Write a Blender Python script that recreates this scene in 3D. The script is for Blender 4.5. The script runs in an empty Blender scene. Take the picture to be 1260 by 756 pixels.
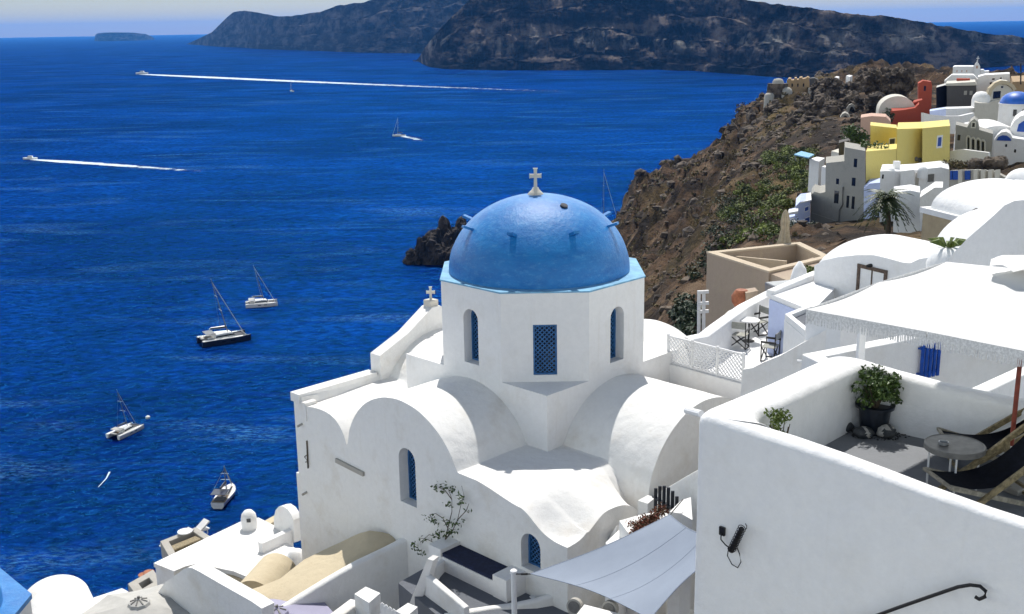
import bpy, bmesh, math, random
from mathutils import Vector, Matrix, noise

random.seed(7)
SC = bpy.context.scene
COL = SC.collection
PI = math.pi
R = math.radians

# ------------------------------------------------------------------ camera geometry (metres; the lens is the origin, the sea lies 100 m below)
FPX = 1350.0
TH = math.atan(345.5 / FPX)
ROLL = 0.0167
SEA = -100.0
_f = Vector((0, math.cos(TH), -math.sin(TH)))
_r0 = Vector((1, 0, 0))
_u0 = Vector((0, math.sin(TH), math.cos(TH)))
_r = _r0 * math.cos(ROLL) - _u0 * math.sin(ROLL)
_u = _u0 * math.cos(ROLL) + _r0 * math.sin(ROLL)

def ray(x, y):
    return _f + _r * ((x - 630) / FPX) - _u * ((y - 378) / FPX)

def pz(x, y, z):                      # where the sight line meets a height
    d = ray(x, y)
    return d * (z / d.z)

def py(x, y, Y):                      # where it meets a distance
    d = ray(x, y)
    return d * (Y / d.y)

def pv(x, y, A, B):                   # where it meets the upright plane through A and B
    t = Vector((B.x - A.x, B.y - A.y, 0)).normalized()
    n = Vector((-t.y, t.x, 0))
    d = ray(x, y)
    return d * (n.dot(Vector((A.x, A.y, 0))) / n.dot(d))

def away(A, B):                       # unit normal of that plane, pointing away from the lens
    t = Vector((B.x - A.x, B.y - A.y, 0)).normalized()
    n = Vector((-t.y, t.x, 0))
    if n.dot(Vector((A.x + B.x, A.y + B.y, 0))) < 0:
        n = -n
    return n

# ------------------------------------------------------------------ materials
MATS = {}

def nodes_of(m):
    m.use_nodes = True
    nt = m.node_tree
    return nt, nt.nodes, nt.links, nt.nodes['Principled BSDF']

def mat(name, col, rough=0.6, vary=0.0, vscale=3.0, col2=None, bump=0.0, bscale=20.0, metal=0.0, spec=0.4, lo=0.42, hi=0.62, detail=5.0, bdist=0.02):
    m = bpy.data.materials.new(name)
    nt, N, L, b = nodes_of(m)
    b.inputs['Base Color'].default_value = (*col, 1)
    b.inputs['Roughness'].default_value = rough
    b.inputs['Metallic'].default_value = metal
    b.inputs['Specular IOR Level'].default_value = spec
    geo = N.new('ShaderNodeNewGeometry')
    if vary or col2:
        t = N.new('ShaderNodeTexNoise')
        t.inputs['Scale'].default_value = vscale
        t.inputs['Detail'].default_value = detail
        t.inputs['Roughness'].default_value = 0.6
        L.new(geo.outputs['Position'], t.inputs['Vector'])
        r = N.new('ShaderNodeValToRGB')
        r.color_ramp.elements[0].position = lo
        r.color_ramp.elements[1].position = hi
        c2 = col2 or tuple(max(0, c * (1 - vary)) for c in col)
        r.color_ramp.elements[0].color = (*c2, 1)
        r.color_ramp.elements[1].color = (*col, 1)
        L.new(t.outputs['Fac'], r.inputs['Fac'])
        L.new(r.outputs['Color'], b.inputs['Base Color'])
    if bump:
        t2 = N.new('ShaderNodeTexNoise')
        t2.inputs['Scale'].default_value = bscale
        t2.inputs['Detail'].default_value = 6
        L.new(geo.outputs['Position'], t2.inputs['Vector'])
        bp = N.new('ShaderNodeBump')
        bp.inputs['Strength'].default_value = bump
        bp.inputs['Distance'].default_value = bdist
        L.new(t2.outputs['Fac'], bp.inputs['Height'])
        L.new(bp.outputs['Normal'], b.inputs['Normal'])
    MATS[name] = m
    return m

def plaster(name, col, dirt=(0.66, 0.60, 0.48), amount=0.5, streak=0.3):
    """lime wash: broad unevenness, a few weather stains, brush relief"""
    m = bpy.data.materials.new(name)
    nt, N, L, b = nodes_of(m)
    b.inputs['Roughness'].default_value = 0.85
    b.inputs['Specular IOR Level'].default_value = 0.25
    geo = N.new('ShaderNodeNewGeometry')
    def noise_tex(scale, detail, vec=None):
        t = N.new('ShaderNodeTexNoise')
        t.inputs['Scale'].default_value = scale
        t.inputs['Detail'].default_value = detail
        t.inputs['Roughness'].default_value = 0.65
        L.new(vec or geo.outputs['Position'], t.inputs['Vector'])
        return t
    def ramp(src, lo, hi, a, c):
        r = N.new('ShaderNodeValToRGB')
        r.color_ramp.elements[0].position = lo
        r.color_ramp.elements[1].position = hi
        r.color_ramp.elements[0].color = (a, a, a, 1)
        r.color_ramp.elements[1].color = (c, c, c, 1)
        L.new(src, r.inputs['Fac'])
        return r
    n1 = noise_tex(0.9, 7)
    r1 = ramp(n1.outputs['Fac'], 0.52, 0.78, 0.0, amount)
    mp = N.new('ShaderNodeMapping')
    mp.inputs['Scale'].default_value = (5, 5, 0.35)
    L.new(geo.outputs['Position'], mp.inputs['Vector'])
    n2 = noise_tex(1.0, 4, mp.outputs['Vector'])
    r2 = ramp(n2.outputs['Fac'], 0.58, 0.82, 0.0, streak)
    mx = N.new('ShaderNodeMath'); mx.operation = 'MAXIMUM'
    L.new(r1.outputs['Color'], mx.inputs[0]); L.new(r2.outputs['Color'], mx.inputs[1])
    n3 = noise_tex(7, 5)
    r3 = ramp(n3.outputs['Fac'], 0.3, 0.7, 0.94, 1.0)
    mix = N.new('ShaderNodeMix'); mix.data_type = 'RGBA'
    mix.inputs['A'].default_value = (*col, 1)
    mix.inputs['B'].default_value = (*dirt, 1)
    L.new(mx.outputs['Value'], mix.inputs['Factor'])
    mul = N.new('ShaderNodeMix'); mul.data_type = 'RGBA'; mul.blend_type = 'MULTIPLY'
    mul.inputs['Factor'].default_value = 1
    L.new(mix.outputs['Result'], mul.inputs['A']); L.new(r3.outputs['Color'], mul.inputs['B'])
    L.new(mul.outputs['Result'], b.inputs['Base Color'])
    nb = noise_tex(3.0, 9)
    na = noise_tex(0.9, 2)
    sm_ = N.new('ShaderNodeMath'); sm_.operation = 'MULTIPLY_ADD'
    L.new(na.outputs['Fac'], sm_.inputs[0]); sm_.inputs[1].default_value = 2.2; L.new(nb.outputs['Fac'], sm_.inputs[2])
    bp = N.new('ShaderNodeBump')
    bp.inputs['Strength'].default_value = 0.55
    bp.inputs['Distance'].default_value = 0.06
    L.new(sm_.outputs['Value'], bp.inputs['Height'])
    L.new(bp.outputs['Normal'], b.inputs['Normal'])
    MATS[name] = m
    return m

plaster('white', (0.80, 0.79, 0.765), (0.58, 0.52, 0.43), 0.6, 0.25)
plaster('white_clean', (0.80, 0.80, 0.80), (0.66, 0.64, 0.60), 0.42, 0.28)
plaster('white_wall', (0.80, 0.79, 0.775), (0.62, 0.57, 0.50), 0.45, 0.4)
plaster('cream', (0.56, 0.475, 0.33), (0.48, 0.39, 0.26), 0.5, 0.2)
plaster('beige', (0.40, 0.315, 0.24), (0.46, 0.38, 0.25), 0.5, 0.5)
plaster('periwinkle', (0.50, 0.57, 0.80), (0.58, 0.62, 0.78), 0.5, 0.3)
plaster('old_grey', (0.33, 0.32, 0.29), (0.22, 0.23, 0.215), 0.7, 0.6)
plaster('dark_grey', (0.10, 0.095, 0.095), (0.13, 0.12, 0.12), 0.5, 0.3)
plaster('yellow', (0.72, 0.60, 0.20), (0.62, 0.54, 0.24), 0.4, 0.3)
plaster('red_wall', (0.38, 0.07, 0.04), (0.30, 0.07, 0.05), 0.5, 0.4)
plaster('pink_wall', (0.55, 0.36, 0.28), (0.46, 0.33, 0.28), 0.5, 0.4)
plaster('ochre_wall', (0.36, 0.25, 0.14), (0.22, 0.15, 0.09), 0.6, 0.5)
plaster('stone_white', (0.60, 0.57, 0.50), (0.45, 0.42, 0.36), 0.6, 0.5)
plaster('floor_grey', (0.46, 0.47, 0.49), (0.40, 0.40, 0.42), 0.5, 0.0)
plaster('dark_floor', (0.13, 0.14, 0.16), (0.17, 0.17, 0.18), 0.6, 0.0)
plaster('terrace_floor', (0.22, 0.23, 0.245), (0.19, 0.195, 0.205), 0.6, 0.0)
plaster('concrete', (0.40, 0.38, 0.34), (0.30, 0.28, 0.25), 0.6, 0.4)
plaster('coping_tan', (0.52, 0.43, 0.32), (0.44, 0.36, 0.27), 0.5, 0.2)
plaster('tan_stone', (0.42, 0.34, 0.22), (0.28, 0.22, 0.15), 0.7, 0.4)
mat('navy_paint', (0.012, 0.022, 0.045), 0.5, vary=0.4, vscale=6)
mat('blue_paint', (0.01, 0.08, 0.42), 0.4, vary=0.3, vscale=8)
mat('blue_lattice', (0.035, 0.15, 0.36), 0.5, vary=0.3, vscale=8)
mat('dark_glass', (0.012, 0.016, 0.022), 0.12, spec=0.6)
mat('wood', (0.33, 0.26, 0.14), 0.6, vary=0.5, vscale=18, bump=0.3, bscale=60)
mat('pale_wood', (0.40, 0.36, 0.28), 0.6, vary=0.4, vscale=14)
mat('brown_wood', (0.13, 0.085, 0.06), 0.6, vary=0.5, vscale=12)
mat('red_pole', (0.24, 0.05, 0.03), 0.45, vary=0.3, vscale=10)
mat('black_metal', (0.012, 0.012, 0.014), 0.45, vary=0.4, vscale=20)
mat('grey_metal', (0.30, 0.31, 0.32), 0.4, metal=0.6, vary=0.2)
mat('navy_fabric', (0.012, 0.015, 0.03), 0.9, vary=0.4, vscale=14, bump=0.2, bscale=80)
mat('cushion_blue', (0.012, 0.02, 0.06), 0.9, vary=0.35, vscale=10, bump=0.2, bscale=60)
mat('canvas', (0.70, 0.695, 0.68), 0.9, vary=0.06, vscale=2, bump=0.25, bscale=6)
mat('canvas_old', (0.46, 0.45, 0.42), 0.9, vary=0.10, vscale=3, bump=0.3, bscale=8)
mat('canvas_lilac', (0.34, 0.33, 0.44), 0.9, vary=0.05, vscale=2, bump=0.2, bscale=8)
mat('canvas_tan', (0.50, 0.42, 0.30), 0.9, vary=0.2, vscale=6, bump=0.3, bscale=12)
mat('sail_cloth', (0.25, 0.29, 0.36), 0.85, vary=0.06, vscale=1.5, bump=0.25, bscale=2.0)
mat('chair_cloth', (0.36, 0.36, 0.32), 0.9, vary=0.15, vscale=12)
mat('fringe', (0.74, 0.74, 0.73), 0.95, vary=0.25, vscale=45)
mat('table_grey', (0.17, 0.165, 0.155), 0.55, vary=0.25, vscale=9)
mat('pot_blue', (0.012, 0.018, 0.03), 0.35, vary=0.4, vscale=9, bump=0.2, bscale=30)
mat('terracotta', (0.38, 0.13, 0.06), 0.7, vary=0.3, vscale=9)
mat('sea_stone', (0.075, 0.08, 0.085), 0.6, col2=(0.03, 0.034, 0.04), vscale=9, bump=0.3, bscale=25)
mat('stone_vein', (0.48, 0.46, 0.42), 0.6, vary=0.3, vscale=25)
mat('leaf', (0.075, 0.125, 0.022), 0.5, col2=(0.022, 0.05, 0.010), vscale=9)
mat('leaf_bright', (0.15, 0.19, 0.035), 0.55, col2=(0.07, 0.11, 0.02), vscale=9)
mat('leaf_dark', (0.028, 0.05, 0.018), 0.6, col2=(0.012, 0.026, 0.01), vscale=6)
mat('palm_leaf', (0.075, 0.095, 0.03), 0.5, col2=(0.03, 0.045, 0.014), vscale=4)
mat('scrub', (0.16, 0.20, 0.03), 0.7, col2=(0.035, 0.05, 0.013), vscale=0.35)
mat('dry_scrub', (0.16, 0.125, 0.05), 0.8, col2=(0.06, 0.05, 0.022), vscale=0.5)
mat('flowers', (0.20, 0.05, 0.03), 0.7, col2=(0.07, 0.045, 0.02), vscale=14)
mat('bark', (0.10, 0.075, 0.05), 0.85, vary=0.4, vscale=12, bump=0.5, bscale=25)
mat('hull_white', (0.72, 0.72, 0.70), 0.3, vary=0.06, vscale=1)
mat('hull_navy', (0.02, 0.025, 0.05), 0.3, vary=0.2, vscale=1)
mat('teak', (0.30, 0.21, 0.12), 0.6, vary=0.3, vscale=2)
mat('net', (0.10, 0.10, 0.11), 0.9, vary=0.3, vscale=3)
mat('rock_dark', (0.045, 0.035, 0.032), 0.9, col2=(0.012, 0.010, 0.012), vscale=0.28, bump=1.0, bscale=0.8, bdist=0.8)
mat('rock_grey', (0.155, 0.12, 0.09), 0.9, col2=(0.028, 0.021, 0.017), vscale=0.5, bump=0.8, bscale=1.5, bdist=0.4)
mat('dome_far', (0.02, 0.13, 0.55), 0.45, vary=0.2, vscale=1)

def dome_material():
    m = bpy.data.materials.new('dome_blue')
    nt, N, L, b = nodes_of(m)
    geo = N.new('ShaderNodeNewGeometry')
    def nz(scale, detail, sc=(1, 1, 1)):
        mp = N.new('ShaderNodeMapping'); mp.inputs['Scale'].default_value = sc
        L.new(geo.outputs['Position'], mp.inputs['Vector'])
        t = N.new('ShaderNodeTexNoise'); t.inputs['Scale'].default_value = scale
        t.inputs['Detail'].default_value = detail; t.inputs['Roughness'].default_value = 0.7
        L.new(mp.outputs['Vector'], t.inputs['Vector'])
        return t
    a = nz(1.6, 7, (1, 1, 2.2))
    r = N.new('ShaderNodeValToRGB')
    r.color_ramp.elements[0].position = 0.36; r.color_ramp.elements[0].color = (0.001, 0.135, 0.42, 1)
    r.color_ramp.elements[1].position = 0.70; r.color_ramp.elements[1].color = (0.010, 0.205, 0.52, 1)
    L.new(a.outputs['Fac'], r.inputs['Fac'])
    c = nz(5, 5, (1, 1, 2.4))
    r2 = N.new('ShaderNodeValToRGB')
    r2.color_ramp.elements[0].position = 0.52; r2.color_ramp.elements[0].color = (0, 0, 0, 1)
    r2.color_ramp.elements[1].position = 0.78; r2.color_ramp.elements[1].color = (0.32, 0.32, 0.32, 1)
    L.new(c.outputs['Fac'], r2.inputs['Fac'])
    mix = N.new('ShaderNodeMix'); mix.data_type = 'RGBA'
    mix.inputs['B'].default_value = (0.20, 0.46, 0.66, 1)
    L.new(r2.outputs['Color'], mix.inputs['Factor']); L.new(r.outputs['Color'], mix.inputs['A'])
    L.new(mix.outputs['Result'], b.inputs['Base Color'])
    b.inputs['Roughness'].default_value = 0.5
    b.inputs['Specular IOR Level'].default_value = 0.45
    d = nz(5.0, 7)
    bp = N.new('ShaderNodeBump'); bp.inputs['Strength'].default_value = 0.45; bp.inputs['Distance'].default_value = 0.05
    L.new(d.outputs['Fac'], bp.inputs['Height']); L.new(bp.outputs['Normal'], b.inputs['Normal'])
    MATS['dome_blue'] = m
dome_material()
mat('ledge_blue', (0.20, 0.44, 0.64), 0.7, vary=0.25, vscale=3)

# ------------------------------------------------------------------ objects
OFF = {}

def tag(o, label=None, cat=None, group=None, kind=None):
    if label: o['label'] = label
    if cat: o['category'] = cat
    if group: o['group'] = group
    if kind: o['kind'] = kind
    return o

def thing(name, label, cat, loc=(0, 0, 0), group=None):
    o = bpy.data.objects.new(name, None)
    COL.objects.link(o)
    o.location = loc
    o.empty_display_size = 0.3
    OFF[o.name] = Vector(loc)
    return tag(o, label, cat, group)

def obj(name, bm, m, parent=None, smooth=None):
    bmesh.ops.recalc_face_normals(bm, faces=bm.faces[:])
    me = bpy.data.meshes.new(name)
    if parent is not None:
        off = OFF.get(parent.name, Vector((0, 0, 0)))
    else:
        xs = [v.co for v in bm.verts]
        lo = [min(c[i] for c in xs) for i in range(3)]
        hi = [max(c[i] for c in xs) for i in range(3)]
        off = Vector(((lo[0] + hi[0]) / 2, (lo[1] + hi[1]) / 2, lo[2]))
    if off.length > 0:
        bmesh.ops.translate(bm, verts=bm.verts[:], vec=-off)
    bm.to_mesh(me)
    bm.free()
    o = bpy.data.objects.new(name, me)
    COL.objects.link(o)
    for k in (m if isinstance(m, (list, tuple)) else [m]):
        me.materials.append(MATS[k])
    OFF[o.name] = off
    if parent is not None:
        o.parent = parent
    else:
        o.location = off
    if smooth is not None:
        for p in me.polygons:
            p.use_smooth = True
        me.set_sharp_from_angle(angle=R(smooth))
    return o

def dup(root, loc=None, rotz=None, label=None, group=None, scale=None):
    r = root.copy(); COL.objects.link(r)
    if loc is not None: r.location = loc
    if rotz is not None: r.rotation_euler = (root.rotation_euler.x, root.rotation_euler.y, rotz)
    if scale is not None: r.scale = (scale,) * 3
    tag(r, label, None, group)
    def rec(a, b):
        for ch in [c for c in COL.objects if c.parent == a]:
            c = ch.copy(); COL.objects.link(c); c.parent = b
            rec(ch, c)
    rec(root, r)
    return r

def cut(o, bm):
    """carve the closed shape bm (world space) out of o"""
    me = bpy.data.meshes.new('cutter')
    bmesh.ops.recalc_face_normals(bm, faces=bm.faces[:])
    bm.to_mesh(me); bm.free()
    c = bpy.data.objects.new('cutter', me)
    COL.objects.link(c)
    md = o.modifiers.new('b', 'BOOLEAN')
    md.operation = 'DIFFERENCE'; md.object = c; md.solver = 'EXACT'
    bpy.context.view_layer.update()
    dg = bpy.context.evaluated_depsgraph_get()
    nm = bpy.data.meshes.new_from_object(o.evaluated_get(dg))
    o.modifiers.remove(md)
    old = o.data
    o.data = nm
    bpy.data.meshes.remove(old)
    bpy.data.objects.remove(c)
    bpy.data.meshes.remove(me)

# ------------------------------------------------------------------ shapes
def NB(): return bmesh.new()

def prism(bm, top, h=None, zb=None):
    """upright solid under the polygon top"""
    a = [bm.verts.new(p) for p in top]
    b = [bm.verts.new((p[0], p[1], zb if zb is not None else p[2] - h)) for p in top]
    n = len(top)
    bm.faces.new(a); bm.faces.new(b[::-1])
    for i in range(n):
        bm.faces.new((a[i], b[i], b[(i + 1) % n], a[(i + 1) % n]))
    return bm

def extrude(bm, pts, vec):
    vec = Vector(vec)
    a = [bm.verts.new(p) for p in pts]
    b = [bm.verts.new(Vector(p) + vec) for p in pts]
    n = len(pts)
    bm.faces.new(a); bm.faces.new(b[::-1])
    for i in range(n):
        bm.faces.new((a[i], b[i], b[(i + 1) % n], a[(i + 1) % n]))
    return bm

def box(bm, c, s, rz=0.0, tilt=None):
    M = Matrix.Translation(Vector(c)) @ Matrix.Rotation(rz, 4, 'Z')
    if tilt is not None: M = M @ tilt
    M = M @ Matrix.Diagonal((s[0], s[1], s[2], 1))
    bmesh.ops.create_cube(bm, size=1.0, matrix=M)
    return bm

def bar(bm, a, b, w=0.03, d=None):
    a = Vector(a); b = Vector(b); v = b - a
    q = v.to_track_quat('Z', 'Y').to_matrix().to_4x4()
    M = Matrix.Translation((a + b) / 2) @ q @ Matrix.Diagonal((w, d or w, v.length, 1))
    bmesh.ops.create_cube(bm, size=1.0, matrix=M)
    return bm

def tube(bm, a, b, r1, r2=None, n=10):
    a = Vector(a); b = Vector(b); v = b - a
    q = v.to_track_quat('Z', 'Y').to_matrix().to_4x4()
    bmesh.ops.create_cone(bm, cap_ends=True, segments=n, radius1=r1, radius2=r1 if r2 is None else r2, depth=v.length,
                          matrix=Matrix.Translation((a + b) / 2) @ q)
    return bm

def tubepath(bm, pts, r, n=6):
    pts = [Vector(p) for p in pts]
    rings = []
    for i, p in enumerate(pts):
        t = (pts[min(i + 1, len(pts) - 1)] - pts[max(i - 1, 0)]).normalized()
        q = t.to_track_quat('Z', 'Y')
        rr = r[i] if isinstance(r, (list, tuple)) else r
        rings.append([bm.verts.new(p + q @ Vector((math.cos(2 * PI * k / n) * rr, math.sin(2 * PI * k / n) * rr, 0))) for k in range(n)])
    for a, b in zip(rings, rings[1:]):
        for k in range(n):
            bm.faces.new((a[k], a[(k + 1) % n], b[(k + 1) % n], b[k]))
    bm.faces.new(rings[0][::-1]); bm.faces.new(rings[-1])
    return bm

def lathe(bm, prof, c=(0, 0, 0), n=32, a0=0.0):
    """prof: (radius, height) from bottom to top"""
    c = Vector(c)
    rings = []
    for r, z in prof:
        if r < 1e-5:
            rings.append([bm.verts.new(c + Vector((0, 0, z)))])
        else:
            rings.append([bm.verts.new(c + Vector((r * math.cos(a0 + 2 * PI * k / n), r * math.sin(a0 + 2 * PI * k / n), z))) for k in range(n)])
    for a, b in zip(rings, rings[1:]):
        for k in range(n):
            k2 = (k + 1) % n
            if len(a) == 1 and len(b) == 1: continue
            if len(a) == 1: bm.faces.new((a[0], b[k2], b[k]))
            elif len(b) == 1: bm.faces.new((a[k], a[k2], b[0]))
            else: bm.faces.new((a[k], a[k2], b[k2], b[k]))
    if len(rings[0]) > 1: bm.faces.new(rings[0][::-1])
    if len(rings[-1]) > 1: bm.faces.new(rings[-1])
    return bm

def wall(bm, path, th, zb, rnd=1.0, n=6, closed=False):
    """plastered wall along the top centre line path (each point with its own top height) with a rounded coping"""
    P = [Vector(p) for p in path]
    m = len(P)
    rings = []
    for i in range(m):
        d1 = P[i] - P[i - 1] if (i > 0 or closed) else P[1] - P[0]
        d2 = P[(i + 1) % m] - P[i] if (i < m - 1 or closed) else d1
        d1 = Vector((d1.x, d1.y, 0)).normalized(); d2 = Vector((d2.x, d2.y, 0)).normalized()
        t = (d1 + d2).normalized()
        nrm = Vector((-t.y, t.x, 0))
        k = 1 / max(0.5, t.dot(d1)) if not isinstance(th, (list, tuple)) else 1
        hw = (th[i] if isinstance(th, (list, tuple)) else th) / 2
        ring = [P[i] + nrm * (-hw * k) + Vector((0, 0, (zb if not callable(zb) else zb(P[i])) - P[i].z))]
        rr = hw * rnd
        for j in range(n + 1):
            a = PI - PI * j / n
            ring.append(P[i] + nrm * (k * (math.cos(a) * rr + (hw - rr) * (1 if j > n / 2 else -1 if j < n / 2 else 0))) + Vector((0, 0, math.sin(a) * rr * 0.75 - rr * 0.75)))
        ring.append(P[i] + nrm * (hw * k) + Vector((0, 0, (zb if not callable(zb) else zb(P[i])) - P[i].z)))
        rings.append([bm.verts.new(p) for p in ring])
    L_ = len(rings[0])
    seq = list(zip(rings, rings[1:])) + ([(rings[-1], rings[0])] if closed else [])
    for a, b in seq:
        for j in range(L_ - 1):
            bm.faces.new((a[j], a[j + 1], b[j + 1], b[j]))
        bm.faces.new((a[-1], a[0], b[0], b[-1]))
    if not closed:
        bm.faces.new(rings[0][::-1]); bm.faces.new(rings[-1])
    return bm

def vault(bm, a, b, hw, rise, zs, zb, n=24, power=2.0):
    """barrel vault from a to b (plan points): springs at zs, crown zs + rise, walls down to zb"""
    a = Vector((a[0], a[1], 0)); b = Vector((b[0], b[1], 0))
    t = (b - a).normalized(); s = Vector((-t.y, t.x, 0))
    prof = [(-hw, zb)]
    for k in range(n + 1):
        x = -math.cos(PI * k / n)
        prof.append((x * hw, zs + rise * (max(0, 1 - abs(x) ** power)) ** (1 / power)))
    prof.append((hw, zb))
    extrude(bm, [a + s * x + Vector((0, 0, z)) for x, z in prof], b - a)
    return bm

def facade(bm, A, B, outline, th, square=False):
    """solid wall standing in the plane through A and B with the outline given by sight lines; deep ones run straight back"""
    d = away(A, B)
    if th >= 1.2 and not square:
        d = Vector((A.x + B.x, A.y + B.y, 0)).normalized()
    extrude(bm, [pv(x, y, A, B) for x, y in outline], d * th)
    return bm

def soften(bm, w=0.03, seg=2, ang=50):
    es = [e for e in bm.edges if len(e.link_faces) == 2 and e.calc_face_angle(0) > R(ang)]
    try:
        bmesh.ops.bevel(bm, geom=es, offset=w, segments=seg, affect='EDGES', profile=0.5, clamp_overlap=True)
    except Exception:
        pass
    return bm

def leaves(bm, c, rad, n, size, flat=0.6, rng=random, shell=0.3):
    """n small leaf faces through an ellipsoid"""
    c = Vector(c)
    for _ in range(n):
        while True:
            p = Vector((rng.uniform(-1, 1), rng.uniform(-1, 1), rng.uniform(-1, 1)))
            if shell < p.length < 1: break
        q = Vector((p.x * rad[0], p.y * rad[1], p.z * rad[2]))
        nrm = (p.normalized() * 0.6 + Vector((rng.uniform(-1, 1), rng.uniform(-1, 1), rng.uniform(-.4, 1.2)))).normalized()
        t = nrm.orthogonal().normalized()
        t.rotate(Matrix.Rotation(rng.uniform(0, 2 * PI), 3, nrm))
        s = nrm.cross(t)
        l = size * rng.uniform(0.6, 1.3); w = l * flat * 0.5
        o = c + q
        vs = [bm.verts.new(o - t * l * .5), bm.verts.new(o + s * w - t * l * 0.05 + nrm * l * .06), bm.verts.new(o + t * l * .5 - nrm * l * .05), bm.verts.new(o - s * w - t * l * 0.05 + nrm * l * .06)]
        bm.faces.new(vs)
    return bm

def rockmesh(bm, c, r, seed=0, sub=2, rough=0.35, sq=(1, 1, 1)):
    M = Matrix.Translation(Vector(c))
    g = bmesh.ops.create_icosphere(bm, subdivisions=sub, radius=1.0)
    for v in g['verts']:
        d = v.co.normalized()
        sv = Vector((seed * 3.1, seed * 1.7, seed))
        k = 1 + rough * noise.fractal(d * 1.6 + sv, 1.0, 2.0, 3)
        if sub > 2: k += rough * .4 * (noise.ridged_multi_fractal(d * 3.2 + sv, .9, 2.1, 4, 1.0, 2.0) - 1.1)
        v.co = M @ Vector((d.x * k * r * sq[0], d.y * k * r * sq[1], d.z * k * r * sq[2]))
    return bm
# ------------------------------------------------------------------ camera, sky, sun
cam = bpy.data.cameras.new('camera')
co = bpy.data.objects.new('camera', cam)
COL.objects.link(co)
M = Matrix((_r, _u, -_f)).transposed().to_4x4()
co.matrix_world = M
cam.sensor_width = 36
cam.lens = 36 * FPX / 1260
cam.clip_start = 0.2
cam.clip_end = 300000
SC.camera = co

SUN_EL, SUN_AZ = R(60), R(3)
S = Vector((math.sin(SUN_AZ) * math.cos(SUN_EL), math.cos(SUN_AZ) * math.cos(SUN_EL), math.sin(SUN_EL)))
sun = bpy.data.lights.new('sun', 'SUN')
sun.energy = 2.1
sun.angle = R(0.53)
sun.color = (1.0, 0.965, 0.91)
so = bpy.data.objects.new('sun', sun)
COL.objects.link(so)
so.rotation_euler = S.to_track_quat('Z', 'Y').to_euler()
so.location = (0, 0, 50)

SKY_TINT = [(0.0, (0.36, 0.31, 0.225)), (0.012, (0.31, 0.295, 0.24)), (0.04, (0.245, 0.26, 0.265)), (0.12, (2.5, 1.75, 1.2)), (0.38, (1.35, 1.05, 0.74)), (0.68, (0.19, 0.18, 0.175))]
W = bpy.data.worlds.new('World')
SC.world = W
W.use_nodes = True
wn = W.node_tree
sky = wn.nodes.new('ShaderNodeTexSky')
sky.sky_type = 'NISHITA'
sky.sun_disc = False
sky.sun_elevation = SUN_EL
sky.sun_rotation = SUN_AZ
sky.altitude = 100
sky.air_density = 1.0
sky.dust_density = 0.6
sky.ozone_density = 1.5
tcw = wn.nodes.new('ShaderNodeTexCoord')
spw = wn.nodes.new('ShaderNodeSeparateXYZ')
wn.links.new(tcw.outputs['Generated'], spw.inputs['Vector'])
tint = wn.nodes.new('ShaderNodeValToRGB')          # shapes sky light by height: brightened unseen band fills the walls, zenith dimmed
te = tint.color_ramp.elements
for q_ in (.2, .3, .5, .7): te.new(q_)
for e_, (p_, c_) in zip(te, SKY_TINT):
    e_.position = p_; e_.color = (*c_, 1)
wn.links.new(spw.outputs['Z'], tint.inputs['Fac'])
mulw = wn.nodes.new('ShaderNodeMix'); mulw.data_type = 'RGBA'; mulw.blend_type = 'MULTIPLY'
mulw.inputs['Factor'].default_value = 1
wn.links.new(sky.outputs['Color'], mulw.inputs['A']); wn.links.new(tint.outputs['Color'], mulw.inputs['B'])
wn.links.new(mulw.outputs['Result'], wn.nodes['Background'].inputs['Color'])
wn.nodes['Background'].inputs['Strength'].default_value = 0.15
SC.view_settings.view_transform = 'Standard'
SC.view_settings.look = 'None'
SC.view_settings.exposure = 1.25
SC.view_settings.gamma = 1.0
SC.cycles.max_bounces = 8
SC.cycles.diffuse_bounces = 4
SC.cycles.sample_clamp_indirect = 6
SC.cycles.use_denoising = True

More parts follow.
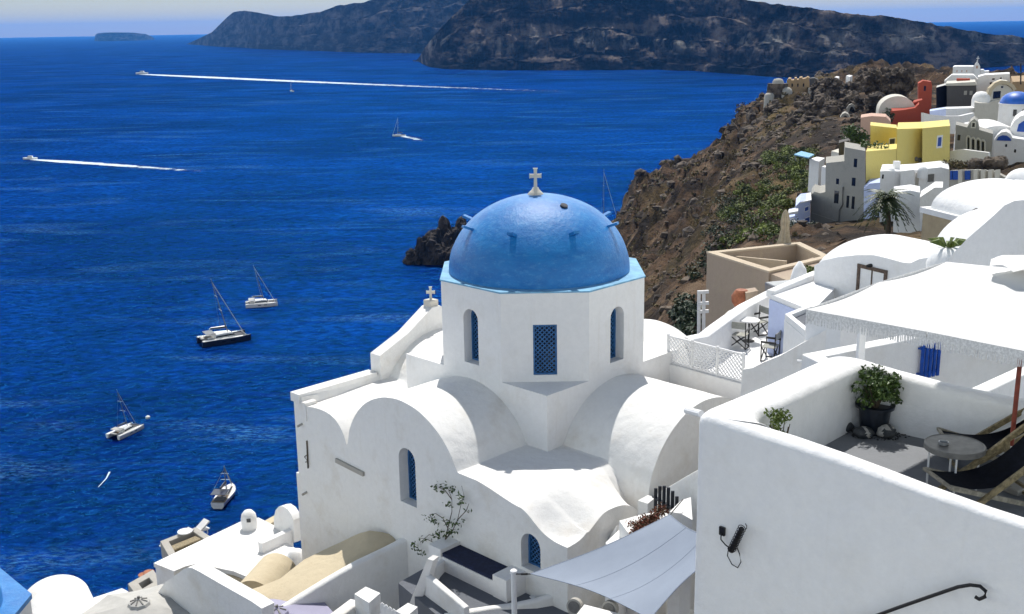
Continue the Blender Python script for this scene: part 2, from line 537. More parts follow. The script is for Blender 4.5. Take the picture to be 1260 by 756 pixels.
# ------------------------------------------------------------------ sea
def sea_material():
    m = bpy.data.materials.new('sea_water')
    nt, N, L, b = nodes_of(m)
    geo = N.new('ShaderNodeNewGeometry')
    def nz(scale, detail, sc=(1, 1, 1), rot=0.0, dist=0.0, rough=0.55):
        mp = N.new('ShaderNodeMapping'); mp.inputs['Scale'].default_value = sc
        mp.inputs['Rotation'].default_value = (0, 0, rot)
        L.new(geo.outputs['Position'], mp.inputs['Vector'])
        t = N.new('ShaderNodeTexNoise'); t.inputs['Scale'].default_value = scale
        t.inputs['Detail'].default_value = detail; t.inputs['Roughness'].default_value = rough
        t.inputs['Distortion'].default_value = dist
        L.new(mp.outputs['Vector'], t.inputs['Vector'])
        return t
    def ramp(src, lo, hi, a, c):
        r = N.new('ShaderNodeValToRGB')
        r.color_ramp.elements[0].position = lo; r.color_ramp.elements[1].position = hi
        r.color_ramp.elements[0].color = (*a, 1); r.color_ramp.elements[1].color = (*c, 1)
        L.new(src, r.inputs['Fac'])
        return r
    def mixc(f, a, c, mode='MIX'):
        mx = N.new('ShaderNodeMix'); mx.data_type = 'RGBA'; mx.blend_type = mode
        L.new(f, mx.inputs['Factor'])
        if isinstance(a, tuple): mx.inputs['A'].default_value = (*a, 1)
        else: L.new(a, mx.inputs['A'])
        if isinstance(c, tuple): mx.inputs['B'].default_value = (*c, 1)
        else: L.new(c, mx.inputs['B'])
        return mx
    big = nz(0.006, 4, (1, 1.6, 1), 0.5)
    body = ramp(big.outputs['Fac'], 0.38, 0.64, (0.0002, 0.0010, 0.052), (0.0006, 0.0125, 0.14))
    small = nz(0.22, 5, (1, 1.7, 1), 0.5)
    ripple = ramp(small.outputs['Fac'], 0.38, 0.66, (0.20, 0.25, 0.4), (1.8, 2.0, 1.6))
    mid = nz(0.035, 5, (1, 2.4, 1), 0.35, 0.4)
    midr = ramp(mid.outputs['Fac'], 0.34, 0.66, (0.55, 0.60, 0.72), (1.5, 1.45, 1.3))
    mul0 = N.new('ShaderNodeMix'); mul0.data_type = 'RGBA'; mul0.blend_type = 'MULTIPLY'
    mul0.inputs['Factor'].default_value = 1
    L.new(body.outputs['Color'], mul0.inputs['A']); L.new(midr.outputs['Color'], mul0.inputs['B'])
    mul = N.new('ShaderNodeMix'); mul.data_type = 'RGBA'; mul.blend_type = 'MULTIPLY'
    mul.inputs['Factor'].default_value = 1
    L.new(mul0.outputs['Result'], mul.inputs['A']); L.new(ripple.outputs['Color'], mul.inputs['B'])
    # streaks of thin foam the wind has drawn out
    st = nz(0.011, 4, (0.8, 3.2, 1), -0.40, 0.9)
    stm = ramp(st.outputs['Fac'], 0.55, 0.72, (0, 0, 0), (1, 1, 1))
    fl = nz(0.45, 4, (1, 2.2, 1), 0.3, 0.0, 0.7)
    flm = ramp(fl.outputs['Fac'], 0.46, 0.70, (0, 0, 0), (0.85, 0.85, 0.85))
    mm = N.new('ShaderNodeMath'); mm.operation = 'MULTIPLY'
    L.new(stm.outputs['Color'], mm.inputs[0]); L.new(flm.outputs['Color'], mm.inputs[1])
    c1 = mixc(mm.outputs['Value'], mul.outputs['Result'], (0.09, 0.22, 0.40))
    # small flecks of breaking crests, painted pale in place of sun sparkle
    cr = nz(0.42, 4, (1, 2.4, 1), 0.4, 0.0, 0.7)
    crm = ramp(cr.outputs['Fac'], 0.64, 0.74, (0, 0, 0), (0.6, 0.6, 0.6))
    c2 = mixc(crm.outputs['Color'], c1.outputs['Result'], (0.10, 0.24, 0.52))
    N.remove(b)
    out = [n for n in N if n.type == 'OUTPUT_MATERIAL'][0]
    w1 = nz(0.30, 6, (1, 1.8, 1), 0.45)
    w2 = nz(0.035, 3, (1, 2.0, 1), 0.35)
    ad = N.new('ShaderNodeMath'); ad.operation = 'MULTIPLY_ADD'
    L.new(w2.outputs['Fac'], ad.inputs[0]); ad.inputs[1].default_value = 2.5
    L.new(w1.outputs['Fac'], ad.inputs[2])
    bp = N.new('ShaderNodeBump'); bp.inputs['Strength'].default_value = 1.0; bp.inputs['Distance'].default_value = 1.6
    L.new(ad.outputs['Value'], bp.inputs['Height'])
    df = N.new('ShaderNodeBsdfDiffuse'); L.new(c2.outputs['Result'], df.inputs['Color'])
    gl = N.new('ShaderNodeBsdfGlossy'); gl.inputs['Color'].default_value = (0.02, 0.31, 1.0, 1); gl.inputs['Roughness'].default_value = 0.20
    L.new(bp.outputs['Normal'], gl.inputs['Normal']); L.new(bp.outputs['Normal'], df.inputs['Normal'])
    fr = N.new('ShaderNodeFresnel'); fr.inputs['IOR'].default_value = 1.25
    k = N.new('ShaderNodeMath'); k.operation = 'MULTIPLY'; k.inputs[1].default_value = 0.07; k.use_clamp = True
    L.new(fr.outputs['Fac'], k.inputs[0])
    ms = N.new('ShaderNodeMixShader')
    L.new(k.outputs['Value'], ms.inputs['Fac']); L.new(df.outputs['BSDF'], ms.inputs[1]); L.new(gl.outputs['BSDF'], ms.inputs[2])
    L.new(ms.outputs['Shader'], out.inputs['Surface'])
    MATS['sea_water'] = m
sea_material()
bm = NB()
ring = [0.0, 60, 200, 600, 1500, 4000, 10000, 20000, 40000]
prev = None
for r_ in ring:
    cur = [bm.verts.new((r_ * math.cos(2 * PI * k / 96), r_ * math.sin(2 * PI * k / 96), SEA)) for k in range(96)] if r_ else [bm.verts.new((0, 0, SEA))]
    if prev:
        for k in range(96):
            k2 = (k + 1) % 96
            if len(prev) == 1: bm.faces.new((prev[0], cur[k], cur[k2]))
            else: bm.faces.new((prev[k], cur[k], cur[k2], prev[k2]))
    prev = cur
tag(obj('sea', bm, 'sea_water'), kind='structure')

# ------------------------------------------------------------------ islands across the caldera
def cliff_material(name, dark, light, band, pale, hmin, hmax, pale_amt):
    m = bpy.data.materials.new(name)
    nt, N, L, b = nodes_of(m)
    b.inputs['Roughness'].default_value = 0.95
    b.inputs['Specular IOR Level'].default_value = 0.1
    geo = N.new('ShaderNodeNewGeometry')
    sep = N.new('ShaderNodeSeparateXYZ'); L.new(geo.outputs['Position'], sep.inputs['Vector'])
    def nz(scale, detail, sc=(1, 1, 1)):
        mp = N.new('ShaderNodeMapping'); mp.inputs['Scale'].default_value = sc
        L.new(geo.outputs['Position'], mp.inputs['Vector'])
        t = N.new('ShaderNodeTexNoise'); t.inputs['Scale'].default_value = scale; t.inputs['Detail'].default_value = detail
        t.inputs['Roughness'].default_value = 0.65
        L.new(mp.outputs['Vector'], t.inputs['Vector'])
        return t
    def ramp(src, stops):
        r = N.new('ShaderNodeValToRGB')
        e = r.color_ramp.elements
        while len(e) < len(stops): e.new(0.5)
        for i, (p, c) in enumerate(stops):
            e[i].position = p; e[i].color = (*c, 1)
        L.new(src, r.inputs['Fac'])
        return r
    n1 = nz(0.0075, 9, (1, 1, 3.4))
    base = ramp(n1.outputs['Fac'], [(0.45, dark), (0.52, band), (0.60, light)])
    n2 = nz(0.012, 6, (1, 1, 1.2))
    # ash band near the rim
    ma = N.new('ShaderNodeMapRange')
    ma.inputs['From Min'].default_value = hmin; ma.inputs['From Max'].default_value = hmax
    L.new(sep.outputs['Z'], ma.inputs['Value'])
    pm = ramp(ma.outputs['Result'], [(0.0, (0, 0, 0)), (0.4, (1, 1, 1)), (0.9, (0, 0, 0))])
    pn = ramp(n2.outputs['Fac'], [(0.48, (0, 0, 0)), (0.62, (pale_amt,) * 3)])
    mu = N.new('ShaderNodeMath'); mu.operation = 'MULTIPLY'
    L.new(pm.outputs['Color'], mu.inputs[0]); L.new(pn.outputs['Color'], mu.inputs[1])
    mx = N.new('ShaderNodeMix'); mx.data_type = 'RGBA'
    L.new(mu.outputs['Value'], mx.inputs['Factor']); L.new(base.outputs['Color'], mx.inputs['A'])
    mx.inputs['B'].default_value = (*pale, 1)
    L.new(mx.outputs['Result'], b.inputs['Base Color'])
    n3 = nz(0.05, 9, (1, 1, 2))
    bp = N.new('ShaderNodeBump'); bp.inputs['Strength'].default_value = 1.0; bp.inputs['Distance'].default_value = 14
    L.new(n3.outputs['Fac'], bp.inputs['Height']); L.new(bp.outputs['Normal'], b.inputs['Normal'])
    MATS[name] = m
cliff_material('island_near', (0.003, 0.004, 0.008), (0.15, 0.12, 0.10), (0.030, 0.026, 0.028), (0.42, 0.40, 0.36), -70, 20, 0.5)
cliff_material('island_far', (0.012, 0.013, 0.018), (0.09, 0.08, 0.08), (0.035, 0.034, 0.038), (0.22, 0.19, 0.17), -60, 150, 0.5)

def interp(tab, x):
    if x <= tab[0][0]: return tab[0][1:]
    for a, b in zip(tab, tab[1:]):
        if x <= b[0]:
            k = (x - a[0]) / (b[0] - a[0])
            return tuple(p + (q - p) * k for p, q in zip(a[1:], b[1:]))
    return tab[-1][1:]

def island(name, tab, m, ncol, seed, run=0.9, gully=0.20, back=1.6):
    bm = NB()
    x0, x1 = tab[0][0], tab[-1][0]
    NR = 69
    grid = []
    for i in range(ncol + 1):
        px = x0 + (x1 - x0) * i / ncol
        ys, yt = interp(tab, px)
        p0 = pz(px, ys, SEA)
        hz = py(px, yt, p0.y * 1.06).z - SEA
        hz = max(hz, 3.0)
        hz *= 1 + 0.05 * noise.fractal(Vector((px * 0.03, seed, 0)), 1.0, 2.0, 4)
        d = Vector((p0.x, p0.y, 0)).normalized()
        D = hz * run
        col = []
        for j in range(NR + 1):
            s = j / 45.0
            if s <= 1:
                # stepped strata: steep bands and talus
                g = noise.ridged_multi_fractal(Vector((px * 0.035, s * 1.2, seed)), 0.9, 2.1, 5, 1.0, 2.0)
                g2 = noise.fractal(Vector((px * 0.05, s * 9, seed + 9)), 0.8, 2.1, 5)
                st = s + 0.045 * math.sin(s * 21 + 2.2 * noise.noise(Vector((px * 0.02, 1.7, seed))))
                z = hz * min(1.0, max(0.0, st) ** 1.12) - (4 if s == 0 else 0)
                dist = D * s + hz * gully * (g - 1.1) * (1 - 0.7 * s) * (0.15 + min(1, s * 3)) + hz * 0.16 * g2
                dist = max(dist, -hz * 0.25 * s)
            else:
                u = (s - 1) / (NR / 45.0 - 1)
                z = hz * (1 - 1.04 * u ** 1.5) + hz * 0.05 * noise.fractal(Vector((px * 0.05, u * 4, seed + 3)), 1.0, 2.0, 4) * (1 - u)
                dist = D + hz * back * 4 * u
            p = Vector((p0.x, p0.y, SEA)) + d * dist
            p.z = SEA + z
            col.append(bm.verts.new(p))
        grid.append(col)
    for a, b in zip(grid, grid[1:]):
        for j in range(NR):
            bm.faces.new((a[j], b[j], b[j + 1], a[j + 1]))
    return tag(obj(name, bm, m, smooth=40), kind='structure')

island('island_hills', [(508, 75.5, 75), (515, 76, 70), (522, 80, 60), (530, 83, 50), (545, 85, 34), (560, 85.5, 18), (580, 86, 0), (620, 87, -14), (700, 87, -20), (800, 86, -16),
        (860, 88, -8), (900, 91, -2), (950, 95, 6), (1000, 97, 11), (1050, 97, 16), (1100, 95, 22), (1150, 90, 30), (1200, 84.5, 38), (1260, 80.5, 47), (1330, 76, 57), (1420, 72, 68)], 'island_near', 800, 3.3)
island('distant_island_hills', [(229, 54.6, 54.2), (236, 55, 51), (248, 56, 46), (262, 57, 40), (275, 58, 29), (290, 58.5, 17), (300, 59, 14.5), (312, 60, 15), (330, 61, 18.5), (360, 62, 20.5), (395, 63, 16), (415, 64, 9),
        (445, 65, 4), (470, 65.5, -5), (520, 66, -10), (580, 66, -16), (640, 66, -14), (700, 66, 0)], 'island_far', 420, 8.1)
island('islet_hills', [(116, 50.6, 50.2), (118, 50.8, 43), (122, 51, 41), (140, 50.8, 40), (165, 50.2, 40.2), (180, 49.6, 42), (188, 49, 45.5), (191, 48.8, 48.6)], 'island_far', 60, 5.5, run=0.6)

# ------------------------------------------------------------------ the headland
HR = [  # rows of plan points: near rows given in metres, far rows by sight line at a distance
    (4,   [(-40, -40), (-25, -24), (-10, -19), (0, -18), (15, -15), (40, -12), (90, -8)]),
    (25,  [(-60, -70), (-30, -30), (-15, -23), (-6, -20), (3, -17), (10, -14), (40, -10), (95, -6)]),
    (38,  [(-60, -80), (-28, -46), (-14, -34), (-6, -26), (3, -18), (10, -14.5), (25, -12), (95, -7)]),
    (52,  [(-60, -90), (-30, -64), (-12, -46), (-2, -32), (6, -21), (14, -17), (30, -14), (100, -8)]),
    (75,  'px', [(640, 600), (700, 540), (800, 420), (850, 395), (900, 370), (1000, 340), (1260, 300), (1700, 250)]),
    (110, 'px', [(660, 540), (720, 470), (795, 408), (850, 365), (905, 325), (985, 300), (1060, 283), (1260, 255), (1600, 215)]),
    (150, 'px', [(690, 470), (790, 395), (850, 345), (915, 292), (975, 262), (1050, 243), (1150, 222), (1260, 205), (1550, 180)]),
    (220, 'px', [(735, 385), (790, 345), (850, 290), (910, 237), (965, 190), (1020, 168), (1080, 155), (1260, 150), (1500, 130)]),
    (300, 'px', [(752, 312), (800, 272), (860, 228), (915, 175), (950, 155), (990, 140), (1040, 120), (1150, 118), (1260, 125), (1500, 110)]),
    (380, 'px', [(757, 290), (790, 245), (850, 204), (900, 170), (930, 140), (960, 128), (1000, 116), (1050, 100), (1100, 95), (1150, 97), (1260, 110), (1500, 110)]),
    (450, 'px', [(761, 272), (770, 252), (778, 238), (790, 222), (833, 209), (869, 191), (894, 177), (912, 160), (920, 146), (930, 134), (960, 121), (1000, 110), (1060, 95), (1140, 98), (1260, 115), (1500, 115)]),
    (520, 'px', [(768, 276), (790, 250), (850, 228), (900, 200), (930, 175), (1000, 140), (1060, 125), (1140, 118), (1260, 130), (1500, 130)]),
    (640, 'px', [(790, 262), (850, 246), (900, 236), (930, 220), (1000, 190), (1060, 175), (1140, 165), (1260, 165), (1500, 165)]),
]
rows = []
for r_ in HR:
    Y = r_[0]
    pts = [Vector((x, Y, z)) for x, z in r_[1]] if r_[1] != 'px' else [py(x, y, Y) for x, y in r_[2]]
    p = pts[0]
    drop = p.z + 104
    tn = 1.35 if Y < 400 else 2.6
    pts = [Vector((p.x - drop / tn, Y, -104)), Vector((p.x - drop * 0.45 / tn, Y, -104 + drop * 0.45))] + pts
    rows.append((Y, pts))

def row_at(pts, k):
    # parameter by plan length along x, weighted so that columns follow the points
    n = len(pts) - 1
    L_ = [0]
    for a, b in zip(pts, pts[1:]): L_.append(L_[-1] + (b - a).length ** 0.75)
    s = k * L_[-1]
    for i in range(n):
        if s <= L_[i + 1] or i == n - 1:
            q = (s - L_[i]) / max(1e-6, L_[i + 1] - L_[i])
            return pts[i].lerp(pts[i + 1], min(1, max(0, q)))

NCOL = 300
ROWS_Y = []
for (y0, a), (y1, b) in zip(rows, rows[1:]):
    steps = max(4, int((y1 - y0) / 2.6))
    for s in range(steps): ROWS_Y.append((y0 + (y1 - y0) * s / steps, a, b, s / steps))
ROWS_Y.append((rows[-1][0], rows[-1][1], rows[-1][1], 0))
H_PTS = []
bm = NB()
grid = []
for (Y, a, b, q) in ROWS_Y:
    line = []
    for i in range(NCOL + 1):
        k = i / NCOL
        p = row_at(a, k).lerp(row_at(b, k), q)
        p.y = Y
        amp = min(1.0, max(0.06, (Y - 55) / 60)) * (1.0 if p.z > -99 else 0.5)
        far = min(1.0, max(0.5, Y / 300))
        P3 = Vector((p.x, p.y, p.z))
        e = (noise.ridged_multi_fractal(Vector((P3.x * .020 + P3.z * .02, P3.y * .020, 5.0)), 0.9, 2.1, 4, 1.0, 2.0) - 1.1) * 4.0 + noise.fractal(P3 * 0.028, 0.9, 2.0, 4) * 4.5 + (noise.ridged_multi_fractal(P3 * 0.05, 0.9, 2.1, 6, 1.0, 2.0) - 1.0) * 4.2 + noise.fractal(P3 * 0.30, 0.7, 2.1, 5) * 1.3
        if p.x > 0.16 * Y + 14 and Y < 330: amp *= 0.35            # the built up shoulder is terraced smooth
        p.z += e * amp * far
        p.x += noise.fractal(P3 * 0.09 + Vector((7, 3, 1)), 0.8, 2.1, 4) * 2.2 * amp
        line.append(bm.verts.new(p))
    grid.append(line)
for a, b in zip(grid, grid[1:]):
    for i in range(NCOL):
        bm.faces.new((a[i], a[i + 1], b[i + 1], b[i]))
for line in grid:
    H_PTS.append([v.co.copy() for v in line])

def hill_material():
    m = bpy.data.materials.new('hill_ground')
    nt, N, L, b = nodes_of(m)
    b.inputs['Roughness'].default_value = 0.95
    b.inputs['Specular IOR Level'].default_value = 0.1
    geo = N.new('ShaderNodeNewGeometry')
    def nz(scale, detail, sc=(1, 1, 1), rough=0.65):
        mp = N.new('ShaderNodeMapping'); mp.inputs['Scale'].default_value = sc
        L.new(geo.outputs['Position'], mp.inputs['Vector'])
        t = N.new('ShaderNodeTexNoise'); t.inputs['Scale'].default_value = scale; t.inputs['Detail'].default_value = detail
        t.inputs['Roughness'].default_value = rough
        L.new(mp.outputs['Vector'], t.inputs['Vector'])
        return t
    def ramp(src, stops):
        r = N.new('ShaderNodeValToRGB')
        e = r.color_ramp.elements
        while len(e) < len(stops): e.new(0.5)
        for i, (p, c) in enumerate(stops):
            e[i].position = p; e[i].color = (*c, 1)
        L.new(src, r.inputs['Fac'])
        return r
    a = nz(0.10, 8)
    base = ramp(a.outputs['Fac'], [(0.34, (0.008, 0.006, 0.006)), (0.46, (0.035, 0.026, 0.020)), (0.57, (0.098, 0.062, 0.039)), (0.70, (0.21, 0.148, 0.098))])
    g = nz(0.035, 5)
    gm = ramp(g.outputs['Fac'], [(0.52, (0, 0, 0)), (0.66, (0.55, 0.55, 0.55))])
    mx = N.new('ShaderNodeMix'); mx.data_type = 'RGBA'
    L.new(gm.outputs['Color'], mx.inputs['Factor']); L.new(base.outputs['Color'], mx.inputs['A'])
    mx.inputs['B'].default_value = (0.14, 0.105, 0.04, 1)
    sp = nz(0.9, 4)
    sm = ramp(sp.outputs['Fac'], [(0.56, (0, 0, 0)), (0.62, (0.75, 0.75, 0.75))])
    mx2 = N.new('ShaderNodeMix'); mx2.data_type = 'RGBA'
    L.new(sm.outputs['Color'], mx2.inputs['Factor']); L.new(mx.outputs['Result'], mx2.inputs['A'])
    mx2.inputs['B'].default_value = (0.028, 0.024, 0.016, 1)
    L.new(mx2.outputs['Result'], b.inputs['Base Color'])
    d = nz(0.55, 8)
    bp = N.new('ShaderNodeBump'); bp.inputs['Strength'].default_value = 1.0; bp.inputs['Distance'].default_value = 1.1
    L.new(d.outputs['Fac'], bp.inputs['Height']); L.new(bp.outputs['Normal'], b.inputs['Normal'])
    MATS['hill_ground'] = m
hill_material()
hill = tag(obj('hillside', bm, 'hill_ground', smooth=50), kind='structure')

def hill_pick(rng, y0, y1, x0, x1):
    """a terrain point whose sight line falls in the given picture columns"""
    for _ in range(60):
        j = rng.randrange(len(H_PTS)); i = rng.randrange(NCOL)
        p = H_PTS[j][i]
        if not (y0 <= p.y <= y1) or p.z < -98: continue
        d = p.dot(_f); px = 630 + FPX * p.dot(_r) / d
        if x0 <= px <= x1: return p, px, 378 - FPX * p.dot(_u) / d
    return None

rg = random.Random(11)
bm = NB()
for k in range(1500):
    h = hill_pick(rg, 85, 450, 740, 1040)
    if not h: continue
    p = h[0]
    r_ = (0.28 + 0.95 * rg.random() ** 4) * min(2.0, max(0.7, p.y / 200))
    rockmesh(bm, p, r_, k, 1, 0.5, (rg.uniform(.8, 1.5), rg.uniform(.8, 1.4), rg.uniform(.6, 1.1)))
tag(obj('hillside_rocks', bm, 'rock_grey'), 'scattered grey and brown boulders on the steep slope', 'rocks', kind='stuff')
bm = NB()
def scrub_at(px, py_, spread, n, rr, zrange, size):
    got = 0
    for _ in range(n * 40):
        h = hill_pick(rg, zrange[0], zrange[1], px - spread, px + spread)
        if h is None or abs(h[2] - py_) > spread * 0.8: continue
        p = h[0]
        s = rr * rg.uniform(.6, 1.4)
        leaves(bm, p + Vector((0, 0, s * .3)), (s * 1.2, s * 1.2, s * .6), 110, size)
        got += 1
        if got >= n: break
for (px_, py_, sp_, n_) in [(965, 208, 22, 46), (925, 240, 18, 34), (985, 200, 18, 34), (905, 262, 14, 20), (960, 250, 22, 44), (905, 300, 12, 10), (990, 225, 16, 26), (945, 285, 18, 24)]:
    scrub_at(px_, py_, sp_, n_, 1.25, (90, 260), 0.42)
tag(obj('scrub', bm, 'scrub'), 'green scrub growing on the slope below the grey house', 'scrub', kind='stuff')
bm = NB()
for k in range(700):
    h = hill_pick(rg, 80, 420, 745, 1010)
    if not h: continue
    s = rg.uniform(.4, 1.1) * max(.8, h[0].y / 180)
    leaves(bm, h[0] + Vector((0, 0, s * .2)), (s, s, s * .5), 22, 0.4 * max(1, h[0].y / 160))
tag(obj('dry_scrub', bm, 'dry_scrub'), 'dry low bushes scattered over the brown slope', 'scrub', kind='stuff')
bm = NB()
for (px_, py_, sp_, n_) in [(845, 385, 14, 16), (868, 340, 14, 12), (840, 410, 12, 14), (905, 262, 16, 16), (885, 300, 16, 16)]:
    got = 0
    for _ in range(n_ * 60):
        h = hill_pick(rg, 62, 230, px_ - sp_, px_ + sp_)
        if h is None or abs(h[2] - py_) > sp_: continue
        s = 0.9 * rg.uniform(.6, 1.5) * max(.7, h[0].y / 120)
        leaves(bm, h[0] + Vector((0, 0, s * .4)), (s * 1.2, s * 1.2, s * .9), 80, 0.4)
        got += 1
        if got >= n_: break
tag(obj('dark_scrub', bm, 'leaf_dark'), 'dark bushes in the gully beside the beige house', 'scrub', kind='stuff')

# haze: a closed box of thin air round everything below the sky
def haze(density):
    m = bpy.data.materials.new('haze')
    m.use_nodes = True
    nt = m.node_tree
    nt.nodes.clear()
    o = nt.nodes.new('ShaderNodeOutputMaterial')
    v = nt.nodes.new('ShaderNodeVolumePrincipled')
    v.inputs['Color'].default_value = (0.09, 0.36, 1.0, 1)
    v.inputs['Density'].default_value = density
    v.inputs['Anisotropy'].default_value = 0.2
    nt.links.new(v.outputs['Volume'], o.inputs['Volume'])
    MATS['haze'] = m
    bm = NB()
    box(bm, (0, 0, 120), (82000, 82000, 456))
    tag(obj('haze', bm, 'haze'), kind='stuff')
haze(3.2e-5)

# dark sea rock off the point
t = thing('sea_rock', 'black craggy rock rising from the sea left of the blue dome', 'rock', pz(535, 330, SEA))
bm = NB()
c = pz(540, 322, SEA)
for (dx, dy, r_, h, sd) in [(0, 0, 9.5, 12, 1), (4, 2, 8, 17, 2), (-5, -1, 6, 12, 3), (9, 4, 8, 17, 4), (3, -4, 7, 9, 5), (-11, -3, 5, 6, 6), (15, 0, 8, 15, 7), (-2, 3, 7, 14, 8), (20, 1, 6, 9, 9), (7, -3, 7, 11, 10)]:
    rockmesh(bm, c + Vector((dx, dy, h * .25)), 1.0, sd, 4, 0.34, (r_ * .8, r_ * .8, h * .72))
obj('crag', bm, 'rock_dark', t)
bm = NB()
rockmesh(bm, pz(509, 321, SEA) + Vector((0, 0, 0.2)), 1.0, 22, 3, 0.4, (4.6, 3.2, 1.1))
obj('shelf', bm, 'rock_grey', t)
# ------------------------------------------------------------------ the blue domed church
CC = Vector((0.84, 30.0, 0))
TU = Vector((0.70711, -0.70711, 0))     # along the wall, towards the right and nearer
TV = Vector((0.70711, 0.70711, 0))      # away from the wall, towards the right and farther
UA, UB, VA, VB = -4.9, 5.62, -5.19, 5.3

def cw(u, v, z):
    return CC + TU * u + TV * v + Vector((0, 0, z))

def church_window(parent, c, nrm, w, h, arched=True, depth=0.3, bars=0.085):
    """blue frame, dark pane and diagonal lattice set back in an opening; c = middle of the sill on the wall face"""
    n = Vector(nrm).normalized(); s = Vector((-n.y, n.x, 0)); up = Vector((0, 0, 1))
    p0 = c - n * depth
    def outline(w_, h_, k=10):
        if not arched: return [(-w_ / 2, 0), (w_ / 2, 0), (w_ / 2, h_), (-w_ / 2, h_)]
        r = w_ / 2
        return [(-r, 0), (r, 0)] + [(r * math.cos(PI * i / k), h_ - r + r * math.sin(PI * i / k)) for i in range(k + 1)]
    bm = NB()
    fw = 0.05
    o = outline(w, h); i_ = [(x * (1 - 2 * fw / w), fw + y * (1 - 2 * fw / h)) for x, y in o]
    k = len(o)
    vo = [[bm.verts.new(p0 + s * x + up * y + n * d) for x, y in o] for d in (0.0, 0.06)]
    vi = [[bm.verts.new(p0 + s * x + up * y + n * d) for x, y in i_] for d in (0.0, 0.06)]
    for j in range(k):
        j2 = (j + 1) % k
        bm.faces.new((vo[1][j], vo[1][j2], vi[1][j2], vi[1][j]))
        bm.faces.new((vo[0][j], vo[0][j2], vo[1][j2], vo[1][j]))
        bm.faces.new((vi[0][j], vi[0][j2], vi[1][j2], vi[1][j]))
    f = obj('window', bm, 'blue_lattice', parent)
    bm = NB()
    extrude(bm, [p0 + s * x + up * y + n * -0.03 for x, y in o], n * 0.02)
    obj('pane', bm, 'dark_glass', f)
    bm = NB()
    def clip(a, b):
        # keep the stretch of the bar that lies inside the opening
        ts = [q / 60 for q in range(61)]
        def inside(x, y):
            if abs(x) > w / 2 - fw or y < fw: return False
            if not arched: return y < h - fw
            r = w / 2
            return y < h - r or math.hypot(x, y - (h - r)) < r - fw
        good = [t for t in ts if inside(a[0] + (b[0] - a[0]) * t, a[1] + (b[1] - a[1]) * t)]
        if len(good) < 3: return None
        t0, t1 = good[0], good[-1]
        return (a[0] + (b[0] - a[0]) * t0, a[1] + (b[1] - a[1]) * t0), (a[0] + (b[0] - a[0]) * t1, a[1] + (b[1] - a[1]) * t1)
    m = int((w + h) / bars) + 1
    for q in range(-m, m):
        for sg in (1, -1):
            a = (-w / 2, q * bars * 1.4); b = (w / 2, q * bars * 1.4 + sg * w)
            r_ = clip(a, b)
            if r_:
                (x0, y0), (x1, y1) = r_
                bar(bm, p0 + s * x0 + up * y0 + n * (0.02 + 0.008 * sg), p0 + s * x1 + up * y1 + n * (0.02 + 0.008 * sg), 0.014, 0.026)
    obj('lattice', bm, 'blue_lattice', f)
    return f

def opening(c, nrm, w, h, arched, depth, flare=0.0):
    """the hole for such a window"""
    n = Vector(nrm).normalized(); s = Vector((-n.y, n.x, 0)); up = Vector((0, 0, 1))
    bm = NB()
    r = w / 2
    o = [(-r, 0), (r, 0)] + ([(r * math.cos(PI * i / 12), h - r + r * math.sin(PI * i / 12)) for i in range(13)] if arched else [(r, h), (-r, h)])
    a = [bm.verts.new(c + s * x * (1 + flare) + up * (y * (1 + flare * .4) - 0.0) + n * 0.3) for x, y in o]
    b = [bm.verts.new(c + s * x + up * y - n * (depth + 0.005)) for x, y in o]
    k = len(o)
    bm.faces.new(a); bm.faces.new(b[::-1])
    for i in range(k): bm.faces.new((a[i], b[i], b[(i + 1) % k], a[(i + 1) % k]))
    return bm

church = thing('church', 'white church with a big sky blue dome on an eight sided drum', 'church', cw(0, 0, -18))

def sm(a, b, x):
    t = max(0.0, min(1.0, (x - a) / (b - a)))
    return t * t * (3 - 2 * t)

EDGE_A = [(-4.9, -10.12), (-4.55, -10.14), (-4.45, -10.40), (-4.0, -10.36)]
def prof_a(u):       # the scalloped top of the long wall
    if u < -4.5: return -10.1
    if u < -2.3:
        x = (u + 3.49) / 1.06
        if u < -3.49: x *= 0.55
        return -11.28 + 1.04 * math.sqrt(max(0, 1 - min(1, abs(x)) ** 2.2))
    if u < 4.2: return -10.52 - 0.24 * sm(2.6, 4.2, u)
    return -10.76 - 0.52 * sm(4.1, 5.55, u)
def prof_b(v):       # and of the short wall on the right
    if v > 2.3: return -10.5
    if v > -4.5:
        x = (v + 3.75) / 1.25
        return -11.75 + 0.9 * (max(0, 1 - min(1, abs(x)) ** 2.3)) ** (1 / 2.0) if v > -3.75 else -11.20 + 0.35 * sm(-5.0, -3.75, v)
    return -11.28 + 0.33 * sm(-5.1, -4.3, v) - 0.0
def smax(a, b, k=0.10):
    h = max(0.0, min(1.0, 0.5 + 0.5 * (a - b) / k))
    return b + (a - b) * h + k * h * (1 - h)
def arm(x, c=-11.25, a=2.3, h=2.10):
    return c + h * math.sqrt(max(0.0, 1 - (x / a) ** 2)) if abs(x) < a else -99
def roof(u, v):
    left = -10.30 + 0.05 * math.sin(u * 2.1 + v)
    wa = 1 - sm(0.0, 2.1, v - VA)
    if u < -2.0:
        base = left + wa * (prof_a(u) - left)
        if u < -4.55: base = max(base, -10.1)
    elif v < 0:
        wa = 1 - sm(0.0, 1.3, v - VA); wb = 1 - sm(0.0, 1.5, UB - u)
        base = -10.5 + wa * (prof_a(max(u, 2.0)) + 10.5) + wb * (prof_b(v) + 10.5) - wa * wb * (max(prof_a(max(u, 2.0)), prof_b(v)) + 10.5)
    else:
        base = -10.5
    z = base
    if v < 0.2: z = smax(z, arm(u + 0.14))
    if u > -0.2: z = smax(z, arm(v))
    if u < 0.2: z = smax(z, arm(v))
    if v > -0.2: z = smax(z, arm(u))
    return z

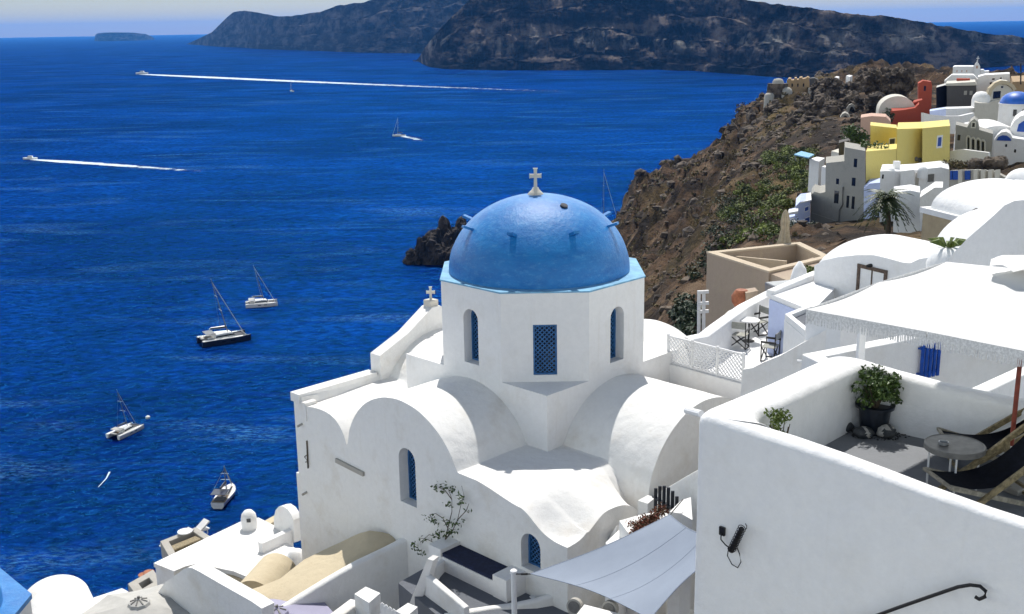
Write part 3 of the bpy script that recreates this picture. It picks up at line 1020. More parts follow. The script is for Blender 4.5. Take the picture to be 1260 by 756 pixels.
NU, NV = 190, 190
bm = NB()
g = []
for i in range(NU + 1):
    u = UA + (UB - UA) * i / NU
    g.append([])
    for j in range(NV + 1):
        v = VA + (VB - VA) * j / NV
        z = roof(u, v) + 0.012 * noise.fractal(Vector((u * 1.3, v * 1.3, 4)), 1.0, 2.0, 3)
        g[i].append(bm.verts.new(cw(u, v, z)))
for i in range(NU):
    for j in range(NV):
        bm.faces.new((g[i][j], g[i + 1][j], g[i + 1][j + 1], g[i][j + 1]))
rim = [g[i][0] for i in range(NU)] + [g[NU][j] for j in range(NV)] + [g[i][NV] for i in range(NU, 0, -1)] + [g[0][j] for j in range(NV, 0, -1)]
low = [bm.verts.new((v.co.x, v.co.y, -19.0)) for v in rim]
n_ = len(rim)
for k in range(n_):
    bm.faces.new((rim[k], low[k], low[(k + 1) % n_], rim[(k + 1) % n_]))
bm.faces.new(low)
nave = obj('nave', bm, 'white', church, smooth=32)
church_nave_off = OFF[church.name]
def cut_part(o, bm):
    bmesh.ops.translate(bm, verts=bm.verts[:], vec=-OFF[o.name] + OFF[o.name])
    cut(o, bm)
W1 = cw(0.10, VA, -11.95)
cut(nave, opening(W1, -TV, 0.66, 1.55, True, 0.42))
W2 = cw(4.48, VA, -12.25)
cut(nave, opening(W2, -TV, 0.62, 0.92, True, 0.40))
nave.data.materials.clear(); nave.data.materials.append(MATS['white'])
for p in nave.data.polygons: p.use_smooth = True
nave.data.set_sharp_from_angle(angle=R(32))
church_window(church, W1, -TV, 0.66, 1.55, True, 0.36)
church_window(church, W2, -TV, 0.62, 0.92, True, 0.30)

# ledge and rain spouts on the long wall
bm = NB()
extrude(bm, [cw(-2.95, VA + .02, -11.50), cw(-1.72, VA + .02, -11.56), cw(-1.72, VA + .02, -11.68), cw(-2.95, VA + .02, -11.62)], -TV * 0.09)
obj('ledge', bm, 'concrete', church)
for u, z in ((-4.55, -10.9), (-4.55, -13.0)):
    bm = NB(); tube(bm, cw(u, VA + .03, z), cw(u, VA - .16, z - .04), .035); obj('spout', bm, 'concrete', church)
bm = NB()
bar(bm, cw(-4.33, VA - .03, -11.35), cw(-4.36, VA - .03, -12.2), .03, .03)
tubepath(bm, [cw(-4.30, VA - .05, -11.75), cw(-4.42, VA - .08, -11.85), cw(-4.28, VA - .08, -11.95), cw(-4.42, VA - .05, -12.02)], .02)
obj('wall_bracket', bm, 'bark', church)
# the square stub under the drum
bm = NB()
prism(bm, [cw(-2.75, -2.75, -9.0), cw(2.75, -2.75, -9.0), cw(2.75, 2.75, -9.0), cw(-2.75, 2.75, -9.0)], zb=-11.6)
soften(bm, 0.03, 2)
obj('drum_base', bm, 'white_wall', church, smooth=40)

def octa(r_in, z, ctr=CC):
    k = r_in / math.cos(PI / 8)
    return [Vector((ctr.x + k * math.cos(PI / 8 + PI / 4 * i), ctr.y + k * math.sin(PI / 8 + PI / 4 * i), z)) for i in range(8)]
drum_z0, drum_z1 = -9.001, -6.62
bm = NB()
prism(bm, octa(2.747, drum_z1), zb=drum_z0)
drum = obj('drum', bm, 'white_wall', church)
dw = []
for k in range(8):
    a = -PI / 2 + PI / 4 * k
    n = Vector((math.cos(a), math.sin(a), 0))
    c = CC + n * 2.747 + Vector((0, 0, -8.82 if k % 2 == 0 else -8.72))
    w, h, ar = (0.62, 1.36, False) if k == 0 else (0.56, 1.50, True)
    dw.append((c, n, w, h, ar))
    cut(drum, opening(c, n, w, h, ar, 0.40 if k else 0.16))
drum.data.materials.clear(); drum.data.materials.append(MATS['white_wall'])
for c, n, w, h, ar in dw:
    church_window(church, c, n, w, h, ar, 0.34 if ar else 0.10)
bm = NB()
prism(bm, octa(2.775, -6.58), zb=-6.619)
soften(bm, 0.015, 2)
obj('drum_rim', bm, 'ledge_blue', church)
# dome
DC = CC + Vector((-0.06, 0, 0))
DR, DH, DZ = 2.52, 2.08, -6.579
bm = NB()
prof = [(DR, 0.0)] + [(DR * math.cos(PI / 2 * k / 36), 0.02 + DH * math.sin(PI / 2 * k / 36)) for k in range(36)] + [(0, 0.02 + DH)]
lathe(bm, prof, DC + Vector((0, 0, DZ)), 96)
for v in bm.verts:
    q = v.co - DC
    d = Vector((q.x, q.y, 0))
    if d.length > 0.05:
        v.co += d.normalized() * 0.022 * noise.fractal(Vector((q.x, q.y, q.z)) * 0.9, 1.0, 2.0, 4)
dome = obj('dome', bm, 'dome_blue', church, smooth=60)
for k in range(8):
    a = -PI / 2 + PI / 8 + PI / 4 * k + 0.03
    rr = 2.02
    z = DZ + .02 + DH * math.sqrt(1 - (rr / DR) ** 2)
    d = Vector((math.cos(a), math.sin(a), 0))
    bm = NB()
    bar(bm, DC + d * (rr - .10) + Vector((0, 0, z + .0)), DC + d * (rr + .24) + Vector((0, 0, z + .13)), .17, .07)
    obj('step', bm, 'dome_blue', dome)
bm = NB()
a = -PI / 2 + 0.62
rr = 1.12
p = DC + Vector((rr * math.cos(a), rr * math.sin(a), DZ + .02 + DH * math.sqrt(1 - (rr / DR) ** 2)))
nn = Vector((math.cos(a) * .45, math.sin(a) * .45, .9)).normalized()
tube(bm, p - nn * .05, p + nn * .05, .11, .10, 16)
tube(bm, p + nn * .045, p + nn * .056, .07, .07, 16)
obj('vent', bm, 'navy_paint', dome)

def cross_mesh(bm, c, h, w, th, n=Vector((0, -1, 0))):
    s = Vector((-n.y, n.x, 0)); up = Vector((0, 0, 1))
    a = th / 2; y = h * 0.62; e = w / 2
    k = th * .32
    pts = [(-a, 0), (a, 0), (a * .8, y - a), (e - k, y - a), (e, y - a - k * .5), (e, y + a + k * .5), (e - k, y + a), (a * .8, y + a), (a * .9, h - k), (a + k * .5, h), (-a - k * .5, h), (-a * .9, h - k), (-a * .8, y + a), (-e + k, y + a), (-e, y + a + k * .5), (-e, y - a - k * .5), (-e + k, y - a), (-a * .8, y - a)]
    extrude(bm, [c + s * x + up * yy + n * (th / 2) for x, yy in pts], -n * th)
apex = DC + Vector((-.08, 0, DZ + DH))
bm = NB()
lathe(bm, [(.23, -.05), (.22, .03), (.15, .10), (.10, .15), (.08, .20), (0, .21)], apex, 18)
mound = obj('finial', bm, 'stone_white', church, smooth=50)
bm = NB(); cross_mesh(bm, apex + Vector((0, 0, .17)), .56, .33, .10); soften(bm, .012, 1)
obj('cross', bm, 'stone_white', mound)

# gable over the far left arm, with its cross
bm = NB()
gp = [(-2.36, -10.4), (-2.36, -9.50), (-1.25, -9.05), (-0.24, -8.42), (0.1, -8.42), (1.2, -9.0), (2.4, -9.55), (2.4, -10.4)]
extrude(bm, [cw(UA - .02, v, z) for v, z in gp], TU * 0.46)
soften(bm, 0.05, 3, 40)
gb = obj('gable', bm, 'white', church, smooth=40)
bm = NB()
box(bm, cw(UA + .2, -.07, -8.36), (.34, .34, .26), PI / 4)
cross_mesh(bm, cw(UA + .2, -.07, -8.28), .46, .27, .08)
soften(bm, .015, 1)
obj('cross', bm, 'stone_white', gb)
# coping and corner post at the left end of the long wall
bm = NB()
prism(bm, [cw(-4.97, VA - .05, -10.02), cw(-4.55, VA - .05, -10.02), cw(-4.55, -2.42, -10.02), cw(-4.97, -2.42, -10.02)], zb=-10.28)
soften(bm, .03, 2)
obj('coping', bm, 'white', church)
bm = NB()
prism(bm, [cw(-4.62, VA - .03, -10.22), cw(-4.28, VA - .03, -10.22), cw(-4.28, VA + .36, -10.22), cw(-4.62, VA + .36, -10.22)], zb=-10.75)
soften(bm, .03, 2)
obj('corner_post', bm, 'white', church)
bm = NB()
prism(bm, [cw(-5.18, VA + .1, -12.6), cw(-4.88, VA + .1, -12.6), cw(-4.88, VA + 1.5, -12.6), cw(-5.18, VA + 1.5, -12.6)], zb=-17)
soften(bm, .03, 2)
obj('buttress', bm, 'white_wall', church)
# ------------------------------------------------------------------ the near terrace
ZF = -5.2
ZT = -4.32
def V3(p, z): return Vector((p.x, p.y, z))
at_ = V3
oL = pz(853, 508, ZT)                    # left corner, outer
dB = Vector((.67, -.742, 0)).normalized()  # along the near side, to the right
dA = Vector((.70, .714, 0)).normalized()   # along the left side, away
dC = Vector((.776, -.63, 0)).normalized()  # along the far side, to the right
nf = Vector((.742, .67, 0))
oF = oL + dB * 4.0
iB = Vector((4.60, 13.68, 0))            # far corner, inner
nA = Vector((dA.y, -dA.x, 0))            # inwards from the left wall
nc = Vector((-.63, -.776, 0)).normalized()   # inwards from the far wall
def meet(p, d, q, e):
    den = d.x * e.y - d.y * e.x
    k = ((q.x - p.x) * e.y - (q.y - p.y) * e.x) / den
    return p + d * k
TF, TA, TC = .30, .46, .32
iA = iB - dA * 0.0
iL = meet(oL + nf * TF, dB, iB, dA)
oB = meet(oL, dA, iB - nc * TC, dC)
TA = abs((iB - oL).dot(nA))
oR2 = oB + dC * 5.5
oF2 = oL + dB * 6.5
ter = thing('terrace', 'white walled roof terrace with rounded parapet in the lower right corner', 'terrace', V3((oL + oR2) / 2, -12))
pairs = []
for t_, z_, w_ in ((6.5, -4.45, .20), (5.2, -4.44, .20), (4.2, -4.43, .21), (3.4, -4.42, .22), (2.8, -4.40, .24), (2.3, -4.37, .26), (1.8, -4.34, .28), (1.2, ZT, TF), (.6, ZT, TF)): pairs.append((oL + dB * t_, oL + dB * t_ + nf * w_, z_))
for k in range(9):
    q = k / 8
    def bez(c, da, db, ra, rb):
        a_ = c + da * ra; b_ = c + db * rb
        return (a_ * (1 - q) + c * q) * (1 - q) + (c * (1 - q) + b_ * q) * q
    pairs.append((bez(oL, dB, dA, .22, .22), bez(iL, dB, dA, .38, .45), ZT + .01))
L_l = (iB - iL).length
for f in (.45, .75): pairs.append((oL.lerp(oB, f), iL.lerp(iB, f), ZT))
for k in range(7):
    q = k / 6
    pairs.append((bez(oB, -dA, dC, .3, .3), bez(iB, -dA, dC, .25, .25), ZT - .05 * q))
for t_, z_ in ((.9, -4.42), (1.6, -4.47), (2.4, -4.5), (5.5, -4.5)): pairs.append((oB + dC * t_, oB + dC * t_ + nc * TC, z_))
path = [Vector(((o_.x + i_.x) / 2, (o_.y + i_.y) / 2, z_)) for o_, i_, z_ in pairs]
ths = [(Vector((o_.x, o_.y, 0)) - Vector((i_.x, i_.y, 0))).length for o_, i_, z_ in pairs]
bm = NB()
rings = []
for o_, i_, z_ in pairs:
    o_ = Vector((o_.x, o_.y, z_)); i_ = Vector((i_.x, i_.y, z_))
    w_ = (i_ - o_).length; r_ = min(.17, w_ * .42); dn = (i_ - o_).normalized()
    z_ += .010 * noise.noise(o_ * 1.3)
    ring = [at_(o_, -12.5)] + [at_(o_ + dn * (r_ - r_ * math.cos(a)), z_ - r_ * .8 + r_ * .8 * math.sin(a)) for a in [PI / 2 * k / 5 for k in range(6)]]
    ring += [at_(i_ - dn * (r_ - r_ * math.cos(a)), z_ - r_ * .8 + r_ * .8 * math.sin(a)) for a in [PI / 2 * k / 5 for k in range(5, -1, -1)]] + [at_(i_, -12.5)]
    rings.append([bm.verts.new(p) for p in ring])
for a, b in zip(rings, rings[1:]):
    for j in range(len(a) - 1): bm.faces.new((a[j], a[j + 1], b[j + 1], b[j]))
    bm.faces.new((a[-1], a[0], b[0], b[-1]))
bm.faces.new(rings[0][::-1]); bm.faces.new(rings[-1])
obj('parapet', bm, 'white_clean', ter, smooth=50)
bm = NB()
fl = [oL + dB * .1 + dA * .1, oF2 + dA * .1, oR2 - dC * .05, oB - dA * .1]
fl = [Vector((oL.x, oL.y, ZF)) + (p - oL) for p in fl]
prism(bm, [Vector((p.x, p.y, ZF)) for p in fl], 0.3)
obj('floor', bm, 'terrace_floor', ter)
bm = NB()
tube(bm, pz(845, 505, -4.55), pz(858, 512, -4.5) + Vector((.06, .06, 0)), .045)
obj('spout', bm, 'white_clean', ter)

# lamp bracket and handrail on the outer wall
def on_front(x, y, out=0.0):
    return pv(x, y, oL, oF) - nf * out
t = thing('wall_lamp', 'black spiral wire lamp fixed to the outer terrace wall', 'lamp', on_front(905, 670))
bm = NB()
box(bm, on_front(890, 653, .02), (.07, .03, .10), math.atan2(dB.y, dB.x))
obj('junction_box', bm, 'black_metal', t)
bm = NB()
pts = [on_front(890, 655, .04), on_front(891, 662, .06), on_front(897, 668, .07), on_front(902, 671, .08)]
tubepath(bm, pts, .008)
pts = [on_front(902, 671, .08), on_front(899, 682, .06), on_front(904, 693, .05), on_front(911, 697, .05), on_front(915, 690, .05), on_front(914, 680, .06), on_front(911, 672, .06)]
tubepath(bm, pts, .006)
obj('cable', bm, 'black_metal', t)
bm = NB()
a = on_front(903, 676, .05); b = on_front(922, 646, .14)
tube(bm, a, b, .035, .03, 12)
for k in range(9):
    q = k / 8
    c = a.lerp(b, q); d = (b - a).normalized().orthogonal().normalized()
    e = (b - a).normalized().cross(d)
    tubepath(bm, [c + (d * math.cos(w) + e * math.sin(w)) * .045 + (b - a) * (w / 50) for w in [i * .7 for i in range(10)]], .005, 5)
obj('lamp_body', bm, 'black_metal', t)
t = thing('handrail', 'dark curved iron handrail fixed to the terrace wall by the stairs', 'handrail', on_front(1180, 735))
bm = NB()
pts = [on_front(*p, .10) for p in ((1030, 778), (1075, 757), (1110, 744), (1150, 730), (1185, 718), (1200, 715.5), (1212, 717), (1219, 723), (1218, 730), (1211, 733), (1206, 730))]
tubepath(bm, pts, .018, 8)
obj('rail', bm, 'black_metal', t, smooth=60)
for p in ((1090, 751), (1165, 724.5)):
    bm = NB(); bar(bm, on_front(*p, .10), on_front(p[0], p[1] + 3, -.02), .016); obj('bracket', bm, 'black_metal', t)
# stair parapet peeping in at the lower right
bm = NB()
a = pz(1213, 757, -5.9); b = pz(1300, 722, -5.9)
wall(bm, [a + (a - b).normalized() * .6, a, b], .26, -12.4, .8)
tag(obj('stair_wall', bm, 'white_clean', smooth=50), 'bit of white stair wall in the very lower right corner', 'wall')

# ------------------------------------------------------------------ things on the terrace
# parasol
ub = pz(1240, 592, ZF)
para = thing('parasol', 'big white fringed parasol with red wooden pole over the near terrace', 'parasol', ub)
apx = Vector((ub.x, ub.y, py(1240, 333, ub.y).z))
rimz = -3.12
cA = pz(993, 381, rimz); cB = pz(1128, 404, rimz + .02)
rad = ((cA - V3(ub, rimz)).length + (cB - V3(ub, rimz)).length) / 2
a0 = math.atan2(cA.y - ub.y, cA.x - ub.x); a1 = math.atan2(cB.y - ub.y, cB.x - ub.x)
NS = 8
crn = []
for k in range(8):                        # square canopy on eight ribs: corners and middles of the sides
    an = a0 + PI / 4 * k
    L_ = (cA - V3(ub, rimz)).length
    crn.append(V3(ub, rimz) + Vector((math.cos(an), math.sin(an), 0)) * (L_ if k % 2 == 0 else L_ * .735))
crn[0] = cA
crn[1] = cB.lerp(crn[1], .3)
bm = NB()
K = 10
for k in range(NS):
    A_, B_ = crn[k], crn[(k + 1) % NS]
    g = []
    for i in range(K + 1):
        row = []
        for j in range(i + 1):
            q = j / i if i else 0
            e = A_.lerp(B_, q)
            f = i / K
            p = apx.lerp(e, f)
            p.z -= 0.06 * math.sin(PI * q) * f * (1 - .35 * f)
            row.append(bm.verts.new(p))
        g.append(row)
    for i in range(K):
        for j in range(i + 1):
            bm.faces.new((g[i][j], g[i + 1][j], g[i + 1][j + 1]))
            if j < i: bm.faces.new((g[i][j], g[i + 1][j + 1], g[i][j + 1]))
bmesh.ops.remove_doubles(bm, verts=bm.verts[:], dist=.001)
bmesh.ops.recalc_face_normals(bm, faces=bm.faces[:])
ex = bmesh.ops.solidify(bm, geom=bm.faces[:], thickness=.006)
obj('canopy', bm, 'canvas', para, smooth=25)
bm = NB()
for k in range(NS):
    A_, B_ = crn[k], crn[(k + 1) % NS]
    n = int((B_ - A_).length / 0.018)
    out = Vector(((A_ + B_).x / 2 - ub.x, (A_ + B_).y / 2 - ub.y, 0)).normalized()
    # plain hem then hanging threads
    prism(bm, [A_ + out * .004, B_ + out * .004, B_ + out * .010, A_ + out * .010], .08)
    for i in range(n):
        q = (i + .5) / n
        p = A_.lerp(B_, q) + out * (.007 + random.uniform(-.004, .004)); w = (B_ - A_).normalized() * .0075
        l = .165 + random.uniform(-.012, .010)
        sw = (B_ - A_).normalized() * random.uniform(-.012, .012)
        vs = [bm.verts.new(x) for x in (p - w - Vector((0, 0, .08)), p + w - Vector((0, 0, .08)), p + w * .7 + sw - Vector((0, 0, l)), p - w * .7 + sw - Vector((0, 0, l)))]
        bm.faces.new(vs)
obj('fringe', bm, 'fringe', para)
bm = NB()                                  # vent flap on the crown
for k in range(NS):
    a_ = a0 + 2 * PI * k / NS; b_ = a0 + 2 * PI * (k + 1) / NS
    g = []
    for i in range(5):
        f = i / 4
        g.append([])
        for j in range(5):
            q = j / 4
            an = a_ + (b_ - a_) * q
            r_ = .44 * f * (1 - .10 * math.sin(PI * q))
            g[i].append(bm.verts.new(apx + Vector((math.cos(an) * r_, math.sin(an) * r_, .17 - .12 * f + .045 * math.sin(PI * q) * f))))
    for i in range(4):
        for j in range(4):
            bm.faces.new((g[i][j], g[i + 1][j], g[i + 1][j + 1], g[i][j + 1]))
bmesh.ops.remove_doubles(bm, verts=bm.verts[:], dist=.002)
obj('vent_flap', bm, 'canvas', para, smooth=40)
bm = NB(); tube(bm, ub + Vector((0, 0, .42)), apx, .027, None, 14); obj('pole', bm, 'red_pole', para, smooth=50)
bm = NB(); lathe(bm, [(.03, .14), (.055, .17), (.05, .24), (.02, .27), (0, .28)], apx, 14); obj('finial', bm, 'brown_wood', para, smooth=50)
bm = NB(); tube(bm, ub + Vector((0, 0, .05)), ub + Vector((0, 0, .44)), .04, None, 14); obj('sleeve', bm, 'white_clean', para, smooth=50)
bm = NB(); box(bm, ub + Vector((.02, -.02, .035)), (.62, .62, .07), .55); soften(bm, .012, 1); obj('base_plate', bm, 'concrete', para)
bm = NB()
for k in range(NS):
    bar(bm, apx - Vector((0, 0, .09)), crn[k] + Vector((0, 0, -.05)), .02, .03)
obj('rib_frame', bm, 'wood', para)

# pot with a bushy shrub, stones round it
pc = pz(1077, 530, ZF) + nc * .07
pot = thing('potted_shrub', 'bushy green shrub in a round dark blue pot in the terrace corner', 'potted plant', pc)
bm = NB()
lathe(bm, [(.15, 0), (.17, .02), (.185, .16), (.20, .30), (.205, .34), (.245, .345), (.25, .385), (.215, .39), (.205, .35), (0, .34)], pc, 30)
obj('pot', bm, 'pot_blue', pot, smooth=45)
bm = NB()
rg = random.Random(3)
for k in range(14):
    a = rg.uniform(0, 2 * PI); r_ = rg.uniform(.05, .2)
    tubepath(bm, [pc + Vector((0.03 * math.cos(a), .03 * math.sin(a), .33)), pc + Vector((math.cos(a) * r_ * .6, math.sin(a) * r_ * .6, .5)), pc + Vector((math.cos(a) * r_ * 1.2, math.sin(a) * r_ * 1.2, .68))], [.012, .009, .005], 5)
obj('stems', bm, 'bark', pot)
bm = NB()
for k in range(44):
    a = rg.uniform(0, 2 * PI); r_ = .27 * rg.random() ** .6; zz = rg.uniform(.46, .80)
    r_ *= 1.0 if zz < .68 else .75
    leaves(bm, pc + Vector((math.cos(a) * r_, math.sin(a) * r_, zz)), (.12, .12, .09), 46, .062, .55, rg, 0.0)
obj('foliage', bm, 'leaf', pot)
rs = [((1040, 528), .13, (1.15, .8, .62), 'plain dark oval'), ((1066, 536), .115, (1.1, .9, .72), 'white veined'), ((1093, 535), .115, (1.05, .95, .8), 'grey speckled, white topped'), ((1103, 522), .15, (.8, .8, 1.0), 'tall dark')]
names = ['dark oval stone left of the blue pot by the wall', 'grey stone with white vein in front of blue pot, left one', 'grey stone with white face in front of blue pot, right one', 'tall black stone behind right of the blue pot']
for i, ((x, y), r_, sq, _) in enumerate(rs):
    p = pz(x, y, ZF) + nc * .10
    bm = NB()
    rockmesh(bm, p + Vector((0, 0, r_ * sq[2] * .85)), r_, 40 + i, 3, 0.12, sq)
    if i in (1, 2):
        for f in bm.faces:
            cc = f.calc_center_median() - p
            if (i == 1 and abs(cc.x + cc.z * .4 - .06) < .022 and cc.y < 0) or (i == 2 and noise.noise(cc * 9) > .12 and cc.y < .03):
                f.material_index = 1
    tag(obj('beach_stone', bm, ['sea_stone', 'stone_vein'], smooth=60), names[i], 'stone', 'stones round the blue pot')
bm = NB()
for k in range(170):
    a = rg.uniform(PI * .9, PI * 2.15); r_ = rg.uniform(.22, .40)
    p = pc + Vector((math.cos(a) * r_ * 1.1 + .05, math.sin(a) * r_ * .8, .008))
    rockmesh(bm, p, rg.uniform(.007, .016), k, 1, .2, (1, 1, .6))
tag(obj('pebbles', bm, 'sea_stone'), 'small dark pebbles strewn before the blue pot', 'pebbles', kind='stuff')

# little plant by the near parapet
pc2 = V3(iL + dB * .26 + dA * .30, ZF)
t = thing('small_plant', 'small yellow green plant peeping over the near parapet', 'plant', pc2)
bm = NB()
topz = py(955, 508, pc2.y).z
for k in range(7):
    a = k * .9
    tubepath(bm, [pc2, pc2 + Vector((.05 * math.cos(a), .05 * math.sin(a), (topz - ZF) * .5)), pc2 + Vector((.11 * math.cos(a), .11 * math.sin(a), (topz - ZF) * .85))], [.01, .008, .005], 5)
obj('stems', bm, 'bark', t)
bm = NB()
for k in range(11):
    a = rg.uniform(0, 2 * PI); r_ = rg.uniform(.0, .15)
    leaves(bm, pc2 + Vector((math.cos(a) * r_, math.sin(a) * r_, (topz - ZF) * rg.uniform(.68, .98))), (.08, .08, .06), 30, .06, .5, rg, 0)
obj('foliage', bm, 'leaf_bright', t)
bm = NB(); lathe(bm, [(.10, 0), (.14, .22), (.15, .24), (.12, .24), (0, .2)], pc2, 20); obj('pot', bm, 'terracotta', t, smooth=50)

# round table and ash tray
tc = pz(1175, 547, ZF + .55); tc.z = ZF
tr = (pz(1211, 547, ZF + .55) - pz(1138, 547, ZF + .55)).length / 2
tbl = thing('round_table', 'round grey terrace table between the two deckchairs', 'table', tc)
bm = NB(); lathe(bm, [(tr - .03, .49), (tr, .495), (tr, .548), (tr - .012, .556), (tr - .02, .549), (0, .549)], tc, 48); obj('table_top', bm, 'table_grey', tbl, smooth=40)
for k in range(4):
    a = PI / 4 + PI / 2 * k + .5
    bm = NB(); bar(bm, tc + Vector((math.cos(a) * tr * .8, math.sin(a) * tr * .8, 0)), tc + Vector((math.cos(a) * tr * .8, math.sin(a) * tr * .8, .495)), .018); obj('leg', bm, 'white_clean', tbl)
bm = NB()
ac = tc + Vector((-.13, .0, .551))
lathe(bm, [(.05, 0), (.055, .005), (.055, .035), (.045, .038), (.04, .012), (0, .012)], ac, 20)
tag(obj('ashtray', bm, 'grey_metal', smooth=40), 'small round metal ashtray on the grey table', 'ashtray')

# deckchairs
def deckchair(label):
    root = thing('deckchair', label, 'deckchair', group='folding deckchairs on the near terrace')
    w = .29
    top = (-.74, .90); lowf = (.52, .02)          # long frame: from the floor in front to the headrest
    seat_f = (.64, .36); seat_r = (-.50, .02)     # seat frame: from the floor behind to the front rail
    for s in (-1, 1):
        bm = NB(); bar(bm, (lowf[0], s * w, lowf[1]), (top[0], s * w, top[1]), .038, .06); obj('side_rail', bm, 'wood', root)
        bm = NB(); bar(bm, (seat_r[0], s * (w - .035), seat_r[1]), (seat_f[0], s * (w - .035), seat_f[1]), .034, .052); obj('seat_rail', bm, 'pale_wood', root)
        bm = NB(); bar(bm, (-.36, s * (w + .03), .63), (-.42, s * (w + .03), .045), .034, .05); obj('prop', bm, 'wood', root)
    for (x, z, m, l) in ((top[0], top[1], 'wood', w), (seat_f[0], seat_f[1], 'pale_wood', w), (lowf[0], lowf[1] + .02, 'wood', w), (seat_r[0], seat_r[1] + .02, 'wood', w), (-.37, .2, 'wood', w)):
        bm = NB(); bar(bm, (x, -l, z), (x, l, z), .032, .032); obj('crossbar', bm, m, root)
    bm = NB()
    n = 16
    prof = []
    for i in range(n + 1):
        q = i / n
        p = Vector((top[0], 0, top[1])).lerp(Vector((seat_f[0], 0, seat_f[1])), q)
        sag = .40 * math.sin(PI * q ** 1.1)
        prof.append((p.x - sag * .18, p.z - sag * .62))
    a = [[bm.verts.new((x, s * .245, z)) for s in (-1, -.5, 0, .5, 1)] for x, z in prof]
    for i in range(n):
        for j in range(4): bm.faces.new((a[i][j], a[i][j + 1], a[i + 1][j + 1], a[i + 1][j]))
    bmesh.ops.solidify(bm, geom=bm.faces[:], thickness=.008)
    obj('sling', bm, 'navy_fabric', root, smooth=60)
    return root
dc = deckchair('navy deckchair nearest the parapet, in front of the parasol pole')
p = pz(1205, 622, ZF); dc.location = (ub.x - .48, ub.y - .62, ZF); dc.rotation_euler = (0, 0, PI + .16)
dc2 = dup(dc, (ub.x + .06, ub.y + .42, ZF), PI - .12, 'navy deckchair behind the round table against the back wall')
# ------------------------------------------------------------------ white houses between the church and the near terrace
def at(p, z): return Vector((p.x, p.y, z))

def block(name, px, Yref, zb, m, label=None, cat='house', w=.03, parent=None, smooth=None, part=None):
    """flat roofed block: roof outline by sight lines, its height set by the distance of the first corner"""
    z = py(px[0][0], px[0][1], Yref).z
    top = [pz(x, y, z) for x, y in px]
    bm = NB()
    prism(bm, top, zb=zb)
    if w: soften(bm, w, 2)
    o = obj(name, bm, m, parent, smooth)
    if label: tag(o, label, cat)
    return o, top

def pane_on(parent, A, B, x0, y0, x1, y1, frame='white_clean', pane='dark_glass', name='window', fw=.07, mull=0):
    """window standing proud on the plane A-B, given by picture corners"""
    P = [pv(x0, y0, A, B), pv(x1, y0, A, B), pv(x1, y1, A, B), pv(x0, y1, A, B)]
    t = (P[1] - P[0]); t.z = 0; w = t.length; t.normalize()
    zc0 = (P[2].z + P[3].z) / 2; zc1 = (P[0].z + P[1].z) / 2
    n = -away(A, B)
    c = P[0]
    bm = NB()
    def rect(a0, a1, z0, z1, d0, d1):
        extrude(bm, [at(c + t * a + n * d0, z) for a, z in ((a0, z0), (a1, z0), (a1, z1), (a0, z1))], n * (d1 - d0))
    if frame:
        rect(-fw, w + fw, zc1, zc1 + fw, -.02, .05); rect(-fw, w + fw, zc0 - fw, zc0, -.02, .07)
        rect(-fw, 0, zc0, zc1, -.02, .045); rect(w, w + fw, zc0, zc1, -.02, .045)
        for k in range(mull): rect(w * (k + 1) / (mull + 1) - .02, w * (k + 1) / (mull + 1) + .02, zc0, zc1, -.02, .035)
        f = obj(name, bm, frame, parent)
        bm = NB(); rect(0, w, zc0, zc1, -.03, .012)
        obj('pane', bm, pane, f)
    else:
        rect(0, w, zc0, zc1, -.03, .015)
        f = obj(name, bm, pane, parent)
    return f

# walkway beyond the right arm of the church
zw = -10.62
bm = NB()
prism(bm, [pz(785, 470, zw), pz(815, 440, zw), pz(900, 446, zw), pz(1010, 470, zw), pz(960, 560, zw), pz(860, 560, zw)], 1.2)
tag(obj('path', bm, 'concrete'), kind='structure')
# low wall that carries the lattice fence, and the fence
zfb = -9.35
fa = pz(822, 446, zfb); fb = pz(914, 471, zfb)
bm = NB()
wall(bm, [fa + (fa - fb) * .03, fb + (fb - fa) * .25], .22, -11, .2)
tag(obj('fence_wall', bm, 'white_wall', smooth=40), 'low white wall under the white lattice fence by the church', 'wall')
fence = thing('lattice_fence', 'white diamond lattice fence between church and small chair terrace', 'fence', at(fa, zfb))
fd = (fb - fa); fd.z = 0; fl_ = fd.length; fd.normalize(); fh = .78
bm = NB()
for k in range(4):
    p = fa + fd * (fl_ * k / 3)
    bm2 = NB(); box(bm2, at(p, zfb + fh / 2 + .03), (.06, .06, fh + .06), math.atan2(fd.y, fd.x)); obj('post', bm2, 'white_clean', fence)
for k in range(3):
    bm = NB()
    p0 = fa + fd * (fl_ * k / 3 + .035); pw = fl_ / 3 - .07
    for z in (zfb + .03, zfb + fh): bar(bm, at(p0, z), at(p0 + fd * pw, z), .05, .05)
    st = .125
    n = int((pw + fh) / st) + 1
    for i in range(-n, n):
        for sg in (1, -1):
            # line z = i*st + sg*x clipped to the panel
            pts = []
            for x in [q * pw / 40 for q in range(41)]:
                z = i * st + sg * x
                if 0.04 <= z <= fh - .02: pts.append((x, z))
            if len(pts) > 2:
                a, b = pts[0], pts[-1]
                nn_ = Vector((-fd.y, fd.x, 0)) * .006 * sg
                bar(bm, at(p0 + fd * a[0] + nn_, zfb + a[1]), at(p0 + fd * b[0] + nn_, zfb + b[1]), .042, .012)
    obj('lattice_panel', bm, 'white_clean', fence)
bm = NB()
pts = [pz(822, 436, -9.3), pz(824, 452, -9.7), pz(836, 466, -10.2), pz(850, 473, -10.5), pz(872, 482, -10.55)]
tubepath(bm, [p - Vector((0, .25, 0)) for p in pts], .02)
tag(obj('cable', bm, 'black_metal'), 'dark cable hanging down the wall below the lattice fence', 'cable')

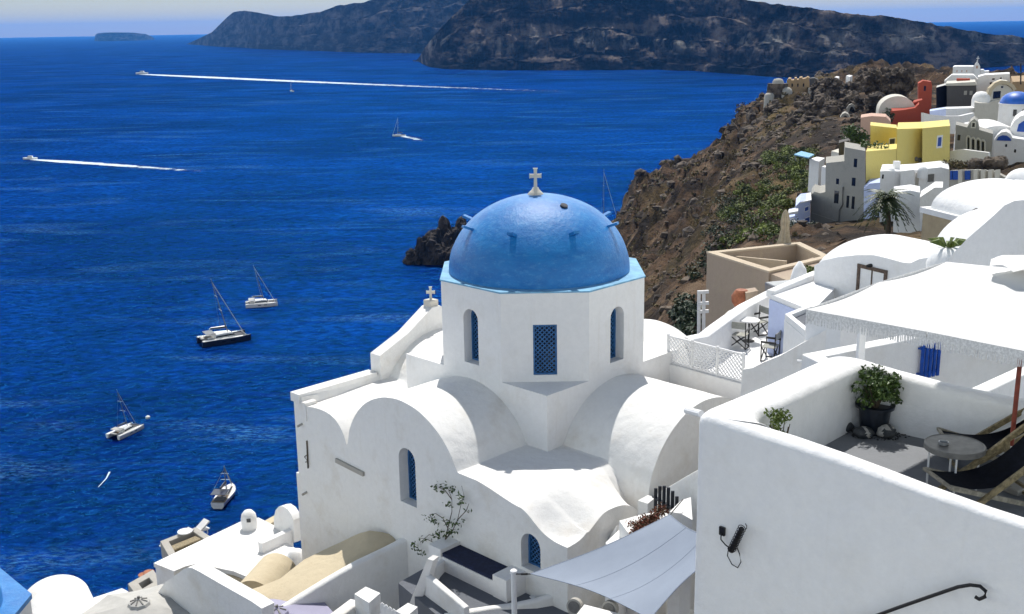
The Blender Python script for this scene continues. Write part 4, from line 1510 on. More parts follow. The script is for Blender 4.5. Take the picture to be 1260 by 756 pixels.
# terrace with director's chairs
zt2 = -10.2
bm = NB()
prism(bm, [pz(838, 440, zt2), pz(896, 383, zt2), pz(965, 352, zt2), pz(1010, 420, zt2), pz(945, 470, zt2), pz(900, 470, zt2)], 3)
tag(obj('chair_terrace_floor', bm, 'white_clean'), 'white floor of the small terrace with two director chairs', 'terrace')
bm = NB()
zp = -9.2
q = [pz(846, 416, zp - .15), pz(866, 412, zp - .1), pz(880, 401, zp), pz(915, 376, zp), pz(950, 358, zp), pz(975, 346, zp)]
wall(bm, q, .42, -12, .25)
tag(obj('terrace_wall', bm, 'white_clean', smooth=40), 'white parapet running up beside the beige house to the chair terrace', 'wall')
def director_chair(label):
    root = thing('director_chair', label, 'chair', group='folding director chairs on the small white terrace')
    for s in (-1, 1):
        bm = NB(); bar(bm, (.22, s * .27, .02), (-.22, s * .27, .02), .03); obj('foot_bar', bm, 'black_metal', root)
        bm = NB(); bar(bm, (.22, s * .27, .63), (-.26, s * .27, .63), .035, .06); obj('arm', bm, 'black_metal', root)
        bm = NB(); bar(bm, (.2, s * .27, .02), (.2, s * .27, .63), .03); obj('leg', bm, 'black_metal', root)
        bm = NB(); bar(bm, (-.2, s * .27, .02), (-.24, s * .27, .92), .03); obj('leg', bm, 'black_metal', root)
    for x in (.19, -.19):
        bm = NB(); bar(bm, (x, -.26, .05), (x, .26, .45), .03); bar(bm, (x + .012, .26, .05), (x + .012, -.26, .45), .03); obj('cross_brace', bm, 'black_metal', root)
    bm = NB(); box(bm, (0, 0, .455), (.44, .52, .02)); obj('seat', bm, 'chair_cloth', root)
    bm = NB(); box(bm, (-.235, 0, .80), (.02, .56, .22)); obj('backrest', bm, 'chair_cloth', root)
    return root
dch = director_chair('black director chair with pale cloth, nearest the lattice fence')
dch.location = pz(909, 428, zt2); dch.rotation_euler = (0, 0, R(62))
d2 = dup(dch, pz(933, 411, zt2), R(205), 'black director chair with brownish cloth, behind the small white table')
d3 = dup(dch, pz(947, 443, zt2), R(150), 'black director chair half hidden by the periwinkle wall')
tt = pz(921, 420, zt2)
tb = thing('small_table', 'small round white table between the director chairs', 'table', tt)
bm = NB(); lathe(bm, [(.33, .70), (.345, .71), (.345, .735), (.33, .745), (0, .745)], tt, 28); obj('table_top', bm, 'white_clean', tb, smooth=40)
bm = NB(); tube(bm, tt, tt + Vector((0, 0, .7)), .03); lathe(bm, [(.2, 0), (.2, .02), (0, .03)], tt, 16); obj('leg', bm, 'black_metal', tb)

# periwinkle block
o, top = block('periwinkle_house', [(948, 362), (1001, 343), (1030, 352), (1000, 383)], 33.5, -14, 'white_clean', None)
hz = top[0].z
A_, B_ = top[0], top[3]
bm = NB()
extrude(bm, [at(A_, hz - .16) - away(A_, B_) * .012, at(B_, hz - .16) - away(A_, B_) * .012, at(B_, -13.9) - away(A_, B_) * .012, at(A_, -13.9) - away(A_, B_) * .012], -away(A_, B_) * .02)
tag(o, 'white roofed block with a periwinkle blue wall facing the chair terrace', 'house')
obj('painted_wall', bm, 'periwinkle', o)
bm = NB()
wall(bm, [at(top[0], hz + .12), at(top[1], hz + .22), at(top[2], hz + .2)], .3, hz - .1, .4)
obj('coping', bm, 'white_clean', o, smooth=40)

# skylight box right of it
o, top = block('skylight_box', [(965, 394), (1000, 380), (1024, 401), (990, 415)], 27, -14, 'white_clean', 'low white box with an open dark skylight on top', 'skylight')
c = sum(top, Vector()) / 4
bm = NB()
prism(bm, [at(c + (p - c) * .98, p.z + .16) for p in top], zb=top[0].z - .02)
h2 = NB()
prism(h2, [at(c + (p - c) * .72, p.z + .4) for p in top], zb=top[0].z + .03)
rimo = obj('rim', bm, 'white_clean', o)
# the hole is cut in the rim's own space
bmesh.ops.translate(h2, verts=h2.verts[:], vec=-OFF[o.name])
cutter_parent = rimo.parent; rimo.parent = None
cut(rimo, h2)
rimo.parent = cutter_parent
bm = NB(); prism(bm, [at(c + (p - c) * .71, p.z + .045) for p in top], .01); obj('dark_opening', bm, 'dark_floor', o)

# white roof to its right
o, top = block('white_roof_house', [(992, 384), (1060, 358), (1180, 352), (1130, 400), (1035, 398)], 25, -13, 'white_clean', 'plain white house with a bare roof behind the big parasol', 'house', .12)

# long slanting wall in front of those
A_ = pz(914, 455, -8.9); B_ = pz(1100, 372, -5.6)
A_ = py(914, 455, 25.5); B_ = py(1100, 395, 23.5)
bm = NB()
facade(bm, A_, B_, [(914, 455), (926, 453), (940, 446), (960, 438), (990, 421), (1025, 401), (1060, 386), (1100, 368), (1140, 350), (1150, 560), (905, 560)], .30)
soften(bm, .07, 3, 40)
sw = tag(obj('slanting_wall', bm, 'white_wall', smooth=45), 'long white wall with slanting top behind the near terrace', 'wall')
t = thing('spot_lamp', 'small white spot lamp on an arm, on the slanting wall', 'lamp', pv(1003, 445, A_, B_))
n = -away(A_, B_)
bm = NB(); tube(bm, pv(1003, 446, A_, B_) - n * .02, pv(1003, 446, A_, B_) + n * .14, .025); obj('bracket', bm, 'white_clean', t)
bm = NB(); tube(bm, pv(984, 443, A_, B_) + n * .14, pv(1003, 443, A_, B_) + n * .14, .045, .035, 14); obj('lamp_head', bm, 'white_clean', t, smooth=50)
t = thing('wall_tap', 'small grey tap on the slanting white wall', 'tap', pv(1031, 424, A_, B_))
bm = NB(); tube(bm, pv(1031, 424, A_, B_), pv(1031, 424, A_, B_) + n * .1, .02); tube(bm, pv(1031, 420, A_, B_) + n * .1, pv(1031, 428, A_, B_) + n * .1, .03); obj('tap_body', bm, 'grey_metal', t)

# neighbouring courtyard with the blue gate
z3 = -5.6
pA = pz(1001, 437, z3); pB = pz(1125, 413, z3); pC = pz(1044, 458, z3)
bm = NB()
wall(bm, [pC + (pC - pA) * .8, pC, pA, pB, pB + (pB - pA) * 2.2], .30, -12, .2)
tag(obj('courtyard_wall', bm, 'white_wall', smooth=40), 'white corner parapet of the courtyard behind the near terrace', 'wall')
A_ = pA - away(pA, pB) * .16; B_ = pB - away(pA, pB) * .16
gate = thing('blue_gate', 'bright blue slatted wooden gate on the shaded courtyard wall', 'gate', pv(1139, 460, A_, B_))
n = -away(A_, B_)
td = (B_ - A_).normalized(); td.z = 0
g0 = pv(1127, 466, A_, B_); g1 = pv(1152, 462, A_, B_)
gw = (g1 - g0); gw.z = 0; gw = gw.length
zt_ = pv(1139, 423, A_, B_).z; zb_ = g0.z
for k in range(5):
    bm = NB(); p = g0 + td * (gw * (k + .5) / 5) + n * .05
    extrude(bm, [at(p + td * dx_, z) for dx_, z in ((-gw * .062, zb_), (gw * .062, zb_), (gw * .062, zt_), (-gw * .062, zt_))], n * .03); obj('slat', bm, 'blue_paint', gate)
for z in (zb_ + (zt_ - zb_) * f for f in (.14, .90)):
    bm = NB(); bar(bm, at(g0 + n * .03, z), at(g0 + td * gw + n * .03, z), .07, .03); obj('crossbar', bm, 'blue_paint', gate)
bm = NB(); wall(bm, [pz(1206, 484, -4.62) + Vector((0, .1, 0)), pz(1256, 456, -4.62), pz(1300, 430, -4.62)], .22, -12, .3)
tag(obj('dividing_wall', bm, 'white_clean', smooth=40), 'low white wall running away from the near terrace under the parasol', 'wall')
bm = NB(); box(bm, pz(1068, 428, -4.4) + Vector((0, .3, -.3)), (.10, .10, 1.3)); soften(bm, .01, 1)
tag(obj('parasol_strut', bm, 'white_clean'), 'short white post under the left corner of the parasol', 'post')

# house with the brown door and double vault
A_ = Vector((11.0, 36.0, 0)); B_ = Vector((17.5, 30.0, 0))
A_ = py(1001, 345, 35.0); B_ = py(1180, 330, 30.0)
hs = thing('vaulted_house', 'white vaulted house with brown framed doorway left of the big wall', 'house', at((A_ + B_) / 2, -14))
bm = NB()
facade(bm, A_, B_, [(1000, 400), (1002, 327), (1013, 321), (1032, 316.5), (1055, 314), (1075, 314), (1092, 318), (1110, 323), (1120, 324), (1131, 319), (1142, 317), (1146, 322), (1148, 400)], .45)
soften(bm, .05, 2, 40)
obj('front_wall', bm, 'white_clean', hs, smooth=50)
nA_ = away(A_, B_); tA = (B_ - A_); tA.z = 0; tA.normalize()
q0 = A_ + nA_ * 2.6
c1_ = pv(1055, 314, A_, B_).z + .06
bm = NB(); vault(bm, q0 - tA * .05, q0 + tA * 9.5, 2.55, 1.15, c1_ - 1.15, -14, 28, 2.1); soften(bm, .05, 2, 60)
obj('vault', bm, 'white_clean', hs, smooth=40)
q1 = A_ + nA_ * 7.2 + tA * .6
c2_ = py(1080, 258, q1.y).z
bm = NB(); vault(bm, q1, q1 + tA * 9.5, 2.5, 1.5, c2_ - 1.5, -14, 28, 2.1); soften(bm, .05, 2, 60)
obj('vault', bm, 'white_clean', hs, smooth=40)
pane_on(hs, A_, B_, 1059, 333, 1089, 385, 'brown_wood', 'white_clean', 'doorway', .11, 1)
bm = NB()
p = pv(1072, 327, A_, B_) - nA_ * .03
rockmesh(bm, p, .1, 3, 2, .1, (1.5, .5, .6)); obj('wall_lamp', bm, 'black_metal', hs)
# round stub and agave behind
bm = NB(); c = py(1166, 312, 30.5); lathe(bm, [(.55, -2), (.55, -.25), (.45, .0), (.28, .15), (0, .2)], c, 20)
tag(obj('chimney_stub', bm, 'white_clean', smooth=50), 'rounded white stub with a wavy top beside the big wall', 'chimney')
t = thing('agave', 'small spiky agave above the rounded white stub', 'plant', c + Vector((0, 0, .1)))
bm = NB()
for k in range(9):
    a = k * 2.4
    d = Vector((math.cos(a), math.sin(a), 0))
    s_ = Vector((-d.y, d.x, 0)) * .04
    pts = [c + d * .05 + Vector((0, 0, .15)), c + d * .3 + Vector((0, 0, .42)), c + d * .62 + Vector((0, 0, .36))]
    v = [bm.verts.new(x) for x in (pts[0] - s_, pts[0] + s_, pts[1] + s_, pts[2], pts[1] - s_)]
    bm.faces.new(v)
bmesh.ops.solidify(bm, geom=bm.faces[:], thickness=.015)
obj('leaves', bm, 'leaf_bright', t)
# big blank wall with the swelling top
A_ = py(1170, 320, 22.0); B_ = py(1300, 300, 19.5)
bm = NB()
facade(bm, A_, B_, [(1166, 420), (1168, 318), (1176, 309), (1190, 294), (1205, 281), (1222, 266), (1236, 253), (1248, 247.5), (1262, 246), (1300, 244), (1340, 244), (1340, 420)], .5)
soften(bm, .06, 3, 40)
tag(obj('blank_wall', bm, 'white_wall', smooth=50), 'tall blank shaded wall with a rising curved top above the parasol', 'wall')
# big vault behind it
c0 = py(1136, 258, 52); c1 = py(1245, 275, 46)
n2 = away(c0, c1); t2 = (c1 - c0); t2.z = 0; L2 = t2.length; t2.normalize()
zs = c0.z
bh = thing('vault_house', 'white barrel vaulted house with a tan stone edge above the double vault', 'house', at((c0 + c1) / 2, -15))
bm = NB()
crown = py(1165, 222, 56).z
mid = c0 + n2 * 3.2
bm = vault(NB(), mid + t2 * .3, mid + t2 * (L2 + 4), 3.0, crown - zs + .45, zs + .1, -16, 30, 2.1)
obj('vault', bm, 'white_clean', bh, smooth=40)
bm = NB(); prism(bm, [at(p, zs + .10) for p in (c0 - n2 * .06 - t2 * .2, c1 + t2 * 4 - n2 * .06, c1 + t2 * 4 + n2 * 6.3, c0 + n2 * 6.3 - t2 * .2)], zb=zs - .16); obj('stone_edge', bm, 'white_clean', bh)
bm = NB(); prism(bm, [at(p, zs - .165) for p in (c0, c1 + t2 * 4, c1 + t2 * 4 + n2 * 6.2, c0 + n2 * 6.2)], zb=-17); obj('wall', bm, 'tan_stone', bh)
# dry creeper on the vault
t = thing('dry_creeper', 'bare grey creeper lying over the white vault by the blank wall', 'plant', py(1222, 270, 46))
bm = NB()
rg = random.Random(5)
for k in range(12):
    p = py(1236 + rg.uniform(-8, 8), 266 + rg.uniform(-4, 6), 46.2)
    pts = [p]
    for i in range(5):
        p = p + Vector((rg.uniform(-.5, .05), rg.uniform(-.3, .1), rg.uniform(-.12, .14))); pts.append(p)
    tubepath(bm, pts, [.05, .04, .04, .03, .025, .02], 5)
obj('stems', bm, 'bark', t)
bm = NB()
for k in range(10): leaves(bm, py(1232 + rg.uniform(-16, 12), 268 + rg.uniform(-5, 8), 46), (.25, .2, .12), 14, .14, .5, rg, 0)
obj('leaves', bm, 'leaf_dark', t)

# beige house with roof terrace and closed parasol
zr = py(870, 312, 45).z
RP = [pz(870, 312, zr), pz(984, 300, zr), pz(1022, 318, zr), pz(946, 336, zr)]
RP2 = [RP[0], RP[1] + (RP[1] - RP[0]) * .02, RP[2], RP[3]]
bz = thing('beige_house', 'beige house with a sunken roof terrace at the edge of the slope', 'house', at((RP[0] + RP[2]) / 2, -20))
c = sum(RP, Vector()) / 4
bm = NB()
prism(bm, RP, zb=-19)
body = obj('walls', bm, 'beige', None)
hole = NB()
IN = [c + (p - c) * f for p, f in zip(RP, (.84, .86, .84, .84))]
prism(hole, [at(p, zr + 1) for p in IN], zb=zr - .85)
bmesh.ops.translate(hole, verts=hole.verts[:], vec=-Vector(body.location) * 0)
body.location = (0, 0, 0)
bmesh.ops.translate(hole, verts=hole.verts[:], vec=-OFF[body.name])
cut(body, hole)
body.parent = bz; body.location = OFF[body.name] - OFF[bz.name]
bm = NB()
k = len(RP)
vo = [bm.verts.new(at(c + (p - c) * 1.012, zr + .07)) for p in RP]; vi = [bm.verts.new(at(c + (p - c) * 0.985, zr + .07)) for p in IN]
vo2 = [bm.verts.new(at(c + (p - c) * 1.012, zr + .002)) for p in RP]; vi2 = [bm.verts.new(at(c + (p - c) * .985, zr + .002)) for p in IN]
for i in range(k):
    j = (i + 1) % k
    bm.faces.new((vo[i], vo[j], vi[j], vi[i])); bm.faces.new((vo2[i], vo2[j], vo[j], vo[i])); bm.faces.new((vi2[i], vi2[j], vi[j], vi[i])); bm.faces.new((vo2[i], vo2[j], vi2[j], vi2[i]))
obj('coping', bm, 'coping_tan', bz)
bm = NB(); prism(bm, [at(c + (p - c) * .99, zr - .845) for p in IN], .02); obj('roof_floor', bm, 'stone_white', bz)
bm = NB(); box(bm, at(pz(930, 322, zr - .3), zr - .5), (2.6, .12, .7), -.55); obj('bench', bm, 'coping_tan', bz)
# lower wing to the right of it
o, top = block('beige_wing', [(948, 337), (1000, 317), (1030, 330), (985, 352)], 41.2, -18, 'beige', 'lower beige wing with a pale roof right of the beige house', 'house')
pzc = pz(964, 322, zr - .84)
cl = thing('closed_parasol', 'closed tan parasol standing on the beige roof terrace', 'parasol', pzc)
htop = py(964, 258, pzc.y).z
H_ = htop - pzc.z
bm = NB(); tube(bm, pzc, at(pzc, htop - .1), .045); obj('pole', bm, 'wood', cl)
bm = NB()
prof = []
n = 40
rings = []
for r_, z in ((.04, H_ * .99), (.12, H_ * .92), (.17, H_ * .78), (.15, H_ * .62), (.20, H_ * .48), (.30, H_ * .30), (.28, H_ * .25)):
    rings.append([bm.verts.new(pzc + Vector((math.cos(2 * PI * i / n) * r_ * (1 + .22 * math.cos(8 * 2 * PI * i / n + z)), math.sin(2 * PI * i / n) * r_ * (1 + .22 * math.cos(8 * 2 * PI * i / n + z)), z + (.05 * math.cos(8 * 2 * PI * i / n) if z < H_ * .3 else 0)))) for i in range(n)])
for a, b in zip(rings, rings[1:]):
    for i in range(n): bm.faces.new((a[i], a[(i + 1) % n], b[(i + 1) % n], b[i]))
bm.faces.new(rings[0])
obj('canopy', bm, 'canvas_tan', cl, smooth=60)
bm = NB(); lathe(bm, [(.4, 0), (.4, .08), (.1, .12), (0, .12)], pzc, 18); obj('base', bm, 'concrete', cl)
# things along its foot
o, top = block('beige_box', [(914, 356), (929, 354), (933, 358), (918, 361)], 38.5, -11.5, 'beige', 'small beige block standing on the white parapet', 'chimney')
bm = NB(); c = py(912, 368, 38.3); lathe(bm, [(.18, -.35), (.34, -.1), (.36, .1), (.24, .3), (.2, .34), (0, .32)], c, 18)
tag(obj('clay_jar', bm, 'terracotta', smooth=50), 'round red clay jar beside the small beige block', 'jar')
st = thing('timber_rack', 'white timber frame at the foot of the beige house', 'rack', py(862, 402, 43))
for x in (860, 866):
    bm = NB(); bar(bm, at(py(x, 405, 43), py(x, 412, 43).z), py(x, 358, 43), .12); obj('post', bm, 'white_clean', st)
for y in (360, 374, 384):
    bm = NB(); bar(bm, py(859, y, 42.95), py(872, y - 1, 42.95), .12); obj('crossbar', bm, 'white_clean', st)
t = thing('roof_bush', 'green leafy bush on the roof right of the beige wing', 'bush', py(1000, 335, 38))
bm = NB()
for k in range(9): leaves(bm, py(996 + 3.5 * (k % 5) - 6, 336 + 2 * (k % 3), 38), (.4, .4, .3), 40, .22, .5, rg, 0)
obj('foliage', bm, 'leaf_bright', t)
bm = NB(); tube(bm, py(997, 350, 38), py(997, 337, 38), .05); obj('stem', bm, 'bark', t)
bm = NB(); c = py(983, 350, 37.0); lathe(bm, [(.30, -.3), (.30, .2), (.22, .55), (.06, .8), (0, .82)], c, 18)
tag(obj('pointed_stub', bm, 'white_clean', smooth=50), 'small pointed white stub beside the green roof bush', 'chimney')
bm = NB(); box(bm, py(965, 358, 38.2), (1.2, .7, .6), .3); soften(bm, .03, 1)
tag(obj('water_tank', bm, 'grey_metal'), 'grey metal box at the corner of the beige wing', 'tank')
# ------------------------------------------------------------------ roofs, walls and court below the church
def zpts(l): return [pz(x, y, z) for x, y, z in l]
bm = NB()
prism(bm, [Vector((-16, 38, -19)), Vector((-16, 16, -19)), Vector((6, 12, -19)), Vector((6, 26, -19))], 1.5)
bm.free()
bm = NB()
prism(bm, zpts([(380, 800, -16.2), (560, 690, -16.2), (760, 690, -16.2), (900, 700, -16.2), (900, 1000, -16.2), (380, 1000, -16.2)]), .6)
tag(obj('courtyard', bm, 'floor_grey'), kind='structure')

# white roof on the left, cream wall under it
Z1 = -16.5
RO = zpts([(189, 693, Z1), (300, 640, Z1), (318, 637, Z1), (340, 648, Z1), (352, 668, Z1), (380, 684, Z1), (378, 694, Z1), (355, 701, Z1), (338, 697, Z1), (322, 702, Z1), (309, 712, Z1), (287, 703, Z1), (262, 698, Z1), (241, 694, Z1), (228, 697, Z1), (214, 703, Z1)])
lw = thing('cliff_house', 'white flat roofed house left of the church with an unshaded bare roof', 'house', at(RO[0], -23))
bm = NB(); prism(bm, RO, .14); soften(bm, .05, 2)
obj('roof', bm, 'white', lw, smooth=40)
c = sum(RO, Vector()) / len(RO)
bm = NB(); prism(bm, [at(c + (p - c) * .985, Z1 - .141) for p in RO], zb=-23); obj('walls', bm, 'white_wall', lw)
i0, i1, i2 = RO[13], RO[12], RO[10]
bm = NB()
for a, b in ((RO[13], RO[12]), (RO[12], RO[11]), (RO[11], RO[10])):
    a_ = c + (a - c) * .992; b_ = c + (b - c) * .992
    n = -away(a_, b_)
    extrude(bm, [at(a_, Z1 - .15), at(b_, Z1 - .15), at(b_, -20), at(a_, -20)], n * .03)
obj('painted_wall', bm, 'cream', lw)
bm = NB(); p = pz(307, 650, Z1)
lathe(bm, [(.26, 0), (.27, .35), (.24, .52), (.14, .64), (0, .67)], p, 20)
chm = tag(obj('chimney', bm, 'white', smooth=50), 'small round white chimney with a smoke hole on the bare roof', 'chimney')
bm = NB(); box(bm, p + Vector((.06, -.255, .40)), (.13, .05, .12)); obj('smoke_hole', bm, 'dark_glass', chm)
# half round parapet and low wall beside the church corner
A_ = py(337, 650, 34.6); B_ = py(364, 650, 33.4)
bm = NB(); facade(bm, A_, B_, [(337, 668), (337, 637), (339, 628), (343, 623.5), (348, 623), (354, 627), (358, 633), (361, 640), (362, 668)], .3); soften(bm, .04, 2, 40)
tag(obj('round_parapet', bm, 'white', smooth=45), 'white wall with a half round top close to the church corner', 'wall')
bm = NB(); wall(bm, zpts([(320, 668, -16.15), (338, 660, -16.15), (357, 651, -16.15)]), .22, -18, .2)
tag(obj('low_wall', bm, 'white_wall', smooth=40), 'low white wall between bare roof and church corner', 'wall')
o, _t = block('tan_slab', [(322, 643), (338, 634), (341, 640), (326, 648)], 36, -24, 'cream', 'cream coloured slab behind the bare white roof', 'house')
bm = NB(); lathe(bm, [(.3, -.6), (.34, -.2), (.22, .1), (0, .2)], pz(364, 682, -16.2), 14)
tag(obj('white_stub', bm, 'white', smooth=50), 'rounded white stub at the foot of the church corner', 'post')
bm = NB(); rockmesh(bm, pz(381, 683, -15.8), .25, 9, 2, .3, (.8, .8, 1.3))
tag(obj('corner_stone', bm, 'tan_stone'), 'tan stone leaning against the foot of the church wall', 'stone')

# cream vault and rolling cream roof
p0 = pz(342, 700, -15.2); p1 = pz(312, 735, -15.2)
bm = NB(); vault(bm, p0, p1, .62, .6, -15.3, -20, 18)
tag(obj('cream_vault', bm, 'cream', smooth=40), 'small cream barrel vault beside the rolling cream roof', 'house')
back = [(296, 729, -14.2), (320, 722, -14.1), (345, 712, -13.9), (360, 700, -13.8), (374, 689, -13.7), (400, 676, -13.55), (420, 667, -13.42), (432, 661, -13.25), (442, 656.5, -13.05), (455, 653, -12.95), (470, 655, -13.0), (482, 658, -13.1), (500, 658, -13.3)]
frnt = [(306, 748, -14.2), (325, 745, -14.1), (345, 742, -14.0), (362, 737, -13.8), (380, 728, -13.72), (400, 716, -13.62), (415, 707, -13.58), (428, 699, -13.5), (440, 692, -13.42), (455, 684, -13.32), (470, 677, -13.25), (484, 670, -13.2), (503, 662, -13.3)]
bm = NB()
g = []
B3, F3 = zpts(back), zpts(frnt)
NN = 8
for a, b in zip(B3, F3):
    g.append([bm.verts.new(a.lerp(b, j / NN) + Vector((0, 0, .05 * math.sin(PI * j / NN)))) for j in range(NN + 1)])
for a, b in zip(g, g[1:]):
    for j in range(NN): bm.faces.new((a[j], b[j], b[j + 1], a[j + 1]))
rim = [r_[0] for r_ in g] + g[-1][1:] + [r_[-1] for r_ in g[-2::-1]] + g[0][-2:0:-1]
lo_ = [bm.verts.new((v.co.x, v.co.y, -19)) for v in rim]
for k in range(len(rim)):
    k2 = (k + 1) % len(rim); bm.faces.new((rim[k], lo_[k], lo_[k2], rim[k2]))
bm.faces.new(lo_)
tag(obj('cream_roof', bm, 'cream', smooth=40), 'rolling cream coloured roof under the long church wall', 'house')
bm = NB(); wall(bm, zpts([(522, 647.5, -12.75), (512, 653, -12.85), (497, 662, -12.98), (474, 674, -13.1), (440, 690, -13.25), (400, 713, -13.45), (366, 734, -13.6), (335, 754, -13.8)]), .24, -18, .9, 8)
tag(obj('retaining_wall', bm, 'white', smooth=50), 'curving white wall in front of the rolling cream roof', 'wall')

# gable wall
A_ = py(190, 730, 26.5); B_ = py(315, 745, 23.3)
bm = NB(); facade(bm, A_, B_, [(195, 728), (204, 716), (216, 708), (225, 701), (231, 698.5), (236, 699), (246, 704), (270, 718), (309, 740), (322, 749), (322, 830), (192, 830)], .36); soften(bm, .09, 3, 25)
tag(obj('gable_wall', bm, 'white', smooth=50), 'white gable wall with sloping coping left of the lilac parasol', 'wall')

# little terraces hanging over the sea
def tray(name, label, px, Yref, floor, zb):
    z = py(px[0][0], px[0][1], Yref).z
    P = [pz(x, y, z) for x, y in px]
    o = thing(name, label, 'terrace', at(P[0], zb))
    bm = NB(); prism(bm, [at(p, z - .5) for p in P], zb=zb); obj('base', bm, 'white_wall', o)
    c = sum(P, Vector()) / len(P)
    bm = NB(); prism(bm, [at(c + (p - c) * .97, z - .48) for p in P], .015); obj('floor', bm, floor, o)
    bm = NB(); wall(bm, [at(c + (p - c) * .95, z) for p in P], .3, z - .7, .2, 4, True); obj('parapet', bm, 'concrete', o)
    return z - .47, P
zf_, P = tray('sun_terrace', 'small sun terrace with dark floor hanging above the sea', [(201, 666), (240, 650.5), (262, 665), (215, 690)], 41, 'dark_floor', -30)
c = sum(P, Vector()) / 4
dx = (P[1] - P[0]).normalized(); dy = (P[3] - P[0]).normalized()
def lounger(label):
    root = thing('sun_lounger', label, 'sun lounger', group='sun loungers on the small sun terrace')
    bm = NB(); box(bm, (0, 0, .28), (1.9, .6, .06)); obj('frame', bm, 'white_clean', root)
    bm = NB(); box(bm, (-.25, 0, .36), (1.3, .56, .09)); soften(bm, .02, 1); obj('mattress', bm, 'canvas', root)
    bm = NB(); box(bm, (.68, 0, .52), (.75, .56, .09), 0, Matrix.Rotation(-.55, 4, 'Y')); obj('backrest', bm, 'canvas', root)
    for sx in (-.8, .8):
        for sy in (-.25, .25):
            bm = NB(); box(bm, (sx, sy, .13), (.05, .05, .26)); obj('leg', bm, 'white_clean', root)
    return root
an = math.atan2(dx.y, dx.x)
l1 = lounger('white sun lounger at the left end of the small sun terrace'); l1.location = at(pz(218, 672, zf_), zf_); l1.rotation_euler = (0, 0, an); l1.scale = (.72,) * 3
dup(l1, at(pz(238, 661, zf_), zf_), an, 'white sun lounger at the far right end of the small sun terrace')
bm = NB(); p = at(pz(229, 670, zf_), zf_); lathe(bm, [(.05, 0), (.05, .55), (.3, .56), (.3, .60), (0, .61)], p, 20)
tag(obj('terrace_table', bm, 'white_clean', smooth=40), 'round white table between the two sun loungers', 'table')
bm = NB(); box(bm, at(pz(226, 680, zf_), zf_ + .2), (1.5, .45, .4), an); soften(bm, .03, 1)
tag(obj('wooden_bench', bm, 'wood'), 'brown bench along the near edge of the sun terrace', 'bench')
zf_, P = tray('pot_terrace', 'tiny terrace edge with clay pots behind the white parasol', [(163, 718), (186, 705), (196, 716), (172, 730)], 33, 'dark_floor', -26)
for i, (x, y) in enumerate(((178, 716), (184, 713))):
    bm = NB(); lathe(bm, [(.11, 0), (.17, .2), (.19, .28), (.15, .28), (0, .24)], at(pz(x, y, zf_), zf_), 16)
    tag(obj('clay_pot', bm, 'terracotta', smooth=50), ['clay pot on the tiny terrace, the one nearer the white parasol', 'clay pot on the tiny terrace, the one nearer the bare roof'][i], 'pot', 'clay pots on the tiny terrace')

# parasols seen from above
def top_parasol(label, hub, hz, R_, a0, n, m, drop=.55, hub_m='table_grey'):
    a = pz(hub[0], hub[1], hz)
    root = thing('parasol', label, 'parasol', at(a, hz - 2.6))
    bm = NB()
    K = 8
    top = a
    for k in range(n):
        t0 = a0 + 2 * PI * k / n; t1 = a0 + 2 * PI * (k + 1) / n
        A_ = a + Vector((math.cos(t0) * R_, math.sin(t0) * R_, -drop)); B_ = a + Vector((math.cos(t1) * R_, math.sin(t1) * R_, -drop))
        g = []
        for i in range(K + 1):
            row = []
            for j in range(i + 1):
                q = j / i if i else 0
                p = top.lerp(A_.lerp(B_, q), i / K)
                p.z -= .05 * math.sin(PI * q) * i / K
                row.append(bm.verts.new(p))
            g.append(row)
        for i in range(K):
            for j in range(i + 1):
                bm.faces.new((g[i][j], g[i + 1][j], g[i + 1][j + 1]))
                if j < i: bm.faces.new((g[i][j], g[i + 1][j + 1], g[i][j + 1]))
    bmesh.ops.remove_doubles(bm, verts=bm.verts[:], dist=.001)
    bmesh.ops.recalc_face_normals(bm, faces=bm.faces[:])
    bmesh.ops.solidify(bm, geom=bm.faces[:], thickness=.008)
    obj('canopy', bm, m, root, smooth=22)
    bm = NB(); lathe(bm, [(.30, -.09), (.26, .0), (.10, .06), (.04, .10), (0, .12)], a, 9); obj('vent_cap', bm, m, root)
    bm = NB()
    for k in range(n):
        t0 = a0 + 2 * PI * k / n
        bar(bm, a + Vector((math.cos(t0) * .06, math.sin(t0) * .06, .075)), a + Vector((math.cos(t0) * .22, math.sin(t0) * .22, .02)), .03)
    tube(bm, a + Vector((0, 0, .02)), a + Vector((0, 0, .16)), .035)
    obj('hub', bm, hub_m, root)
    bm = NB(); tube(bm, a - Vector((0, 0, 3.4)), a, .03); obj('pole', bm, 'pale_wood', root)
    return root
top_parasol('off white eight sided parasol seen from above in the lower left', (171, 741), -14.1, 1.85, R(90), 8, 'canvas_old', .5)
top_parasol('lilac parasol at the lower edge in front of the cream roof', (341, 752), -13.55, 1.62, R(62), 6, 'canvas_lilac', .42)

# white vault and block in the corner
c = pz(80, 770, -15.9)
bm = NB(); vault(bm, c + Vector((-.6, .9, 0)), c + Vector((.9, -1.6, 0)), .95, .85, -15.7, -20, 20)
tag(obj('white_vault', bm, 'white', smooth=40), 'white rounded vault between the blue ledge and the off white parasol', 'house')
o, _t = block('corner_house', [(108, 738), (150, 724), (158, 728), (118, 752)], 28.5, -22, 'white', 'low white roof behind the off white parasol', 'house', .06)
